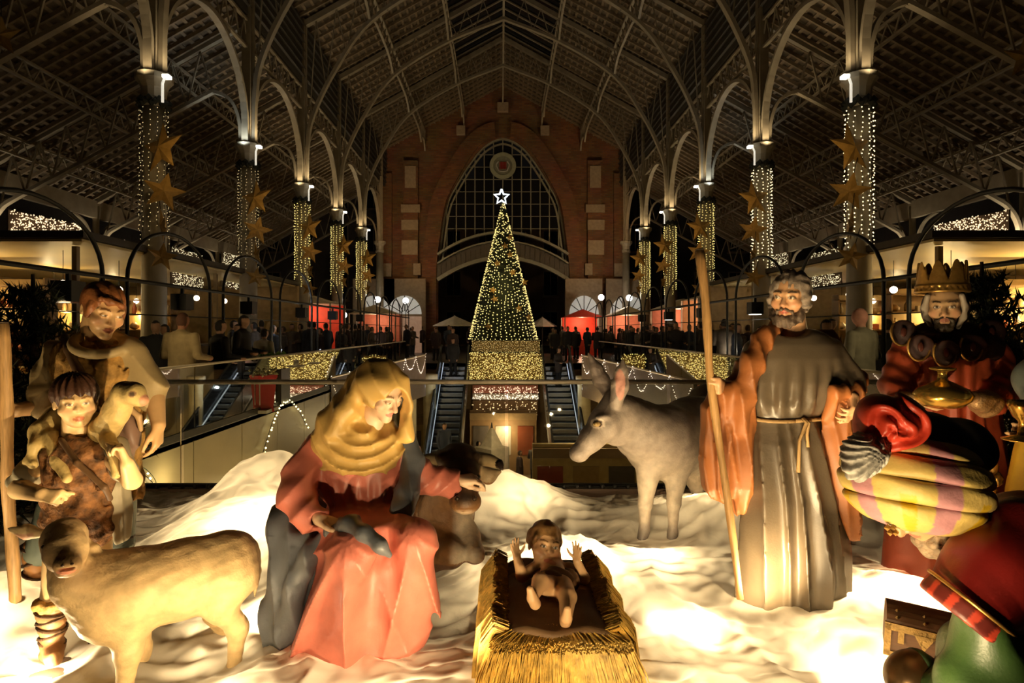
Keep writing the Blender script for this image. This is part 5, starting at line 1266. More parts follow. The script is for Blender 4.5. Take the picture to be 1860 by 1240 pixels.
# ------------------------------------------------------------ shepherd
def build_shepherd():
    d = 3.05
    base = W(150, 1150, d)
    o = empty('shepherd_statue', base, 'tall painted shepherd statue with auburn hair and shaggy fleece vest behind the boy', 'statue')
    lo, hi = np.array([-3.0, 2.4, 0.0]), np.array([-1.55, 3.6, 1.85])
    hc = W(188, 566, 3.0); M = Rm(56, 18, 6); hs = 1.10
    w1 = W(30, 745, 2.86); w2 = W(288, 772, 2.98)
    def body(P):
        h = head_sdf(P, hc, M, hs, mouth=0.8)
        nk = cone(P, W(178, 580, 3.06), W(172, 640, 3.1), 0.068, 0.080)
        t = ell(P, W(175, 720, 3.12), (0.17, 0.10, 0.26))
        a1 = chain(P, [W(100, 650, 3.1), W(85, 735, 3.0), w1], [0.055, 0.048, 0.031], 0.01)
        h1 = hand_sdf(P, w1, (-0.55, -0.80, 0.05), (-0.80, 0.55, 0), -1, 1.05, (70, 70, 72, 74), 20, 1, -30)
        a2 = chain(P, [W(245, 650, 3.1), W(280, 715, 3.08), w2], [0.058, 0.050, 0.032], 0.01)
        h2 = hand_sdf(P, w2, (0.02, -0.15, -1), (-0.9, -0.1, 0), -1, 1.05, (22, 28, 30, 34), 28, 6)
        return U(0.02, U(0.03, h, nk), t, U(0.012, a1, h1), U(0.012, a2, h2))
    sculpt('body', body, lo, hi, 0.0058, m_skin, o,
           lambda V: head_paint(V, hc, M, hs, (0.72, 0.44, 0.20), brow=(0.20, 0.09, 0.03), lip=(0.42, 0.12, 0.06), open_=0.5))
    def hair(P):
        q = ((P - A(*hc)) @ M.astype(f32) / hs).astype(f32)
        cap = ell(q, (0, 0.026, 0.043), (0.086, 0.102, 0.089))
        cut = smax(cap, -ell(q, (0, -0.11, -0.025), (0.066, 0.085, 0.083)), 0.008); cut = smax(cut, -(q[:, 2] + 0.055), 0.02)
        fr = chain(q, [A(-0.05, -0.068, 0.072), A(0.0, -0.088, 0.066), A(0.035, -0.085, 0.052)], [0.015, 0.013, 0.008], 0.01)
        sd = ell(np.stack([np.abs(q[:, 0]), q[:, 1], q[:, 2]], 1), (0.072, -0.022, 0.012), (0.014, 0.022, 0.040))
        return (U(0.012, cut, fr, sd) - (0.0045 * np.sin(q[:, 0] * 150 + 25 * q[:, 1] + 3 * sn(q, 30, 1))).astype(f32)) * hs
    sculpt('hair', hair, lo, hi, 0.005, mat('auburn_hair', (0.26, 0.09, 0.025), 0.5, var=0.35, vscale=30, bump=0.3, bscale=80), o)
    def shirt(P):
        t = stack(P, rows(3.1, [(900, 180, 62, .14), (800, 180, 60, .13), (700, 178, 68, .13), (650, 175, 70, .12), (625, 173, 58, .10), (610, 173, 36, .08)]))
        t = smax(t, -ell(P, W(176, 596, 3.02), (0.085, 0.12, 0.06)), 0.01)
        col = torus(P, W(182, 624, 3.02), 0.105, 0.026, Rm(30, 30, 0), (1.05, 0.95))
        s1 = chain(P, [W(108, 645, 3.1), W(92, 690, 3.05), W(84, 730, 3.0)], [0.085, 0.078, 0.076], 0.03)
        s2 = chain(P, [W(238, 645, 3.1), W(262, 690, 3.09), W(276, 712, 3.08)], [0.088, 0.080, 0.072], 0.03)
        cf = U(0.01, cone(P, W(76, 718, 2.97), W(72, 742, 2.95), 0.062, 0.052), cone(P, W(270, 708, 3.08), W(274, 726, 3.07), 0.084, 0.074))
        sl = U(0.025, s1, s2, cf) - (0.011 * ridge(P[:, 2] * 16 + P[:, 0] * 30 + 1.4 * sn(P, 7, 3))).astype(f32)
        return U(0.02, t, U(0.012, col), sl)
    sculpt('shirt', shirt, lo, hi, 0.0085, cloth('cream_shirt', (0.46, 0.34, 0.16), 0.55), o)
    def vest(P):
        t = stack(P, rows(3.1, [(910, 180, 72, .17), (800, 180, 70, .155), (700, 180, 80, .185), (660, 178, 80, .175), (635, 177, 66, .15), (618, 176, 54, .125)]))
        t = smax(t, -ell(P, W(186, 604, 2.93), (0.115, 0.17, 0.075)), 0.02)
        q = P * np.array([1, 1, 0.55], f32)
        fur = 0.012 * sn(q, 95, 1) + 0.010 * sn(q, 60, 2) + 0.006 * sn(q, 160, 6)
        return t - fur
    sculpt('fleece_vest', vest, lo, hi, 0.0075, mat('golden_fleece', (0.42, 0.23, 0.055), 0.75, var=0.45, vscale=24, bump=0.5, bscale=80), o, band=9)
    def strap(P):
        return chain(P, [W(118, 612, 3.08), W(126, 635, 2.95), W(150, 690, 2.90), W(180, 770, 2.90), W(205, 830, 2.92)], [0.02, 0.024, 0.024, 0.024, 0.02], 0.01)
    sculpt('shoulder_strap', strap, lo, hi, 0.008, mat('brown_strap', (0.11, 0.055, 0.02), 0.6), o)
    def bag(P):
        b = ell(P, W(228, 800, 2.95), (0.065, 0.05, 0.13), Rm(0, 0, 14))
        return b - (0.006 * np.sin(P[:, 0] * 90 + P[:, 2] * 30)).astype(f32)
    sculpt('pouch', bag, lo, hi, 0.008, mat('leather_pouch', (0.22, 0.13, 0.09), 0.5), o)
    sculpt('pouch_flap', lambda P: chain(P, [W(208, 748, 2.91), W(232, 738, 2.90), W(252, 756, 2.91), W(256, 780, 2.92)], [0.02, 0.016, 0.014, 0.012], 0.01), lo, hi, 0.007, mat('flap_edge', (0.48, 0.30, 0.14), 0.5), o)
    def trs(P):
        return U(0.03, stack(P, rows(3.1, [(960, 165, 70, .14), (880, 178, 70, .15)])), chain(P, [W(110, 930, 3.1), W(75, 1000, 3.05)], [0.11, 0.075]), chain(P, [W(205, 930, 3.12), W(218, 985, 3.1)], [0.10, 0.07]))
    sculpt('trousers', trs, lo, hi, 0.01, cloth('teal_trousers', (0.13, 0.16, 0.13), 0.6), o)
    wm = mat('orange_leg_wrap', (0.42, 0.19, 0.06), 0.6); bs = mat('dark_binding', (0.07, 0.035, 0.015), 0.6)
    for i, (a, b) in enumerate(((W(66, 995, 3.05), W(64, 1090, 3.05)), (W(218, 968, 3.1), W(220, 1060, 3.1)))):
        lg = sculpt('leg_wrap', lambda P: cone(P, a, b, 0.058, 0.042) - (0.004 * np.sin(P[:, 2] * 70 + P[:, 0] * 60)).astype(f32), lo, hi, 0.008, wm, o)
        mb = MB()
        for j in range(4):
            t0 = j / 4; c = a * (1 - t0) + b * t0; r = 0.063 - 0.016 * t0; sgn = 1 if j % 2 else -1
            mb.tube([c + np.array([r * math.sin(q), -r * math.cos(q), sgn * 0.02 * math.sin(q)]) for q in np.linspace(0, 2 * math.pi, 17)], 0.007, 5)
        mb.build('binding', bs, o)
    # staff
    top, bot = W(4, 588, 2.80), W(26, 1095, 2.84)
    so = empty('shepherd_staff', bot, 'pale wooden staff gripped by the shepherd beside the dark fir tree', 'staff')
    pts = [top * (1 - t) + bot * t + np.array([0.006 * math.sin(8 * t), 0, 0]) for t in np.linspace(0, 1, 20)]
    MB().tube(pts, [0.026 + 0.002 * math.sin(i * 1.3) for i in range(20)], 12).build('shaft', mat('pale_wood', (0.50, 0.29, 0.11)), so, True)
    MB().lathe([(0.022, 0.0), (0.027, 0.008), (0.014, 0.014)], 12, tuple(top)).build('end_cap', mat('dark_end_grain', (0.05, 0.03, 0.015), 0.8), so)

# ------------------------------------------------------------ boy with lamb
def build_boy():
    d = 2.75
    base = W(140, 1198, d)
    o = empty('boy_statue', base, 'painted statue of a dark-haired boy in brown fur tunic carrying a lamb', 'statue')
    lo, hi = np.array([-2.45, 2.2, 0.0]), np.array([-1.5, 3.15, 1.36])
    hc = W(138, 731, 2.70); M = Rm(40, 2, -3); hs = 0.98
    w1 = W(76, 898, 2.50); w2 = W(231, 842, 2.56)
    def body(P):
        h = head_sdf(P, hc, M, hs, child=1)
        nk = cone(P, W(140, 760, 2.76), W(142, 805, 2.8), 0.058, 0.072)
        t = ell(P, W(145, 870, 2.8), (0.12, 0.08, 0.18))
        a1 = chain(P, [W(72, 845, 2.72), W(36, 888, 2.62), w1], [0.05, 0.042, 0.029], 0.01)
        h1 = hand_sdf(P, w1, (0.9, -0.1, -0.1), (0.1, 0.6, -0.5), 1, 0.85, (55, 60, 62, 64), 25, 2)
        a2 = chain(P, [W(212, 835, 2.74), W(240, 872, 2.64), w2], [0.048, 0.040, 0.028], 0.01)
        h2 = hand_sdf(P, w2, (-0.35, -0.1, 0.95), (-0.75, -0.5, -0.1), -1, 0.92, (62, 62, 62, 62), 25, 2)
        lg = chain(P, [W(110, 980, 2.76), W(98, 1080, 2.72), W(96, 1150, 2.74)], [0.065, 0.05, 0.035], 0.01)
        lg2 = chain(P, [W(175, 980, 2.8), W(182, 1080, 2.8), W(185, 1180, 2.85)], [0.065, 0.05, 0.035], 0.01)
        return U(0.02, U(0.03, h, nk), t, U(0.01, a1, h1), U(0.01, a2, h2), lg, lg2)
    sculpt('body', body, lo, hi, 0.0055, m_skin, o,
           lambda V: head_paint(V, hc, M, hs, (0.80, 0.54, 0.26), brow=(0.30, 0.15, 0.05), lip=(0.60, 0.20, 0.10), open_=0.75))
    def hair(P):
        q = ((P - A(*hc)) @ M.astype(f32) / hs).astype(f32)
        cap = ell(q, (0, 0.022, 0.046), (0.093, 0.106, 0.092))
        cut = smax(cap, -ell(q, (0, -0.12, -0.040), (0.080, 0.10, 0.082)), 0.008); cut = smax(cut, -(q[:, 2] + 0.05), 0.02)
        return (cut - (0.006 * np.sin(14 * np.arctan2(q[:, 0], -q[:, 1]) + 3 * sn(q, 30, 1))).astype(f32)) * hs
    sculpt('hair', hair, lo, hi, 0.005, mat('dark_brown_hair', (0.055, 0.022, 0.010), 0.45, var=0.35, vscale=30, bump=0.3, bscale=80), o)
    def tun(P):
        t = stack(P, rows(2.78, [(990, 150, 40, .10), (965, 148, 62, .145), (900, 146, 60, .14), (850, 148, 66, .14), (815, 148, 70, .13), (798, 148, 54, .10), (788, 146, 34, .08)]))
        t = smax(t, -ell(P, W(142, 775, 2.66), (0.075, 0.12, 0.068)), 0.01)
        q = P * np.array([1, 1, 0.7], f32)
        low = np.clip((W(0, 880, 2.7)[2] - P[:, 2]) / 0.2, 0, 1)
        return t - (0.007 * sn(P, 110, 1) + 0.006 * sn(P, 60, 2) + 0.010 * low * sn(q, 80, 3))
    sculpt('fur_tunic', tun, lo, hi, 0.0065, mat('brown_fur', (0.20, 0.085, 0.025), 0.7, var=0.75, vscale=26, bump=0.6, bscale=90), o, band=9)
    sculpt('chest_strap', lambda P: chain(P, [W(112, 800, 2.66), W(140, 840, 2.60), (W(190, 885, 2.60)), W(200, 905, 2.64)], [0.013] * 4, 0.01), lo, hi, 0.006, mat('brown_strap', (0.11, 0.055, 0.02), 0.6), o)
    ps = cloth('pale_shirt', (0.42, 0.36, 0.24), 0.5); wv = lambda P: (0.007 * np.sin(P[:, 2] * 80 + P[:, 0] * 60)).astype(f32)
    sculpt('sleeve', lambda P: chain(P, [W(84, 822, 2.76), W(60, 858, 2.70), W(44, 872, 2.66)], [0.06, 0.058, 0.060], 0.02) - wv(P), lo, hi, 0.0065, ps, o)
    sculpt('sleeve', lambda P: chain(P, [W(210, 815, 2.78), W(226, 850, 2.72)], [0.055, 0.055], 0.02) - wv(P), lo, hi, 0.0065, ps, o)
    sculpt('shirt_tail', lambda P: stack(P, rows(2.82, [(985, 222, 9, .05), (930, 218, 17, .06), (870, 214, 15, .05)]), pleat(6, .01)), lo, hi, 0.0065, ps, o)
    lgm = mat('striped_boot', (0.26, 0.13, 0.05), 0.6, var=0.3, vscale=12, bump=0.3)
    bsm = mat('dark_binding', (0.07, 0.035, 0.015), 0.6)
    for a, b, tz in ((W(95, 1098, 2.72), W(95, 1182, 2.70), W(98, 1196, 2.60)), (W(182, 1098, 2.80), W(186, 1190, 2.80), W(190, 1205, 2.72))):
        bt = sculpt('boot', lambda P: U(0.03, cone(P, a, b, 0.064, 0.040), cone(P, b, tz, 0.042, 0.032)) - (0.004 * np.sin(P[:, 2] * 110 + P[:, 0] * 30)).astype(f32), lo, hi, 0.0065, lgm, o)
        sculpt('fleece_cuff', lambda P: torus(P, a + np.array([0, 0, 0.012]), 0.052, 0.026) - 0.008 * sn(P, 110, 3), lo, hi, 0.0065, mat('golden_fleece', (0.42, 0.23, 0.055)), o, band=9)
        mb = MB()
        for j in range(5):
            t0 = (j + .8) / 6; c = a * (1 - t0) + b * t0; r = 0.066 - 0.022 * t0; sgn = 1 if j % 2 else -1
            mb.tube([c + np.array([r * math.sin(q), -r * math.cos(q), sgn * 0.012 * math.sin(q)]) for q in np.linspace(0, 2 * math.pi, 17)], 0.006, 5)
        mb.build('binding', bsm, o)
    # lamb across the shoulders
    lb = empty('lamb_statue', W(140, 770, 2.85), 'cream lamb lying across the shoulders of the boy, head to the side', 'statue')
    lc = W(236, 719, 2.66)
    def lam(P):
        b = chain(P, [W(88, 785, 2.80), W(110, 772, 2.86), W(150, 775, 2.92), W(188, 780, 2.80)], [0.075, 0.085, 0.085, 0.065], 0.03)
        nk = chain(P, [W(190, 780, 2.76), W(212, 748, 2.70), W(224, 722, 2.68)], [0.062, 0.052, 0.050], 0.03)
        hd = chain(P, [W(226, 714, 2.67), W(246, 716, 2.65), W(257, 727, 2.64)], [0.055, 0.043, 0.026], 0.03)
        l1 = chain(P, [W(92, 795, 2.74), W(106, 840, 2.66), W(122, 868, 2.62)], [0.040, 0.026, 0.022], 0.02)
        l2 = chain(P, [W(70, 785, 2.76), W(62, 812, 2.68), W(52, 838, 2.66), W(60, 845, 2.64)], [0.036, 0.024, 0.020, 0.018], 0.02)
        l3 = chain(P, [W(190, 790, 2.74), W(206, 815, 2.62), W(212, 860, 2.60)], [0.038, 0.026, 0.020], 0.02)
        er = cone(P, W(214, 712, 2.70), W(200, 730, 2.67), 0.020, 0.010)
        return U(0.02, b, nk, hd, l1, l2, l3, er) - 0.003 * sn(P, 60, 3)
    def lpaint(V):
        C = np.tile(A(0.62, 0.45, 0.17), (len(V), 1)); e = W(239, 716, 2.60)
        top = np.clip((V[:, 2] - (lc[2] + 0.03)) / 0.04, 0, 1)[:, None] * (V[:, 0] > lc[0] - 0.08)[:, None]
        C = C * (1 - 0.75 * top) + A(0.10, 0.06, 0.03) * 0.75 * top
        dd = np.sqrt((V[:, 0] - e[0]) ** 2 + (V[:, 2] - e[2]) ** 2)
        C[(dd < 0.014) & (V[:, 1] < lc[1])] = A(0.30, 0.17, 0.08); C[(dd < 0.009) & (V[:, 1] < lc[1])] = A(0.08, 0.05, 0.03)
        n = W(258, 726, 2.64); dn = np.linalg.norm(V - n, axis=1); C[dn < 0.028] = A(0.60, 0.28, 0.16)
        return C
    sculpt('body', lam, lo, hi, 0.0055, m_hide, lb, lpaint)

# ------------------------------------------------------------ standing king with crown
def build_king():
    d = 3.4
    base = W(1725, 1130, d)
    o = empty('crowned_king_statue', base, 'standing crowned king statue in red robe and dark scalloped jewelled cape', 'statue')
    lo, hi = np.array([1.95, 2.8, 0.0]), np.array([3.2, 3.9, 1.95])
    hc = W(1716, 558, 3.36); M = Rm(-37, 4, 0); hs = 1.08
    w1 = W(1668, 728, 3.02); w2 = W(1766, 722, 3.02)
    def body(P):
        h = head_sdf(P, hc, M, hs)
        nk = cone(P, W(1718, 580, 3.4), W(1720, 640, 3.44), 0.062, 0.075)
        t = ell(P, W(1722, 690, 3.44), (0.16, 0.09, 0.25))
        a1 = chain(P, [W(1650, 660, 3.4), W(1632, 735, 3.25), w1], [0.05, 0.045, 0.03], 0.01)
        a2 = chain(P, [W(1800, 660, 3.4), W(1818, 730, 3.25), w2], [0.05, 0.045, 0.03], 0.01)
        h1 = hand_sdf(P, w1, (0.85, -0.35, -0.25), (0.25, 0.35, 0.9), -1, 1.0, (26, 28, 30, 32), 25, 3)
        h2 = hand_sdf(P, w2, (-0.85, -0.35, -0.25), (-0.25, 0.35, 0.9), 1, 1.0, (26, 28, 30, 32), 25, 3)
        return U(0.02, U(0.03, h, nk), t, U(0.01, a1, h1), U(0.01, a2, h2))
    sculpt('body', body, lo, hi, 0.0058, m_skin, o,
           lambda V: head_paint(V, hc, M, hs, (0.66, 0.42, 0.22), brow=(0.14, 0.08, 0.05), lip=(0.45, 0.18, 0.12)))
    def beard(P):
        q = ((P - A(*hc)) @ M.astype(f32) / hs).astype(f32); q2 = np.stack([np.abs(q[:, 0]), q[:, 1], q[:, 2]], 1)
        b = U(0.015, ell(q, (0, -0.072, -0.103), (0.036, 0.030, 0.026)), cone(q2, (0.008, -0.091, -0.048), (0.034, -0.077, -0.068), 0.007, 0.007), cone(q2, (0.034, -0.077, -0.068), (0.028, -0.075, -0.095), 0.007, 0.012))
        b = smax(b, -ell(q, (0, -0.105, -0.062), (0.022, 0.03, 0.012)), 0.005)
        return (b - 0.003 * sn(q, 170, 5)) * hs
    sculpt('beard', beard, lo, hi, 0.0045, mat('dark_beard', (0.07, 0.05, 0.03), 0.6, var=0.4, vscale=40, bump=0.4, bscale=120), o)
    def scarf(P):
        q = ((P - A(*hc)) @ M.astype(f32) / hs).astype(f32); q2 = np.stack([np.abs(q[:, 0]), q[:, 1], q[:, 2]], 1)
        return (chain(q2, [A(0.070, -0.045, 0.06), A(0.083, -0.03, 0.0), A(0.076, -0.03, -0.05), A(0.055, -0.045, -0.10)], [0.013, 0.013, 0.012, 0.011], 0.02)) * hs
    sculpt('head_scarf', scarf, lo, hi, 0.005, mat('pale_scarf', (0.45, 0.38, 0.30), 0.5), o)
    def hairb(P):
        q = ((P - A(*hc)) @ M.astype(f32) / hs).astype(f32)
        return smax(ell(q, (0, 0.045, -0.01), (0.105, 0.095, 0.13)), -ell(q, (0, -0.10, -0.02), (0.078, 0.12, 0.12)), 0.01) * hs
    sculpt('hood', hairb, lo, hi, 0.007, mat('dark_hood', (0.05, 0.03, 0.02), 0.6), o)
    # crown
    cz = W(0, 530, 3.34)[2]; cc = (hc[0], hc[1] + 0.02)
    def crownf(P):
        x = P[:, 0] - f32(cc[0]); y = P[:, 1] - f32(cc[1]); z = P[:, 2] - f32(cz)
        r = np.sqrt(x * x + y * y); th = np.arctan2(x, -y)
        R = 0.118 - 0.06 * np.clip(z, 0, 0.3); ph = np.abs(((th / (2 * np.pi) * 8 + 0.5) % 1) - 0.5) * 2
        top = 0.175 - 0.115 * ph ** 1.8
        wall = np.maximum(np.abs(r - R) - 0.007, np.maximum(z - top, -z))
        band = U(0.004, torus(P, (cc[0], cc[1], cz + 0.004), 0.122, 0.010), torus(P, (cc[0], cc[1], cz + 0.034), 0.121, 0.008))
        bead = np.sqrt((np.abs((th * 26 / (2 * np.pi)) % 1 - 0.5) * 0.03) ** 2 + (r - 0.122) ** 2 + (z - 0.019) ** 2) - 0.010
        return U(0.004, wall.astype(f32), band, bead.astype(f32))
    sculpt('crown', crownf, lo, hi, 0.005, mat('old_gold', (0.50, 0.28, 0.07), 0.32, metal=0.75, var=0.3, vscale=20, bump=0.2), o)
    zt = W(0, 640, d)[2]
    def robe(P):
        def fold(th, P):
            w = np.clip((zt - P[:, 2]) / 0.5, 0, 1)
            return (0.014 * w * ridge(th * 5.5 + np.sin(2 * th)) + 0.005 * np.sin(th * 11)).astype(f32)
        t = stack(P, rows(d, [(1135, 1728, 125, .22), (900, 1728, 108, .19), (770, 1725, 92, .16), (700, 1724, 84, .15), (650, 1723, 86, .145), (620, 1722, 80, .125), (602, 1721, 60, .1), (590, 1720, 40, .078)]), fold)
        t = smax(t, -cone(P, W(1718, 585, 3.27), W(1720, 622, 3.27), 0.062, 0.012), 0.012)
        s1 = chain(P, [W(1646, 640, 3.42), W(1630, 700, 3.32), W(1642, 732, 3.14)], [0.085, 0.085, 0.072], 0.03)
        s2 = chain(P, [W(1802, 640, 3.42), W(1822, 700, 3.32), W(1800, 730, 3.14)], [0.085, 0.085, 0.072], 0.03)
        return U(0.03, t, U(0.02, s1, s2) - (0.006 * np.sin(P[:, 2] * 45 + P[:, 0] * 50)).astype(f32))
    sculpt('robe', robe, lo, hi, 0.009, cloth('brick_red_robe', (0.36, 0.060, 0.022), 0.45), o)
    cfm = mat('gold_cuff', (0.42, 0.26, 0.12), 0.35, metal=0.5, bump=0.5, bscale=90)
    for c0, c1 in ((W(1652, 735, 3.08), W(1660, 730, 3.04)), (W(1790, 732, 3.08), W(1776, 727, 3.04))):
        sculpt('cuff', lambda P: cone(P, c0, c1, 0.072, 0.050) - 0.006 * sn(P, 90, 2), lo, hi, 0.007, cfm, o)
    capm = mat('dark_cape', (0.035, 0.014, 0.011), 0.6, var=0.3, spec=0.25)
    def cape(P):
        c = stack(P, rows(3.42, [(655, 1722, 92, .165), (625, 1722, 97, .165), (605, 1721, 82, .14), (592, 1720, 52, .10), (585, 1720, 44, .085)]))
        return smax(c, -cone(P, W(1718, 570, 3.24), W(1720, 612, 3.24), 0.085, 0.03), 0.012)
    lobes = [(1641, 603, 3.36), (1672, 630, 3.27), (1719, 640, 3.235), (1767, 630, 3.27), (1801, 603, 3.36)]
    def cape2(P):
        dd = cape(P)
        for p in lobes: dd = smin(dd, ell(P, W(*p), (0.066, 0.018, 0.072), Rm(-36, 12, 0)), 0.025)
        return dd
    sculpt('cape', cape2, lo, hi, 0.008, capm, o)
    gm = mat('old_gold', (0.5, 0.28, 0.07)); jm = mat('dark_jewel', (0.10, 0.03, 0.02), 0.15, spec=0.4)
    for (px, py, dd) in lobes:
        c = W(px, py, dd - 0.040); pts = []
        rx = 0.070
        for q in np.linspace(math.radians(-40), math.radians(220), 19):
            pts.append((c[0] + rx * math.cos(q) * 0.85, c[1] - rx * math.cos(q) * -0.0 + 0.012, c[2] - 0.074 * math.sin(q)))
        MB().tube(pts, 0.0065, 6).build('scallop_rim', gm, o, True)
        worldlink('jewel', sphere_mesh('jewel', 1, 10, 8), jm, o, (c[0], c[1] - 0.002, c[2]), (0, 0, 0), (0.017, 0.010, 0.026))
    sash = MB(); 
    sash.tube([W(1790, 790, 3.15), W(1800, 850, 3.12), W(1806, 930, 3.12)], [0.022, 0.024, 0.02], 6)
    for i in range(4): sash.lathe([(0.004, 0), (0.022, .02), (0.026, .05), (0.010, .075)], 8, tuple(W(1788 + 8 * i, 862 + 22 * (i % 2), 3.08)))
    sash.build('tasselled_sash', gm, o, True)
    # gold vessel in his hands
    uo = empty('gold_vessel', W(1712, 742, 3.0), 'gold lidded vessel held in both hands by the crowned king', 'vessel')
    z0 = W(1712, 742, 2.97); k = 2.97 / FPX
    pr = [(12, 0), (30, 4), (44, 16), (47, 26), (40, 36), (22, 46), (9, 52), (7, 62), (9, 68), (20, 71), (21, 74), (8, 76)]
    MB().lathe([(r * k, z * k) for r, z in pr], 28, (z0[0], z0[1], z0[2])).build('bowl', mat('polished_gold', (0.75, 0.47, 0.10), 0.18, metal=0.9, var=0.15), uo, True)

# ------------------------------------------------------------ kneeling king with turban
def build_kneeling():
    base = W(1900, 1500, 1.75)
    o = empty('kneeling_king_statue', (1.55, 1.8, 0.05), 'kneeling bowed king statue in big yellow striped turban, red cloak and green robe', 'statue')
    lo, hi = np.array([0.85, 1.25, 0.0]), np.array([2.3, 2.5, 1.45])
    hc = W(1668, 905, 1.92); M = Rm(-92, 50, 8); hs = 1.12
    def body(P):
        h = head_sdf(P, hc, M, hs)
        nk = chain(P, [W(1690, 940, 1.95), W(1760, 985, 1.95)], [0.066, 0.08])
        t = ell(P, W(1840, 1080, 1.9), (0.16, 0.14, 0.2))
        return U(0.02, U(0.03, h, nk), t)
    sculpt('body', body, lo, hi, 0.006, m_skin, o, lambda V: head_paint(V, hc, M, hs, (0.60, 0.36, 0.18), brow=(0.2, 0.15, 0.1)))
    def beard(P):
        q = ((P - A(*hc)) @ M.astype(f32) / hs).astype(f32); q2 = np.stack([np.abs(q[:, 0]), q[:, 1], q[:, 2]], 1)
        b = U(0.02, ell(q, (0, -0.065, -0.125), (0.055, 0.045, 0.055)), cone(q2, (0.078, -0.005, -0.025), (0.055, -0.035, -0.10), 0.016, 0.028))
        b = smax(b, -ell(q, (0, -0.105, -0.058), (0.026, 0.035, 0.018)), 0.006)
        return (b - 0.007 * sn(q, 150, 5) - 0.004 * sn(q, 90, 2)) * hs
    sculpt('beard', beard, lo, hi, 0.005, mat('curly_grey_beard', (0.30, 0.22, 0.14), 0.6, var=0.5, vscale=50, bump=0.5, bscale=110), o, band=9)
    # turban: stacked rolls around a tilted axis
    tc = W(1658, 868, 1.90); TM = Rm(-6, -10, 6)
    def ring(i):
        z = (0.092, 0.032, -0.034, -0.106)[i]; R = (0.158, 0.186, 0.180, 0.150)[i]
        return z, R
    tm = mat('turban_cloth', (1, 1, 1), 0.5, paint=True, var=0.10, vscale=20, bump=0.15, bscale=90)
    def tpaint(V):
        q = (V - A(*tc)) @ TM.astype(f32); th = np.degrees(np.arctan2(q[:, 0], -q[:, 1]))
        C = np.tile(A(0.62, 0.46, 0.14), (len(V), 1)); u = (th + 78 + q[:, 2] * 20) % 66
        C[(u < 20)] = A(0.50, 0.24, 0.27)
        C[(u > 40) & (u < 52) & (q[:, 2] < -0.05)] = A(0.66, 0.42, 0.02)
        return C
    for i in range(4):
        z, R = ring(i)
        def f(P, z=z, R=R, i=i):
            q = (P - A(*tc)) @ TM.astype(f32)
            q = q + np.stack([0 * q[:, 0], 0 * q[:, 0], 0.010 * np.sin(np.arctan2(q[:, 0], -q[:, 1]) + 0.5 * i)], 1).astype(f32)
            dd = smax(ell(q, (0, 0.0, -0.01), (0.205, 0.20, 0.165)), np.abs(q[:, 2] - f32(z)) - f32((0.026, 0.033, 0.033, 0.040)[i]), 0.026) - 0.004
            return dd - (0.002 * np.sin(5 * np.arctan2(q[:, 0], -q[:, 1]) + 90 * q[:, 2])).astype(f32)
        sculpt('turban_roll', f, lo, hi, 0.0065, tm, o, tpaint)
    sculpt('turban_cap', lambda P: U(0.05, ell(P, W(1700, 812, 1.97), (0.155, 0.15, 0.11)), ell(P, W(1668, 880, 1.93), (0.13, 0.13, 0.13))) - (0.008 * np.sin(P[:, 0] * 50 + 3 * sn(P, 8, 2))).astype(f32),
           lo, hi, 0.008, mat('black_green_cap', (0.022, 0.026, 0.018), 0.45), o)
    kc = W(1614, 768, 1.80)
    def knot(P):
        q = (P - A(*kc)) @ Rm(-20, 10, 0).astype(f32); th = np.arctan2(q[:, 0], q[:, 2]); r = np.sqrt(q[:, 0] ** 2 + q[:, 2] ** 2)
        return ell(q, (0, 0, 0), (0.100, 0.085, 0.088)) - (0.009 * np.sin(r * 130 + th * 2 + 1.5 * np.sin(th * 3))).astype(f32)
    sculpt('turban_knot', knot, lo, hi, 0.006, cloth('scarlet_cloth', (0.55, 0.045, 0.020), 0.42), o)
    def plume(P):
        b = chain(P, [W(1592, 800, 1.80), W(1568, 825, 1.76), W(1556, 852, 1.74)], [0.045, 0.052, 0.034], 0.03)
        q = P - A(*W(1590, 800, 1.78)); return b - (0.006 * np.sin(np.arctan2(q[:, 0], q[:, 2]) * 34)).astype(f32)
    sculpt('plume', plume, lo, hi, 0.006, mat('grey_white_plume', (0.42, 0.40, 0.36), 0.5, var=0.4, aniso=(6, 6, 1)), o)
    def cloak(P):
        sh = chain(P, [W(1765, 970, 1.95), W(1860, 985, 1.9), W(2000, 1060, 1.85), W(2060, 1200, 1.85)], [0.085, 0.14, 0.22, 0.24], 0.08)
        q = P
        sl = chain(P, [W(1870, 985, 1.78), W(1815, 1045, 1.72), W(1762, 1105, 1.70)], [0.135, 0.125, 0.112], 0.05)
        sl = smax(sl, (P - A(*W(1748, 1112, 1.70))) @ A(*nrm((-0.62, 0.10, -0.78))), 0.02)
        return U(0.05, sh, sl) - (0.004 * sn(P, 18, 1))
    sculpt('cloak', cloak, lo, hi, 0.0075, cloth('crimson_cloak', (0.20, 0.012, 0.010), 0.35), o)
    # sleeve trim: checked hem and gold braid
    ax_ = nrm((-0.62, 0.10, -0.78)); e = W(1746, 1114, 1.70)
    u_ = nrm(np.cross(ax_, (0, 1, 0.2))); v_ = np.cross(ax_, u_)
    def loop(c, R, k=1): return [c + R * (math.cos(q) * u_ + math.sin(q) * v_) for q in np.linspace(0, 2 * math.pi, 33)]
    MB().tube(loop(e - ax_ * 0.040, 0.1165), 0.0055, 6).build('gold_braid', mat('old_gold', (0.5, 0.28, 0.07)), o, True)
    hemm = mat('checked_hem', (1, 1, 1), 0.4, paint=True, var=0.1)
    def hpaint(V):
        q = V - A(*e); a = np.degrees(np.arctan2(q @ v_.astype(f32), q @ u_.astype(f32))) % 30
        C = np.tile(A(0.14, 0.02, 0.015), (len(V), 1)); C[a < 10] = A(0.55, 0.06, 0.03); return C
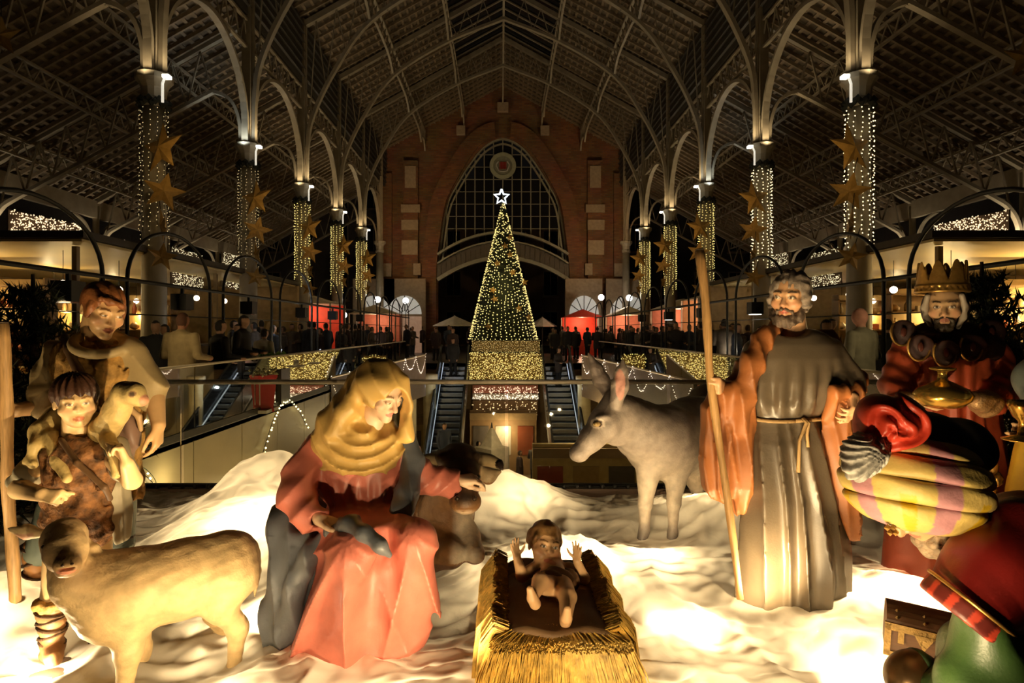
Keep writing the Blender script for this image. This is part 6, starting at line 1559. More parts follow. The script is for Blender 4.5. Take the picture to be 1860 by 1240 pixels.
    sculpt('sleeve_hem', lambda P: chain(P, [e - ax_ * 0.022, e + ax_ * 0.004], [0.100, 0.095], 0.0) if False else smax(cone(P, e - ax_ * 0.1, e + ax_ * 0.05, 0.118, 0.110), np.abs((P - A(*(e - ax_ * 0.012))) @ A(*ax_)) - 0.026, 0.012), lo, hi, 0.006, hemm, o, hpaint)
    def hnd(P):
        w = e + ax_ * 0.0
        return U(0.012, cone(P, e - ax_ * 0.10, w, 0.036, 0.030), hand_sdf(P, w, ax_ * 1.0 + np.array([-0.2, 0, 0.1]), (-0.7, 0.2, 0.3), 1, 1.0, (20, 20, 22, 25), 30))
    def green(P):
        t = chain(P, [W(1900, 1120, 1.80), W(1860, 1230, 1.80), W(1830, 1330, 1.78), W(1850, 1420, 1.75)], [0.17, 0.19, 0.20, 0.22], 0.08)
        sl = chain(P, [W(1790, 1130, 1.66), W(1800, 1200, 1.68), W(1780, 1260, 1.68)], [0.07, 0.10, 0.10], 0.06)
        return U(0.06, t, sl) - (0.010 * np.sin(P[:, 0] * 28 + P[:, 2] * 20 + 2 * sn(P, 5, 3))).astype(f32)
    sculpt('green_robe', green, lo, hi, 0.009, cloth('green_robe', (0.045, 0.10, 0.025), 0.4), o)
    def collar(P):
        return chain(P, [W(1745, 935, 1.88), W(1752, 985, 1.84), W(1742, 1015, 1.82)], [0.030, 0.032, 0.024], 0.02)
    sculpt('collar', collar, lo, hi, 0.007, cloth('scarlet_cloth', (0.55, 0.045, 0.02)), o)
    ch = MB()
    cp = [W(1770 - 4 * i, 962 + 7 * i, 1.80 - 0.012 * i) for i in range(8)]
    for p in cp: ch.octa(p, 0.009)
    ch.build('gold_chain', mat('old_gold', (0.5, 0.28, 0.07)), o)
    eo = MB()
    for i in range(4): eo.octa(W(1612 + 5 * i, 958 + 9 * (i % 2), 1.80), 0.011)
    eo.build('ear_ornament', mat('old_gold', (0.5, 0.28, 0.07)), o)
    # bronze vessel lying at his knees
    v = empty('bronze_vessel', W(1660, 1262, 1.95), 'dark bronze rounded vessel with green band at the bottom edge', 'vessel')
    c = W(1662, 1232, 1.95)
    def ves(P): return U(0.02, ell(P, c, (0.092, 0.08, 0.088)), cone(P, c + np.array([-0.085, -0.02, -0.02]), c + np.array([-0.10, -0.03, -0.055]), 0.014, 0.018))
    sculpt('bowl', ves, (c - 0.2), (c + 0.2), 0.006, mat('dark_bronze', (0.13, 0.075, 0.03), 0.3, metal=0.6, var=0.3), v)
    sculpt('band', lambda P: smax(ell(P, c, (0.096, 0.084, 0.092)), np.abs(P[:, 0] - f32(c[0] + 0.02)) - 0.016, 0.006), c - 0.2, c + 0.2, 0.005, mat('green_band', (0.05, 0.12, 0.05), 0.4), v)

# ------------------------------------------------------------ king cut by the frame
def build_edge_king():
    base = W(1990, 1150, 2.85)
    o = empty('offering_king_statue', base, 'king statue in yellow robe at the frame edge offering a gold cup', 'statue')
    lo, hi = np.array([2.2, 2.3, 0.0]), np.array([3.4, 3.4, 1.85])
    hc = W(1995, 545, 2.95); M = Rm(-45, 10, 0); w = W(1880, 785, 2.62)
    def body(P):
        h = head_sdf(P, hc, M, 1.05); nk = cone(P, W(1995, 570, 3.0), W(1995, 630, 3.0), 0.06, 0.075)
        t = ell(P, W(1990, 700, 3.0), (0.16, 0.1, 0.25))
        a = chain(P, [W(1940, 660, 2.95), W(1930, 780, 2.8), w], [0.05, 0.045, 0.03], 0.01)
        hh = hand_sdf(P, w, (-0.92, -0.30, 0.06), (-0.25, 0.9, -0.05), -1, 1.0, (42, 44, 46, 48), 70, 4)
        return U(0.02, U(0.03, h, nk), t, U(0.01, a, hh))
    sculpt('body', body, lo, hi, 0.006, m_skin, o, lambda V: head_paint(V, hc, M, 1.05, (0.66, 0.42, 0.22)))
    sculpt('robe', lambda P: stack(P, rows(2.9, [(1150, 1990, 150, .24), (900, 1975, 138, .22), (815, 1970, 115, .20), (700, 1985, 85, .15), (630, 1992, 75, .13), (600, 1995, 40, .08)]), pleat(12, .016)), lo, hi, 0.01, cloth('saffron_robe', (0.60, 0.36, 0.03), 0.5), o)
    sculpt('sleeve', lambda P: chain(P, [W(1925, 640, 2.95), W(1892, 690, 2.78), W(1898, 735, 2.7)], [0.09, 0.10, 0.075], 0.04), lo, hi, 0.009, cloth('grey_sleeve', (0.11, 0.13, 0.12), 0.45), o)
    sculpt('hair', lambda P: ell(P, hc + np.array([0.02, 0.04, 0.04]), (0.10, 0.11, 0.10)), lo, hi, 0.01, mat('dark_brown_hair', (0.05, 0.02, 0.01)), o)
    c = W(1860, 800, 2.54); k = 2.54 / FPX
    u = empty('gold_cup', c, 'gold footed cup held by the hand at the frame edge', 'cup')
    MB().lathe([(33 * k, 0), (34 * k, 3 * k), (10 * k, 10 * k), (8 * k, 34 * k), (17 * k, 44 * k), (24 * k, 62 * k), (25 * k, 72 * k), (21 * k, 72 * k), (16 * k, 56 * k)], 24, tuple(c)).build('body', mat('polished_gold', (0.75, 0.47, 0.10)), u, True)

# ------------------------------------------------------------ baby in the manger
def build_baby():
    cl = 0.352
    mo = empty('straw_manger', (0.215, 2.62, 0.0), 'straw-filled manger with golden straw bundles hanging at the front', 'manger')
    x0, x1, y0, y1 = 0.02, 0.43, 2.28, 3.06
    strawm = mat('golden_straw', (0.72, 0.46, 0.10), 0.55, var=0.45, vscale=30, bump=0.3, bscale=100)
    darkst = mat('straw_core', (0.40, 0.24, 0.06), 0.8, var=0.5, vscale=40, bump=0.6, bscale=90)
    def core(P):
        b = rbox(P, (0.215, 2.66, 0.19), (0.255, 0.40, 0.15), 0.09)
        return b - 0.014 * sn(P, 70, 1) - 0.010 * sn(P, 35, 2)
    sculpt('straw_bed', core, (-0.3, 2.0, -0.02), (0.75, 3.3, 0.5), 0.011, darkst, mo, band=8)
    rnd = random.Random(5)
    # straw stems: front fringe, side sheaves
    fr = MB(); sd = MB()
    def stem(mb, pts, r): mb.tube(pts, r, 3, False)
    for i in range(1500):
        u = rnd.random(); x = -0.045 + 0.53 * u; lay = rnd.random()
        xa = 0.215 + (x - 0.215) * 0.70
        z0 = cl + 0.012 - 0.02 * lay; ya = y0 + 0.05 + rnd.uniform(-.03, .03)
        fl = (x - 0.215) * 0.22 + rnd.uniform(-.018, .018); ln = rnd.uniform(0.17, 0.30)
        yb = y0 - 0.055 - 0.05 * lay + rnd.uniform(-.012, .012)
        stem(fr, [(xa, ya, z0), (x, yb + 0.02, z0 - 0.015), (x + fl * .6, yb - 0.01, z0 - ln * .5), (x + fl, yb - 0.015 + rnd.uniform(-.015, .015), z0 - ln)], [0.0022, 0.0026, 0.0024, 0.0016])
    for side in (-1, 1):
        for k in range(9):                                     # bound sheaves along each flank
            yb = y0 + 0.06 + k * 0.086
            for j in range(95):
                a = rnd.uniform(-1.3, 1.3); yy = yb + rnd.uniform(-.045, .045)
                xi = 0.215 + side * (0.19 + rnd.uniform(-.01, .02)); xo = 0.215 + side * (0.265 + 0.03 * math.cos(a) + 0.018 * math.sin(k * 2.1))
                z0 = cl + rnd.uniform(-.012, .02)
                stem(sd, [(xi, yy, z0), ((xi + xo) / 2, yy - 0.01, z0 + 0.018 + .01 * math.cos(a)), (xo, yy - 0.02, z0 - 0.035), (xo + side * 0.012, yy - 0.04, z0 - 0.12 - .05 * rnd.random()), (xo + side * 0.02, yy - 0.05, z0 - 0.24)], [0.0024, 0.0028, 0.0028, 0.0026, 0.0018])
    tag(fr.build('straw_fringe', strawm, mo), kind='stuff'); tag(sd.build('straw_sheaves', strawm, mo), kind='stuff')
    # blanket
    bo = empty('brown_blanket', (0.215, 2.62, cl), 'brown blanket spread over the straw manger beneath the baby', 'blanket')
    nx, ny = 26, 46; v = []; f = []
    for j in range(ny):
        for i in range(nx):
            s, t = i / (nx - 1), j / (ny - 1)
            x = x0 - 0.01 + (x1 - x0 + 0.02) * s; y = y0 - 0.01 + (y1 - y0 - 0.06) * t
            z = cl + 0.013 + 0.008 * math.sin(t * 13 + math.sin(s * 4) * 1.2) + 0.006 * math.sin(s * 9 + t * 5) - 0.025 * (abs(2 * s - 1) ** 6)
            if j == 0: z -= 0.02
            v.append((x + 0.006 * math.sin(t * 21), y + 0.012 * math.sin(s * 11), z))
    for j in range(ny - 1):
        for i in range(nx - 1): f.append((j*nx+i, j*nx+i+1, (j+1)*nx+i+1, (j+1)*nx+i))
    b = worldlink('cloth', mesh_from('blanket', v, f, True), cloth('brown_blanket_cloth', (0.155, 0.085, 0.035), 0.7), bo)
    sm = b.modifiers.new('thick', 'SOLIDIFY'); sm.thickness = 0.012
    # baby
    o = empty('baby_statue', W(1005, 1050, 2.7), 'painted statue of a baby lying with arms raised on the manger', 'statue')
    lo, hi = np.array([-0.05, 2.15, 0.28]), np.array([0.5, 3.15, 0.75])
    hc = W(990, 993, 2.84); M = Rm(12, -16, 12); hs = 0.90
    wl, wr = W(939, 1012, 2.70), W(1048, 1018, 2.70)
    def body(P):
        h = head_sdf(P, hc, M, hs, child=1)
        t = chain(P, [W(1002, 1030, 2.80), W(1006, 1052, 2.68), W(1010, 1068, 2.58)], [0.060, 0.062, 0.056], 0.03)
        aL = chain(P, [W(975, 1030, 2.78), W(948, 1045, 2.72), wl], [0.030, 0.027, 0.018], 0.012)
        aR = chain(P, [W(1034, 1032, 2.78), W(1060, 1050, 2.72), wr], [0.030, 0.027, 0.018], 0.012)
        hL = hand_sdf(P, wl, (-0.20, 0.1, 1), (0.35, -0.9, 0.2), 1, 0.52, (8, 6, 8, 12), 50, 7)
        hR = hand_sdf(P, wr, (0.05, 0.1, 1), (-0.35, -0.9, 0.2), -1, 0.52, (8, 6, 8, 12), 50, 7)
        l1 = chain(P, [W(1022, 1066, 2.58), W(1031, 1084, 2.45), W(1028, 1120, 2.33)], [0.047, 0.036, 0.024], 0.012)
        f1 = chain(P, [W(1027, 1130, 2.325), W(1029, 1122, 2.29), W(1031, 1106, 2.275)], [0.022, 0.021, 0.014], 0.008)
        l2 = chain(P, [W(998, 1066, 2.58), W(982, 1056, 2.48), W(970, 1080, 2.40)], [0.046, 0.034, 0.023], 0.012)
        f2 = chain(P, [W(972, 1096, 2.37), W(967, 1086, 2.355), W(963, 1070, 2.35)], [0.023, 0.021, 0.014], 0.008)
        return U(0.015, U(0.02, h, t), U(0.008, aL, hL), U(0.008, aR, hR), U(0.012, l1, f1), U(0.012, l2, f2))
    sculpt('body', body, lo, hi, 0.0038, m_skin, o, lambda V: head_paint(V, hc, M, hs, (0.70, 0.43, 0.22), brow=(0.25, 0.13, 0.05), lip=(0.55, 0.18, 0.12)))
    def hair(P):
        q = ((P - A(*hc)) @ M.astype(f32) / hs).astype(f32)
        cut = smax(ell(q, (0, 0.026, 0.043), (0.090, 0.106, 0.092)), -ell(q, (0, -0.115, -0.030), (0.080, 0.10, 0.09)), 0.01); cut = smax(cut, -(q[:, 2] + 0.05), 0.02)
        return (cut - 0.007 * sn(q, 90, 3)) * hs
    sculpt('hair', hair, lo, hi, 0.004, mat('golden_brown_hair', (0.28, 0.15, 0.05), 0.5, var=0.4, vscale=40), o)
    def loin(P):
        return U(0.02, ell(P, W(1006, 1058, 2.62), (0.076, 0.080, 0.060)), cone(P, W(988, 1048, 2.72), W(1030, 1056, 2.65), 0.046, 0.052)) - (0.005 * np.sin(P[:, 1] * 90 + P[:, 0] * 60)).astype(f32)
    sculpt('swaddling_cloth', loin, lo, hi, 0.0045, cloth('dark_swaddle', (0.13, 0.065, 0.028), 0.6), o)

# ------------------------------------------------------------ animals
def build_goat():
    o = empty('sheep_statue', W(300, 1250, 2.5), 'cream and tan sheep statue standing in front of the boy', 'statue')
    lo, hi = np.array([-2.15, 1.95, 0.0]), np.array([-0.85, 3.0, 0.95])
    hc = W(118, 1000, 2.40)
    def body(P):
        b = chain(P, [W(205, 1075, 2.46), W(250, 1070, 2.48), W(330, 1052, 2.55), W(412, 1022, 2.64)], [0.158, 0.158, 0.150, 0.142], 0.05)
        ch = ell(P, W(205, 1100, 2.42), (0.13, 0.11, 0.14))
        nk = chain(P, [W(195, 1065, 2.44), W(150, 1050, 2.40), W(126, 1012, 2.42)], [0.125, 0.100, 0.075], 0.05)
        hd = chain(P, [W(116, 980, 2.38), W(118, 1003, 2.30), W(122, 1024, 2.22)], [0.082, 0.068, 0.040], 0.03)
        mz = ell(P, W(122, 1026, 2.20), (0.044, 0.042, 0.030))
        jw = ell(P, W(121, 1038, 2.215), (0.034, 0.036, 0.015))
        md = smax(U(0.01, mz, jw), -ell(P, W(121, 1034, 2.17), (0.030, 0.028, 0.004)), 0.004)
        e1 = chain(P, [W(78, 968, 2.42), W(48, 966, 2.40), W(18, 960, 2.38)], [0.020, 0.030, 0.008], 0.01)
        e2 = chain(P, [W(158, 985, 2.44), W(172, 998, 2.42), W(180, 1000, 2.42)], [0.018, 0.022, 0.010], 0.01)
        fl1 = chain(P, [W(238, 1120, 2.42), W(234, 1180, 2.40), W(226, 1262, 2.40), W(222, 1290, 2.39)], [0.080, 0.046, 0.030, 0.030], 0.03)
        fl2 = chain(P, [W(240, 1120, 2.58), W(252, 1180, 2.60), W(246, 1262, 2.60), W(242, 1280, 2.60)], [0.075, 0.045, 0.032, 0.032], 0.03)
        hl1 = chain(P, [W(420, 1050, 2.58), W(398, 1098, 2.54), W(432, 1138, 2.60), W(424, 1215, 2.60)], [0.115, 0.062, 0.038, 0.030], 0.04)
        hl2 = chain(P, [W(410, 1060, 2.75), W(395, 1110, 2.76), W(408, 1148, 2.82), W(380, 1200, 2.80)], [0.10, 0.055, 0.036, 0.03], 0.04)
        tl = chain(P, [W(455, 1005, 2.70), W(466, 1035, 2.70), W(463, 1082, 2.68)], [0.028, 0.022, 0.008], 0.02)
        dd = U(0.04, U(0.05, b, ch, nk), fl1, fl2, hl1, hl2); dd = U(0.03, dd, U(0.02, hd, md)); dd = U(0.012, dd, e1, e2, tl)
        return dd - 0.004 * sn(P, 25, 2) - 0.0018 * sn(P, 110, 4)
    def paint(V):
        C = np.tile(A(0.70, 0.50, 0.25), (len(V), 1))
        xs = np.array([-1.75, -1.6, -1.3, -1.1]); tops = np.interp(V[:, 0], xs, [0.60, 0.58, 0.65, 0.68])
        w = np.clip((V[:, 2] - (tops - 0.14)) / 0.16, 0, 1) * (V[:, 0] > -1.72) * 0.8
        w = w * np.clip(0.75 + 0.6 * sn(V.astype(f32), 26, 5), 0, 1)
        C = C * (1 - w[:, None]) + A(0.22, 0.12, 0.045) * w[:, None]
        w2 = np.exp(-((V[:, 0] - hc[0] - 0.01) / 0.05) ** 2) * (V[:, 2] > hc[2] - 0.05) * (V[:, 1] < 2.42) * 0.75
        C = C * (1 - w2[:, None]) + A(0.20, 0.12, 0.06) * w2[:, None]
        inn = (V[:, 0] < hc[0] - 0.09) & (V[:, 2] < 0.705) & (V[:, 1] < 2.39); C[inn] = A(0.62, 0.33, 0.20)
        mth = np.linalg.norm((V - A(*W(121, 1035, 2.19))) / A(1.2, 1, 0.5), axis=1); C[mth < 0.028] = A(0.50, 0.20, 0.12)
        return C
    sculpt('body', body, lo, hi, 0.0072, m_hide, o, paint)
    em = mat('dark_eye', (0.03, 0.018, 0.01), 0.1, spec=0.8); es = sphere_mesh('eye', 1, 10, 8)
    dc = np.array([0.585, -0.81, 0.05]); pp = np.array([0.81, 0.585, 0]); c0 = W(117, 990, 2.345); mc = W(122, 1024, 2.20)
    for s in (-1, 1):
        worldlink('eye', es, em, o, c0 + dc * 0.050 + pp * s * 0.058 + np.array([0, 0, 0.018]), (0, 0, 0), (0.014, 0.014, 0.011))
        worldlink('nostril', es, em, o, mc + dc * 0.040 + pp * s * 0.014 + np.array([0, 0, 0.008]), (0, 0, 0), (0.006, 0.006, 0.005))

def build_ox():
    o = empty('ox_statue', W(800, 1030, 3.6), 'brown ox statue lying behind the seated woman, her hand on its head', 'statue')
    lo, hi = np.array([-1.5, 2.75, 0.0]), np.array([0.15, 4.7, 1.05])
    mzc = W(843, 905, 3.12)
    def body(P):
        hd = chain(P, [W(834, 842, 3.40), W(840, 868, 3.24), W(845, 906, 3.04)], [0.118, 0.092, 0.066], 0.03)
        mz = ell(P, W(845, 911, 3.00), (0.080, 0.066, 0.060)); mz = smax(mz, -ell(P, W(845, 928, 2.945), (0.05, 0.03, 0.005)), 0.005)
        for sx in (-1, 1): mz = smax(mz, -ell(P, W(846 + sx * 17, 904, 2.945), (0.014, 0.02, 0.017)), 0.006)
        nk = chain(P, [W(830, 865, 3.5), W(812, 930, 3.66)], [0.12, 0.17], 0.04)
        ch = ell(P, W(828, 962, 3.52), (0.10, 0.11, 0.17))
        bd = chain(P, [W(790, 945, 3.85), W(700, 945, 4.1), W(610, 955, 4.35)], [0.23, 0.27, 0.26], 0.1)
        l1 = chain(P, [W(795, 985, 3.5), W(820, 1008, 3.28), W(786, 1020, 3.3), W(770, 1022, 3.35)], [0.10, 0.066, 0.05, 0.04], 0.03)
        l2 = chain(P, [W(845, 975, 3.5), W(862, 1005, 3.3), W(866, 1008, 3.25)], [0.09, 0.05, 0.045], 0.03)
        es = [chain(P, [W(832 + sx * 36, 850, 3.40), W(832 + sx * 55, 864, 3.38), W(832 + sx * 76, 856, 3.36)], [0.030, 0.044, 0.012], 0.02) for sx in (-1, 1)]
        curl = ell(P, W(830, 828, 3.36), (0.13, 0.10, 0.055)) - 0.010 * sn(P, 65, 3)
        dd = U(0.04, bd, nk, ch, l1, l2); dd = U(0.02, dd, U(0.03, hd, mz)); return U(0.02, dd, curl, *es)
    def paint(V):
        C = np.tile(A(0.24, 0.115, 0.04), (len(V), 1))
        def mix(w, c): C[:] = C * (1 - w[:, None]) + A(*c) * w[:, None]
        bl = W(848, 955, 3.3)
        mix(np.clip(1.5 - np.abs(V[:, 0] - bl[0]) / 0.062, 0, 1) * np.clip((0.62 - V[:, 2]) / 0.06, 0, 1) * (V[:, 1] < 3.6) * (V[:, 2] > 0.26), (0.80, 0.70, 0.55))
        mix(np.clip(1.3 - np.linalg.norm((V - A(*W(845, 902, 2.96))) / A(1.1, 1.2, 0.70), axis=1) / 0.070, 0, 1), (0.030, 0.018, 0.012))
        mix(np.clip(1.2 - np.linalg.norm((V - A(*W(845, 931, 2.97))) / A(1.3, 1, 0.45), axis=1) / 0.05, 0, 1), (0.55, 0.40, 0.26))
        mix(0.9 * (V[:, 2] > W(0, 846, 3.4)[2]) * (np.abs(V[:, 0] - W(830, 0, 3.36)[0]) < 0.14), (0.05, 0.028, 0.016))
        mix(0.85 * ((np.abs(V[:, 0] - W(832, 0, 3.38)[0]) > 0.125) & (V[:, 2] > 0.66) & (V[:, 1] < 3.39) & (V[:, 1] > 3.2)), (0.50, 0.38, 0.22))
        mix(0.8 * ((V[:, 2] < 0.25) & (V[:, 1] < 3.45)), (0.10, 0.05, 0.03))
        return C
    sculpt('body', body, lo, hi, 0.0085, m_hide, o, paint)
    hm = mat('horn', (0.40, 0.30, 0.16), 0.3, var=0.3)
    for sx in (-1, 1):
        p = [W(832 + sx * 34, 832, 3.38), W(832 + sx * 58, 836, 3.34), W(832 + sx * 74, 842, 3.30), W(832 + sx * 81, 850, 3.26)]
        h = MB().tube(p, [0.040, 0.036, 0.026, 0.008], 12).build('horn', hm, o, True)
        MB().tube([p[2], (p[2] + p[3]) / 2, p[3] + np.array([0, -0.01, -0.005])], [0.0275, 0.02, 0.006], 12).build('horn_tip', mat('black_horn', (0.03, 0.02, 0.015), 0.25), o, True)
    em = mat('dark_eye', (0.03, 0.018, 0.01), 0.1); es = sphere_mesh('eye', 1, 10, 8)
    for sx in (-1, 1): worldlink('nostril', es, em, o, W(846 + sx * 16, 905, 2.945), (0, 0, 0), (0.012, 0.010, 0.014))
    for sx in (-1, 1): worldlink('eye', es, em, o, W(839 + sx * 28, 866, 3.19), (0, 0, 0), (0.017, 0.017, 0.015))

def build_donkey():
    o = empty('donkey_statue', W(1210, 1005, 4.2), 'pale grey donkey statue with tall ears standing behind the manger', 'statue')
    lo, hi = np.array([0.3, 3.4, 0.0]), np.array([2.2, 5.5, 1.45])
    def body(P):
        hd = chain(P, [W(1118, 748, 4.00), W(1098, 770, 3.93), W(1074, 795, 3.88), W(1054, 820, 3.86)], [0.115, 0.100, 0.072, 0.052], 0.04)
        fo = chain(P, [W(1112, 722, 4.0), W(1082, 765, 3.92)], [0.05, 0.05], 0.02)
        jw = ell(P, W(1120, 783, 3.98), (0.085, 0.07, 0.10))
        mz = ell(P, W(1050, 822, 3.86), (0.052, 0.052, 0.050)); mz = smax(mz, -cone(P, W(1046, 838, 3.82), W(1068, 826, 3.80), 0.005, 0.003), 0.004)
        br = ell(P, W(1094, 757, 3.845), (0.045, 0.03, 0.018))
        mz = smax(mz, -ell(P, W(1046, 815, 3.808), (0.013, 0.02, 0.018)), 0.006)
        e1 = chain(P, [W(1110, 722, 4.06), W(1092, 690, 4.06), W(1082, 668, 4.06), W(1068, 640, 4.06)], [0.036, 0.052, 0.044, 0.010], 0.02)
        e2 = chain(P, [W(1118, 735, 3.90), W(1126, 700, 3.88), W(1130, 675, 3.88), W(1131, 652, 3.88)], [0.036, 0.050, 0.038, 0.008], 0.02)
        e2 = smax(e2, -chain(P, [W(1118, 728, 3.82), W(1124, 700, 3.80), W(1128, 672, 3.82)], [0.030, 0.040, 0.020], 0.01), 0.008)
        nk = chain(P, [W(1132, 762, 4.04), W(1165, 785, 4.12), W(1200, 800, 4.20)], [0.145, 0.185, 0.235], 0.06)
        mn = chain(P, [W(1122, 720, 4.06), W(1160, 733, 4.12), W(1195, 742, 4.2)], [0.030, 0.034, 0.03], 0.02)
        bd = chain(P, [W(1205, 805, 4.25), W(1265, 790, 4.60), W(1320, 785, 4.95)], [0.255, 0.275, 0.285], 0.1)
        hp = chain(P, [W(1290, 740, 5.0), W(1320, 780, 5.05)], [0.20, 0.25])
        l1 = chain(P, [W(1180, 845, 4.10), W(1172, 915, 4.08), W(1170, 965, 4.08), W(1164, 992, 4.06)], [0.095, 0.046, 0.030, 0.040], 0.03)
        l2 = chain(P, [W(1228, 850, 4.14), W(1224, 912, 4.06), W(1222, 968, 4.04), W(1218, 1000, 4.02)], [0.095, 0.048, 0.030, 0.042], 0.03)
        l3 = chain(P, [W(1290, 830, 5.0), W(1262, 870, 4.95), W(1270, 905, 5.0), W(1262, 940, 4.95)], [0.17, 0.075, 0.045, 0.050], 0.04)
        l4 = chain(P, [W(1330, 830, 5.0), W(1310, 870, 4.98), W(1318, 905, 5.05), W(1310, 940, 5.0)], [0.17, 0.075, 0.045, 0.05], 0.04)
        dd = U(0.035, U(0.08, bd, nk, hp), l1, l2, l3, l4); hh = U(0.025, U(0.05, hd, jw), fo, mz, br)
        return U(0.015, U(0.05, dd, hh), e1, e2, mn) - 0.006 * sn(P, 14, 2) - 0.002 * sn(P, 60, 4)
    def paint(V):
        C = np.tile(A(0.40, 0.335, 0.285), (len(V), 1)); nz_ = np.clip(0.5 + 0.5 * sn(V.astype(f32), 9, 3), 0, 1)[:, None]; C = C * (0.72 + 0.4 * nz_)
        def mix(w, c): w = np.clip(w, 0, 1); C[:] = C * (1 - w[:, None]) + A(*c) * w[:, None]
        mix(np.clip((0.72 - V[:, 2]) / 0.25, 0, 1) * np.clip((V[:, 2] - 0.12) / 0.2, 0, 1), (0.62, 0.53, 0.42))
        mix((V[:, 2] - 0.95) / 0.12 * (V[:, 0] > 0.95), (0.15, 0.12, 0.10))
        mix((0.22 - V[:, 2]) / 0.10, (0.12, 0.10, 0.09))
        bridge = np.abs((V[:, 2] - 1.10) + (0.72 - V[:, 0]) * 1.25) < 0.045
        mix(0.75 * bridge * (V[:, 0] < 0.8) * (V[:, 2] > 0.62), (0.16, 0.13, 0.115))
        mix(1.3 - np.linalg.norm(V - A(*W(1048, 825, 3.86)), axis=1) / 0.06, (0.14, 0.11, 0.10))
        mix(0.8 * ((V[:, 2] > 1.05) & (V[:, 0] < 0.85) & (V[:, 1] > 3.98)), (0.17, 0.13, 0.115))
        e = np.linalg.norm((V - A(*W(1126, 698, 3.86))) / A(1, 1.5, 3.0), axis=1); mix(1.0 * (e < 0.034) * (V[:, 1] < 3.872), (0.60, 0.30, 0.24))
        ey = np.linalg.norm((V - A(*W(1085, 769, 3.83))) / A(1.5, 2, 1), axis=1); mix(1.0 * (ey < 0.032), (0.58, 0.50, 0.42)); mix(1.0 * (ey < 0.022), (0.06, 0.04, 0.03))
        return C
    sculpt('body', body, lo, hi, 0.0088, m_hide, o, paint)
    es = sphere_mesh('eye', 1, 10, 8)
    worldlink('eye', es, mat('amber_eye', (0.35, 0.24, 0.10), 0.1), o, W(1084, 770, 3.835), (0, 0, 0), (0.026, 0.020, 0.017))
    worldlink('pupil', es, mat('dark_eye', (0.03, 0.02, 0.01), 0.1), o, W(1083, 770, 3.818), (0, 0, 0), (0.010, 0.006, 0.010))

def build_figures():
    build_bearded_man(); build_woman(); build_shepherd(); build_boy(); build_king(); build_kneeling(); build_edge_king()
    build_baby(); build_goat(); build_ox(); build_donkey()
import time as _t
_t0 = _t.time(); build_figures(); print('figures', _t.time() - _t0)
# ---------------------------------------------------------------- stage, snow cloth and its lamps
struct(MB().box((-4.6, 0.9, 0.0), (4.6, 5.25, 0.04)).build('floor_stage', mat('stage_boards', (0.10, 0.06, 0.035), 0.7)))
sk = empty('stage_edge_board', (0, 5.24, 0), 'dark brown board along the back edge of the stage', 'board')
MB().box((-4.3, 5.16, 0.04), (4.4, 5.22, 0.15)).build('board', mat('brown_board', (0.085, 0.045, 0.025), 0.6), sk)
cb = empty('bumpy_cable', (0, 5.2, 0.17), 'black bulb cable running along the stage back edge', 'cable')
mb = MB().tube([(-4.3 + 8.7 * i / 60, 5.19, 0.165 + 0.006 * math.sin(i * 1.9)) for i in range(61)], 0.009, 5); mb.build('wire', m_wire, cb)
kn = MB()
for i in range(80): kn.lathe([(.004, .02), (.018, .012), (.018, -.008), (.010, -.022)], 6, (-4.25 + 8.6 * i / 79, 5.185, 0.165))
tag(kn.build('bulb_sockets', m_wire, cb), kind='stuff')
# fairy lights swagged on the cream pit wall
fg = empty('fairy_light_garland', (PX0 + .05, 8, -.5), 'warm fairy light garland swagged on the cream pit wall', 'lights')
pts = [W(235, 835, 0), ]
sw = [(228, 838), (262, 862), (300, 893), (350, 903), (400, 903), (440, 890), (462, 868), (478, 820), (492, 775), (505, 742), (520, 728), (540, 742), (558, 775)]
def wallpt(px, py):
    d = (PX0 + 0.06) * FPX / (px - 910.0); return W(px, py, d)
cur = spline([wallpt(*q) for q in sw], 120)
MB().tube(cur, 0.007, 4).build('wire', m_wire, fg)
fb = MB()
for i, p in enumerate(cur):
    if i % 2 == 0: fb.octa((p[0] + .03, p[1] + rng.uniform(-.03, .03), p[2] + rng.uniform(-.025, .025)), 0.014 + .008 * rng.random())
tag(fb.build('bulbs', glow('fairy_bulb', (1.0, .80, .38), 10.0), fg), kind='stuff')
for px, py in ((455, 884), (300, 875)): 
    p = wallpt(px, py); lamp('fairy_glow', (p[0] + .25, p[1], p[2]), 9, (1, .78, .4), .05)
gw = empty('green_wire_loop', (PX0 + .05, 7, -.3), 'thin green wire loop hanging on the cream pit wall', 'wire')
MB().tube(spline([wallpt(*q) for q in ((232, 842), (262, 850), (282, 872), (280, 890), (258, 892), (236, 875))], 40), 0.006, 4).build('loop', mat('green_wire', (.05, .07, .02), .5), gw)
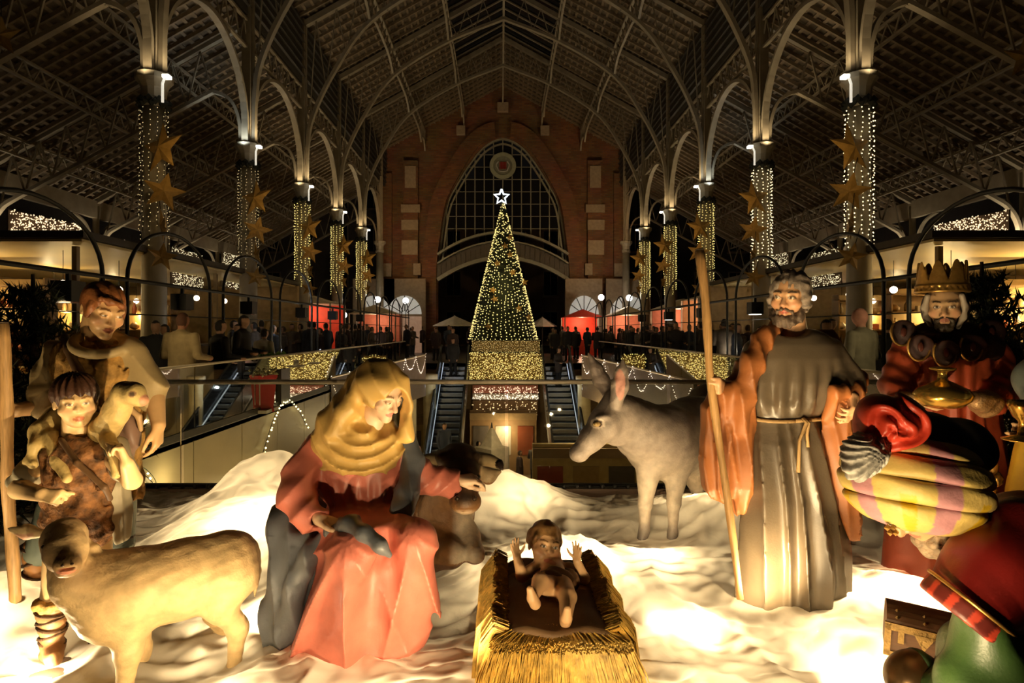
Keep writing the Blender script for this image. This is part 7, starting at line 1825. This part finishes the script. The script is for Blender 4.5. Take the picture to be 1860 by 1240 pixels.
# snow: rumpled white tulle over hidden lamps
LAMPS = [(0.35, 3.35, 20), (0.85, 2.75, 9), (-1.55, 3.85, 20), (-1.15, 2.95, 14), (1.95, 3.0, 20), (1.45, 2.35, 16), (-0.35, 2.15, 12), (-1.95, 2.5, 10), (0.95, 3.7, 9), (-1.0, 2.1, 10), (0.75, 2.05, 10), (2.6, 2.6, 9), (-2.45, 2.75, 8), (0.1, 4.62, 7), (-1.75, 4.62, 7), (1.55, 4.6, 7), (-2.9, 4.4, 4)]
MOUND = [(-1.55, 3.95, .24, .55), (-1.75, 4.75, .36, .38), (-2.05, 4.6, .12, .35), (0.10, 4.7, .22, .40), (0.35, 3.45, .12, .5), (1.95, 2.95, .16, .35), (1.50, 2.62, .10, .22), (2.1, 4.2, .22, .5), (-2.4, 2.9, .14, .4),
         (-0.95, 2.25, .06, .35), (0.85, 2.35, .06, .35), (1.35, 4.4, .14, .45), (-0.4, 4.6, .10, .4), (1.05, 2.80, .04, .3), (-2.6, 4.0, .05, .5), (0.98, 4.05, -.07, .28), (-1.45, 2.42, -.06, .3), (-2.05, 2.62, -.09, .28), (-1.12, 2.62, -.06, .25)]
def snow_h(X, Y):
    P = np.stack([X.ravel(), Y.ravel(), 0 * X.ravel()], 1).astype(f32)
    h = 0.085 + 0.025 * sn(P, 4.5, 1) + 0.016 * sn(P, 11, 2)
    wq = P + 0.10 * np.stack([sn(P, 5, 5), sn(P, 5, 6), 0 * P[:, 0]], 1)
    h = h + 0.034 * (1 - np.abs(sn(wq, 11, 3))) + 0.022 * (1 - np.abs(sn(wq, 23, 4))) + 0.010 * (1 - np.abs(sn(wq, 47, 8)))
    for mx, my, mh, r in MOUND: h = h + mh * np.exp(-(((P[:, 0] - mx) / r) ** 2 + ((P[:, 1] - my) / r) ** 2))
    e = np.clip((5.16 - P[:, 1]) / 0.12, 0, 1); h = h * (0.35 + 0.65 * e)
    return h.reshape(X.shape)
nx, ny = 430, 300
gx, gy = np.meshgrid(np.linspace(-3.9, 3.9, nx), np.linspace(1.15, 5.16, ny), indexing='xy')
gz = snow_h(gx, gy)
vid = np.arange(nx * ny).reshape(ny, nx)
Q = np.stack([vid[:-1, :-1], vid[:-1, 1:], vid[1:, 1:], vid[1:, :-1]], -1).reshape(-1, 4)
me = bpy.data.meshes.new('snow_tulle'); V_ = np.stack([gx, gy, gz], -1).reshape(-1, 3).astype(f32)
me.vertices.add(len(V_)); me.vertices.foreach_set('co', V_.ravel()); me.loops.add(Q.size); me.loops.foreach_set('vertex_index', Q.astype(np.int32).ravel())
me.polygons.add(len(Q)); me.polygons.foreach_set('loop_start', np.arange(0, Q.size, 4, dtype=np.int32)); me.polygons.foreach_set('use_smooth', np.ones(len(Q), bool)); me.update(calc_edges=True)
m = bpy.data.materials.new('white_tulle'); m.use_nodes = True; N = m.node_tree.nodes; L = m.node_tree.links; N.remove(N['Principled BSDF'])
df = N.new('ShaderNodeBsdfDiffuse'); tr = N.new('ShaderNodeBsdfTranslucent'); mx = N.new('ShaderNodeMixShader'); tc = N.new('ShaderNodeTexCoord'); nz = N.new('ShaderNodeTexNoise')
nz.inputs['Scale'].default_value = 5; nz.inputs['Detail'].default_value = 6; nz.inputs['Distortion'].default_value = 1.6
mr = N.new('ShaderNodeMapRange'); mr.inputs['From Min'].default_value = .3; mr.inputs['From Max'].default_value = .7; mr.inputs['To Min'].default_value = .30; mr.inputs['To Max'].default_value = .60
df.inputs['Color'].default_value = (.82, .76, .64, 1); tr.inputs['Color'].default_value = (.85, .78, .62, 1)
bp = N.new('ShaderNodeBump'); bp.inputs['Strength'].default_value = .5; bp.inputs['Distance'].default_value = .02
L.new(tc.outputs['Object'], nz.inputs['Vector']); L.new(nz.outputs['Fac'], mr.inputs['Value']); L.new(mr.outputs['Result'], mx.inputs[0])
L.new(nz.outputs['Fac'], bp.inputs['Height']); L.new(bp.outputs['Normal'], df.inputs['Normal'])
L.new(df.outputs[0], mx.inputs[1]); L.new(tr.outputs[0], mx.inputs[2]); L.new(mx.outputs[0], N['Material Output'].inputs[0])
so = link('snow_tulle', me, m); tag(so, 'rumpled white tulle snow covering the stage, glowing from lamps beneath', 'snow', kind='stuff')
for i, (x, y, e) in enumerate(LAMPS): lamp('lamp_under_tulle', (x, y, 0.07), e * 2.2, (1.0, 0.78, 0.46), 0.03)
# floodlights assumed in the snow, plus unseen spots added to brighten single statues
for p, tgt, e, sp in (((-0.95, 2.05, .30), (-1.9, 2.9, .9), 18, 2.3), ((-0.10, 2.10, .30), (-.65, 2.8, .95), 22, 2.3), ((0.72, 2.15, .30), (1.45, 3.1, 1.0), 18, 2.3),
                  ((1.25, 2.75, .28), (1.2, 4.1, .8), 34, 2.3), ((0.80, 1.45, .35), (1.30, 1.9, 1.05), 22, 1.2), ((0.50, 1.05, .50), (1.22, 1.85, 1.12), 60, 0.8), ((0.60, 3.2, .30), (0.9, 4.0, .8), 26, 2.3),
                  ((-0.6, 1.35, .28), (-.9, 2.8, .5), 34, 2.3), ((0.25, 1.30, .26), (.22, 2.3, .25), 48, 2.0), ((0.9, 1.5, .28), (1.6, 3.2, .9), 16, 2.3), ((-1.5, 1.5, .28), (-1.7, 2.6, .6), 9, 2.3),
                  ((-2.75, 2.15, .32), (-2.15, 3.0, 1.25), 42, 1.0), ((-0.70, 1.9, .48), (-1.95, 2.85, 1.30), 105, 0.8), ((0.72, 1.9, .48), (1.42, 3.1, 1.62), 70, 0.7), ((1.0, 2.25, .42), (2.55, 3.4, 1.45), 75, 0.75), ((0.02, 2.35, .50), (-.56, 2.8, 1.28), 26, 0.6), ((0.10, 2.95, .28), (-.22, 3.2, .60), 14, 1.6)):
    l = lamp('snow_flood_and_fill', p, e, (1.0, 0.73, 0.38), 0.02, 'SPOT', spot=sp); aim(l, tgt)
# treasure chest in the snow
def chest():
    c = W(1672, 1184, 2.42); o = empty('treasure_chest', tuple(c), 'small dark wooden treasure chest with gold fittings lying in the snow', 'chest')
    o.rotation_euler = (0.02, 0.05, -0.52); wd = mat('chest_wood', (.14, .065, .03), .5, var=.3, vscale=8, aniso=(1, 8, 8)); gd = mat('chest_gold', (.55, .36, .13), .4, metal=.5, var=.25, vscale=40, bump=.5, bscale=120)
    MB().box((-.125, -.085, 0), (.125, .085, .115)).build('body', wd, o, world=False)
    lid = MB(); n = 10; v = []
    for s in (-.125, .125):
        for i in range(n + 1): a = math.pi * i / n; v.append((s, -.085 * math.cos(a), .118 + .062 * math.sin(a)))
    f = [tuple(range(n + 1)), tuple(range(2 * n + 1, n, -1))] + [(i, i + n + 1, i + n + 2, i + 1) for i in range(n)] + [(n, 2 * n + 1, n + 1, 0)]
    lid.add(v, f).build('lid', wd, o, world=False)
    for a, b in (((-.13, -.092, -.004), (.13, -.080, .016)), ((-.13, -.092, .10), (.13, -.080, .128)), ((-.13, -.092, 0), (-.108, -.080, .125)), ((.108, -.092, 0), (.13, -.080, .125)), ((.12, -.09, 0), (.132, .09, .016)), ((.12, -.09, .1), (.132, .09, .125))):
        MB().box(a, b).build('gold_band', gd, o, world=False)
    MB().add([(-.035, -.094, .105), (.035, -.094, .105), (0, -.094, .045), (-.035, -.084, .105), (.035, -.084, .105), (0, -.084, .045)], [(0, 2, 1), (3, 4, 5), (0, 1, 4, 3), (1, 2, 5, 4), (2, 0, 3, 5)]).build('lock_plate', gd, o, world=False)
    for sx in (-.075, .075): MB().box((sx - .01, -.093, .055), (sx + .01, -.083, .11)).build('hasp', gd, o, world=False)
    for sx in (-.09, 0, .09):
        for a in (.5, .9): MB().octa((sx, -.086 * math.cos(a) - .003, .118 + .064 * math.sin(a)), .008).build('stud', gd, o, world=False)
chest()
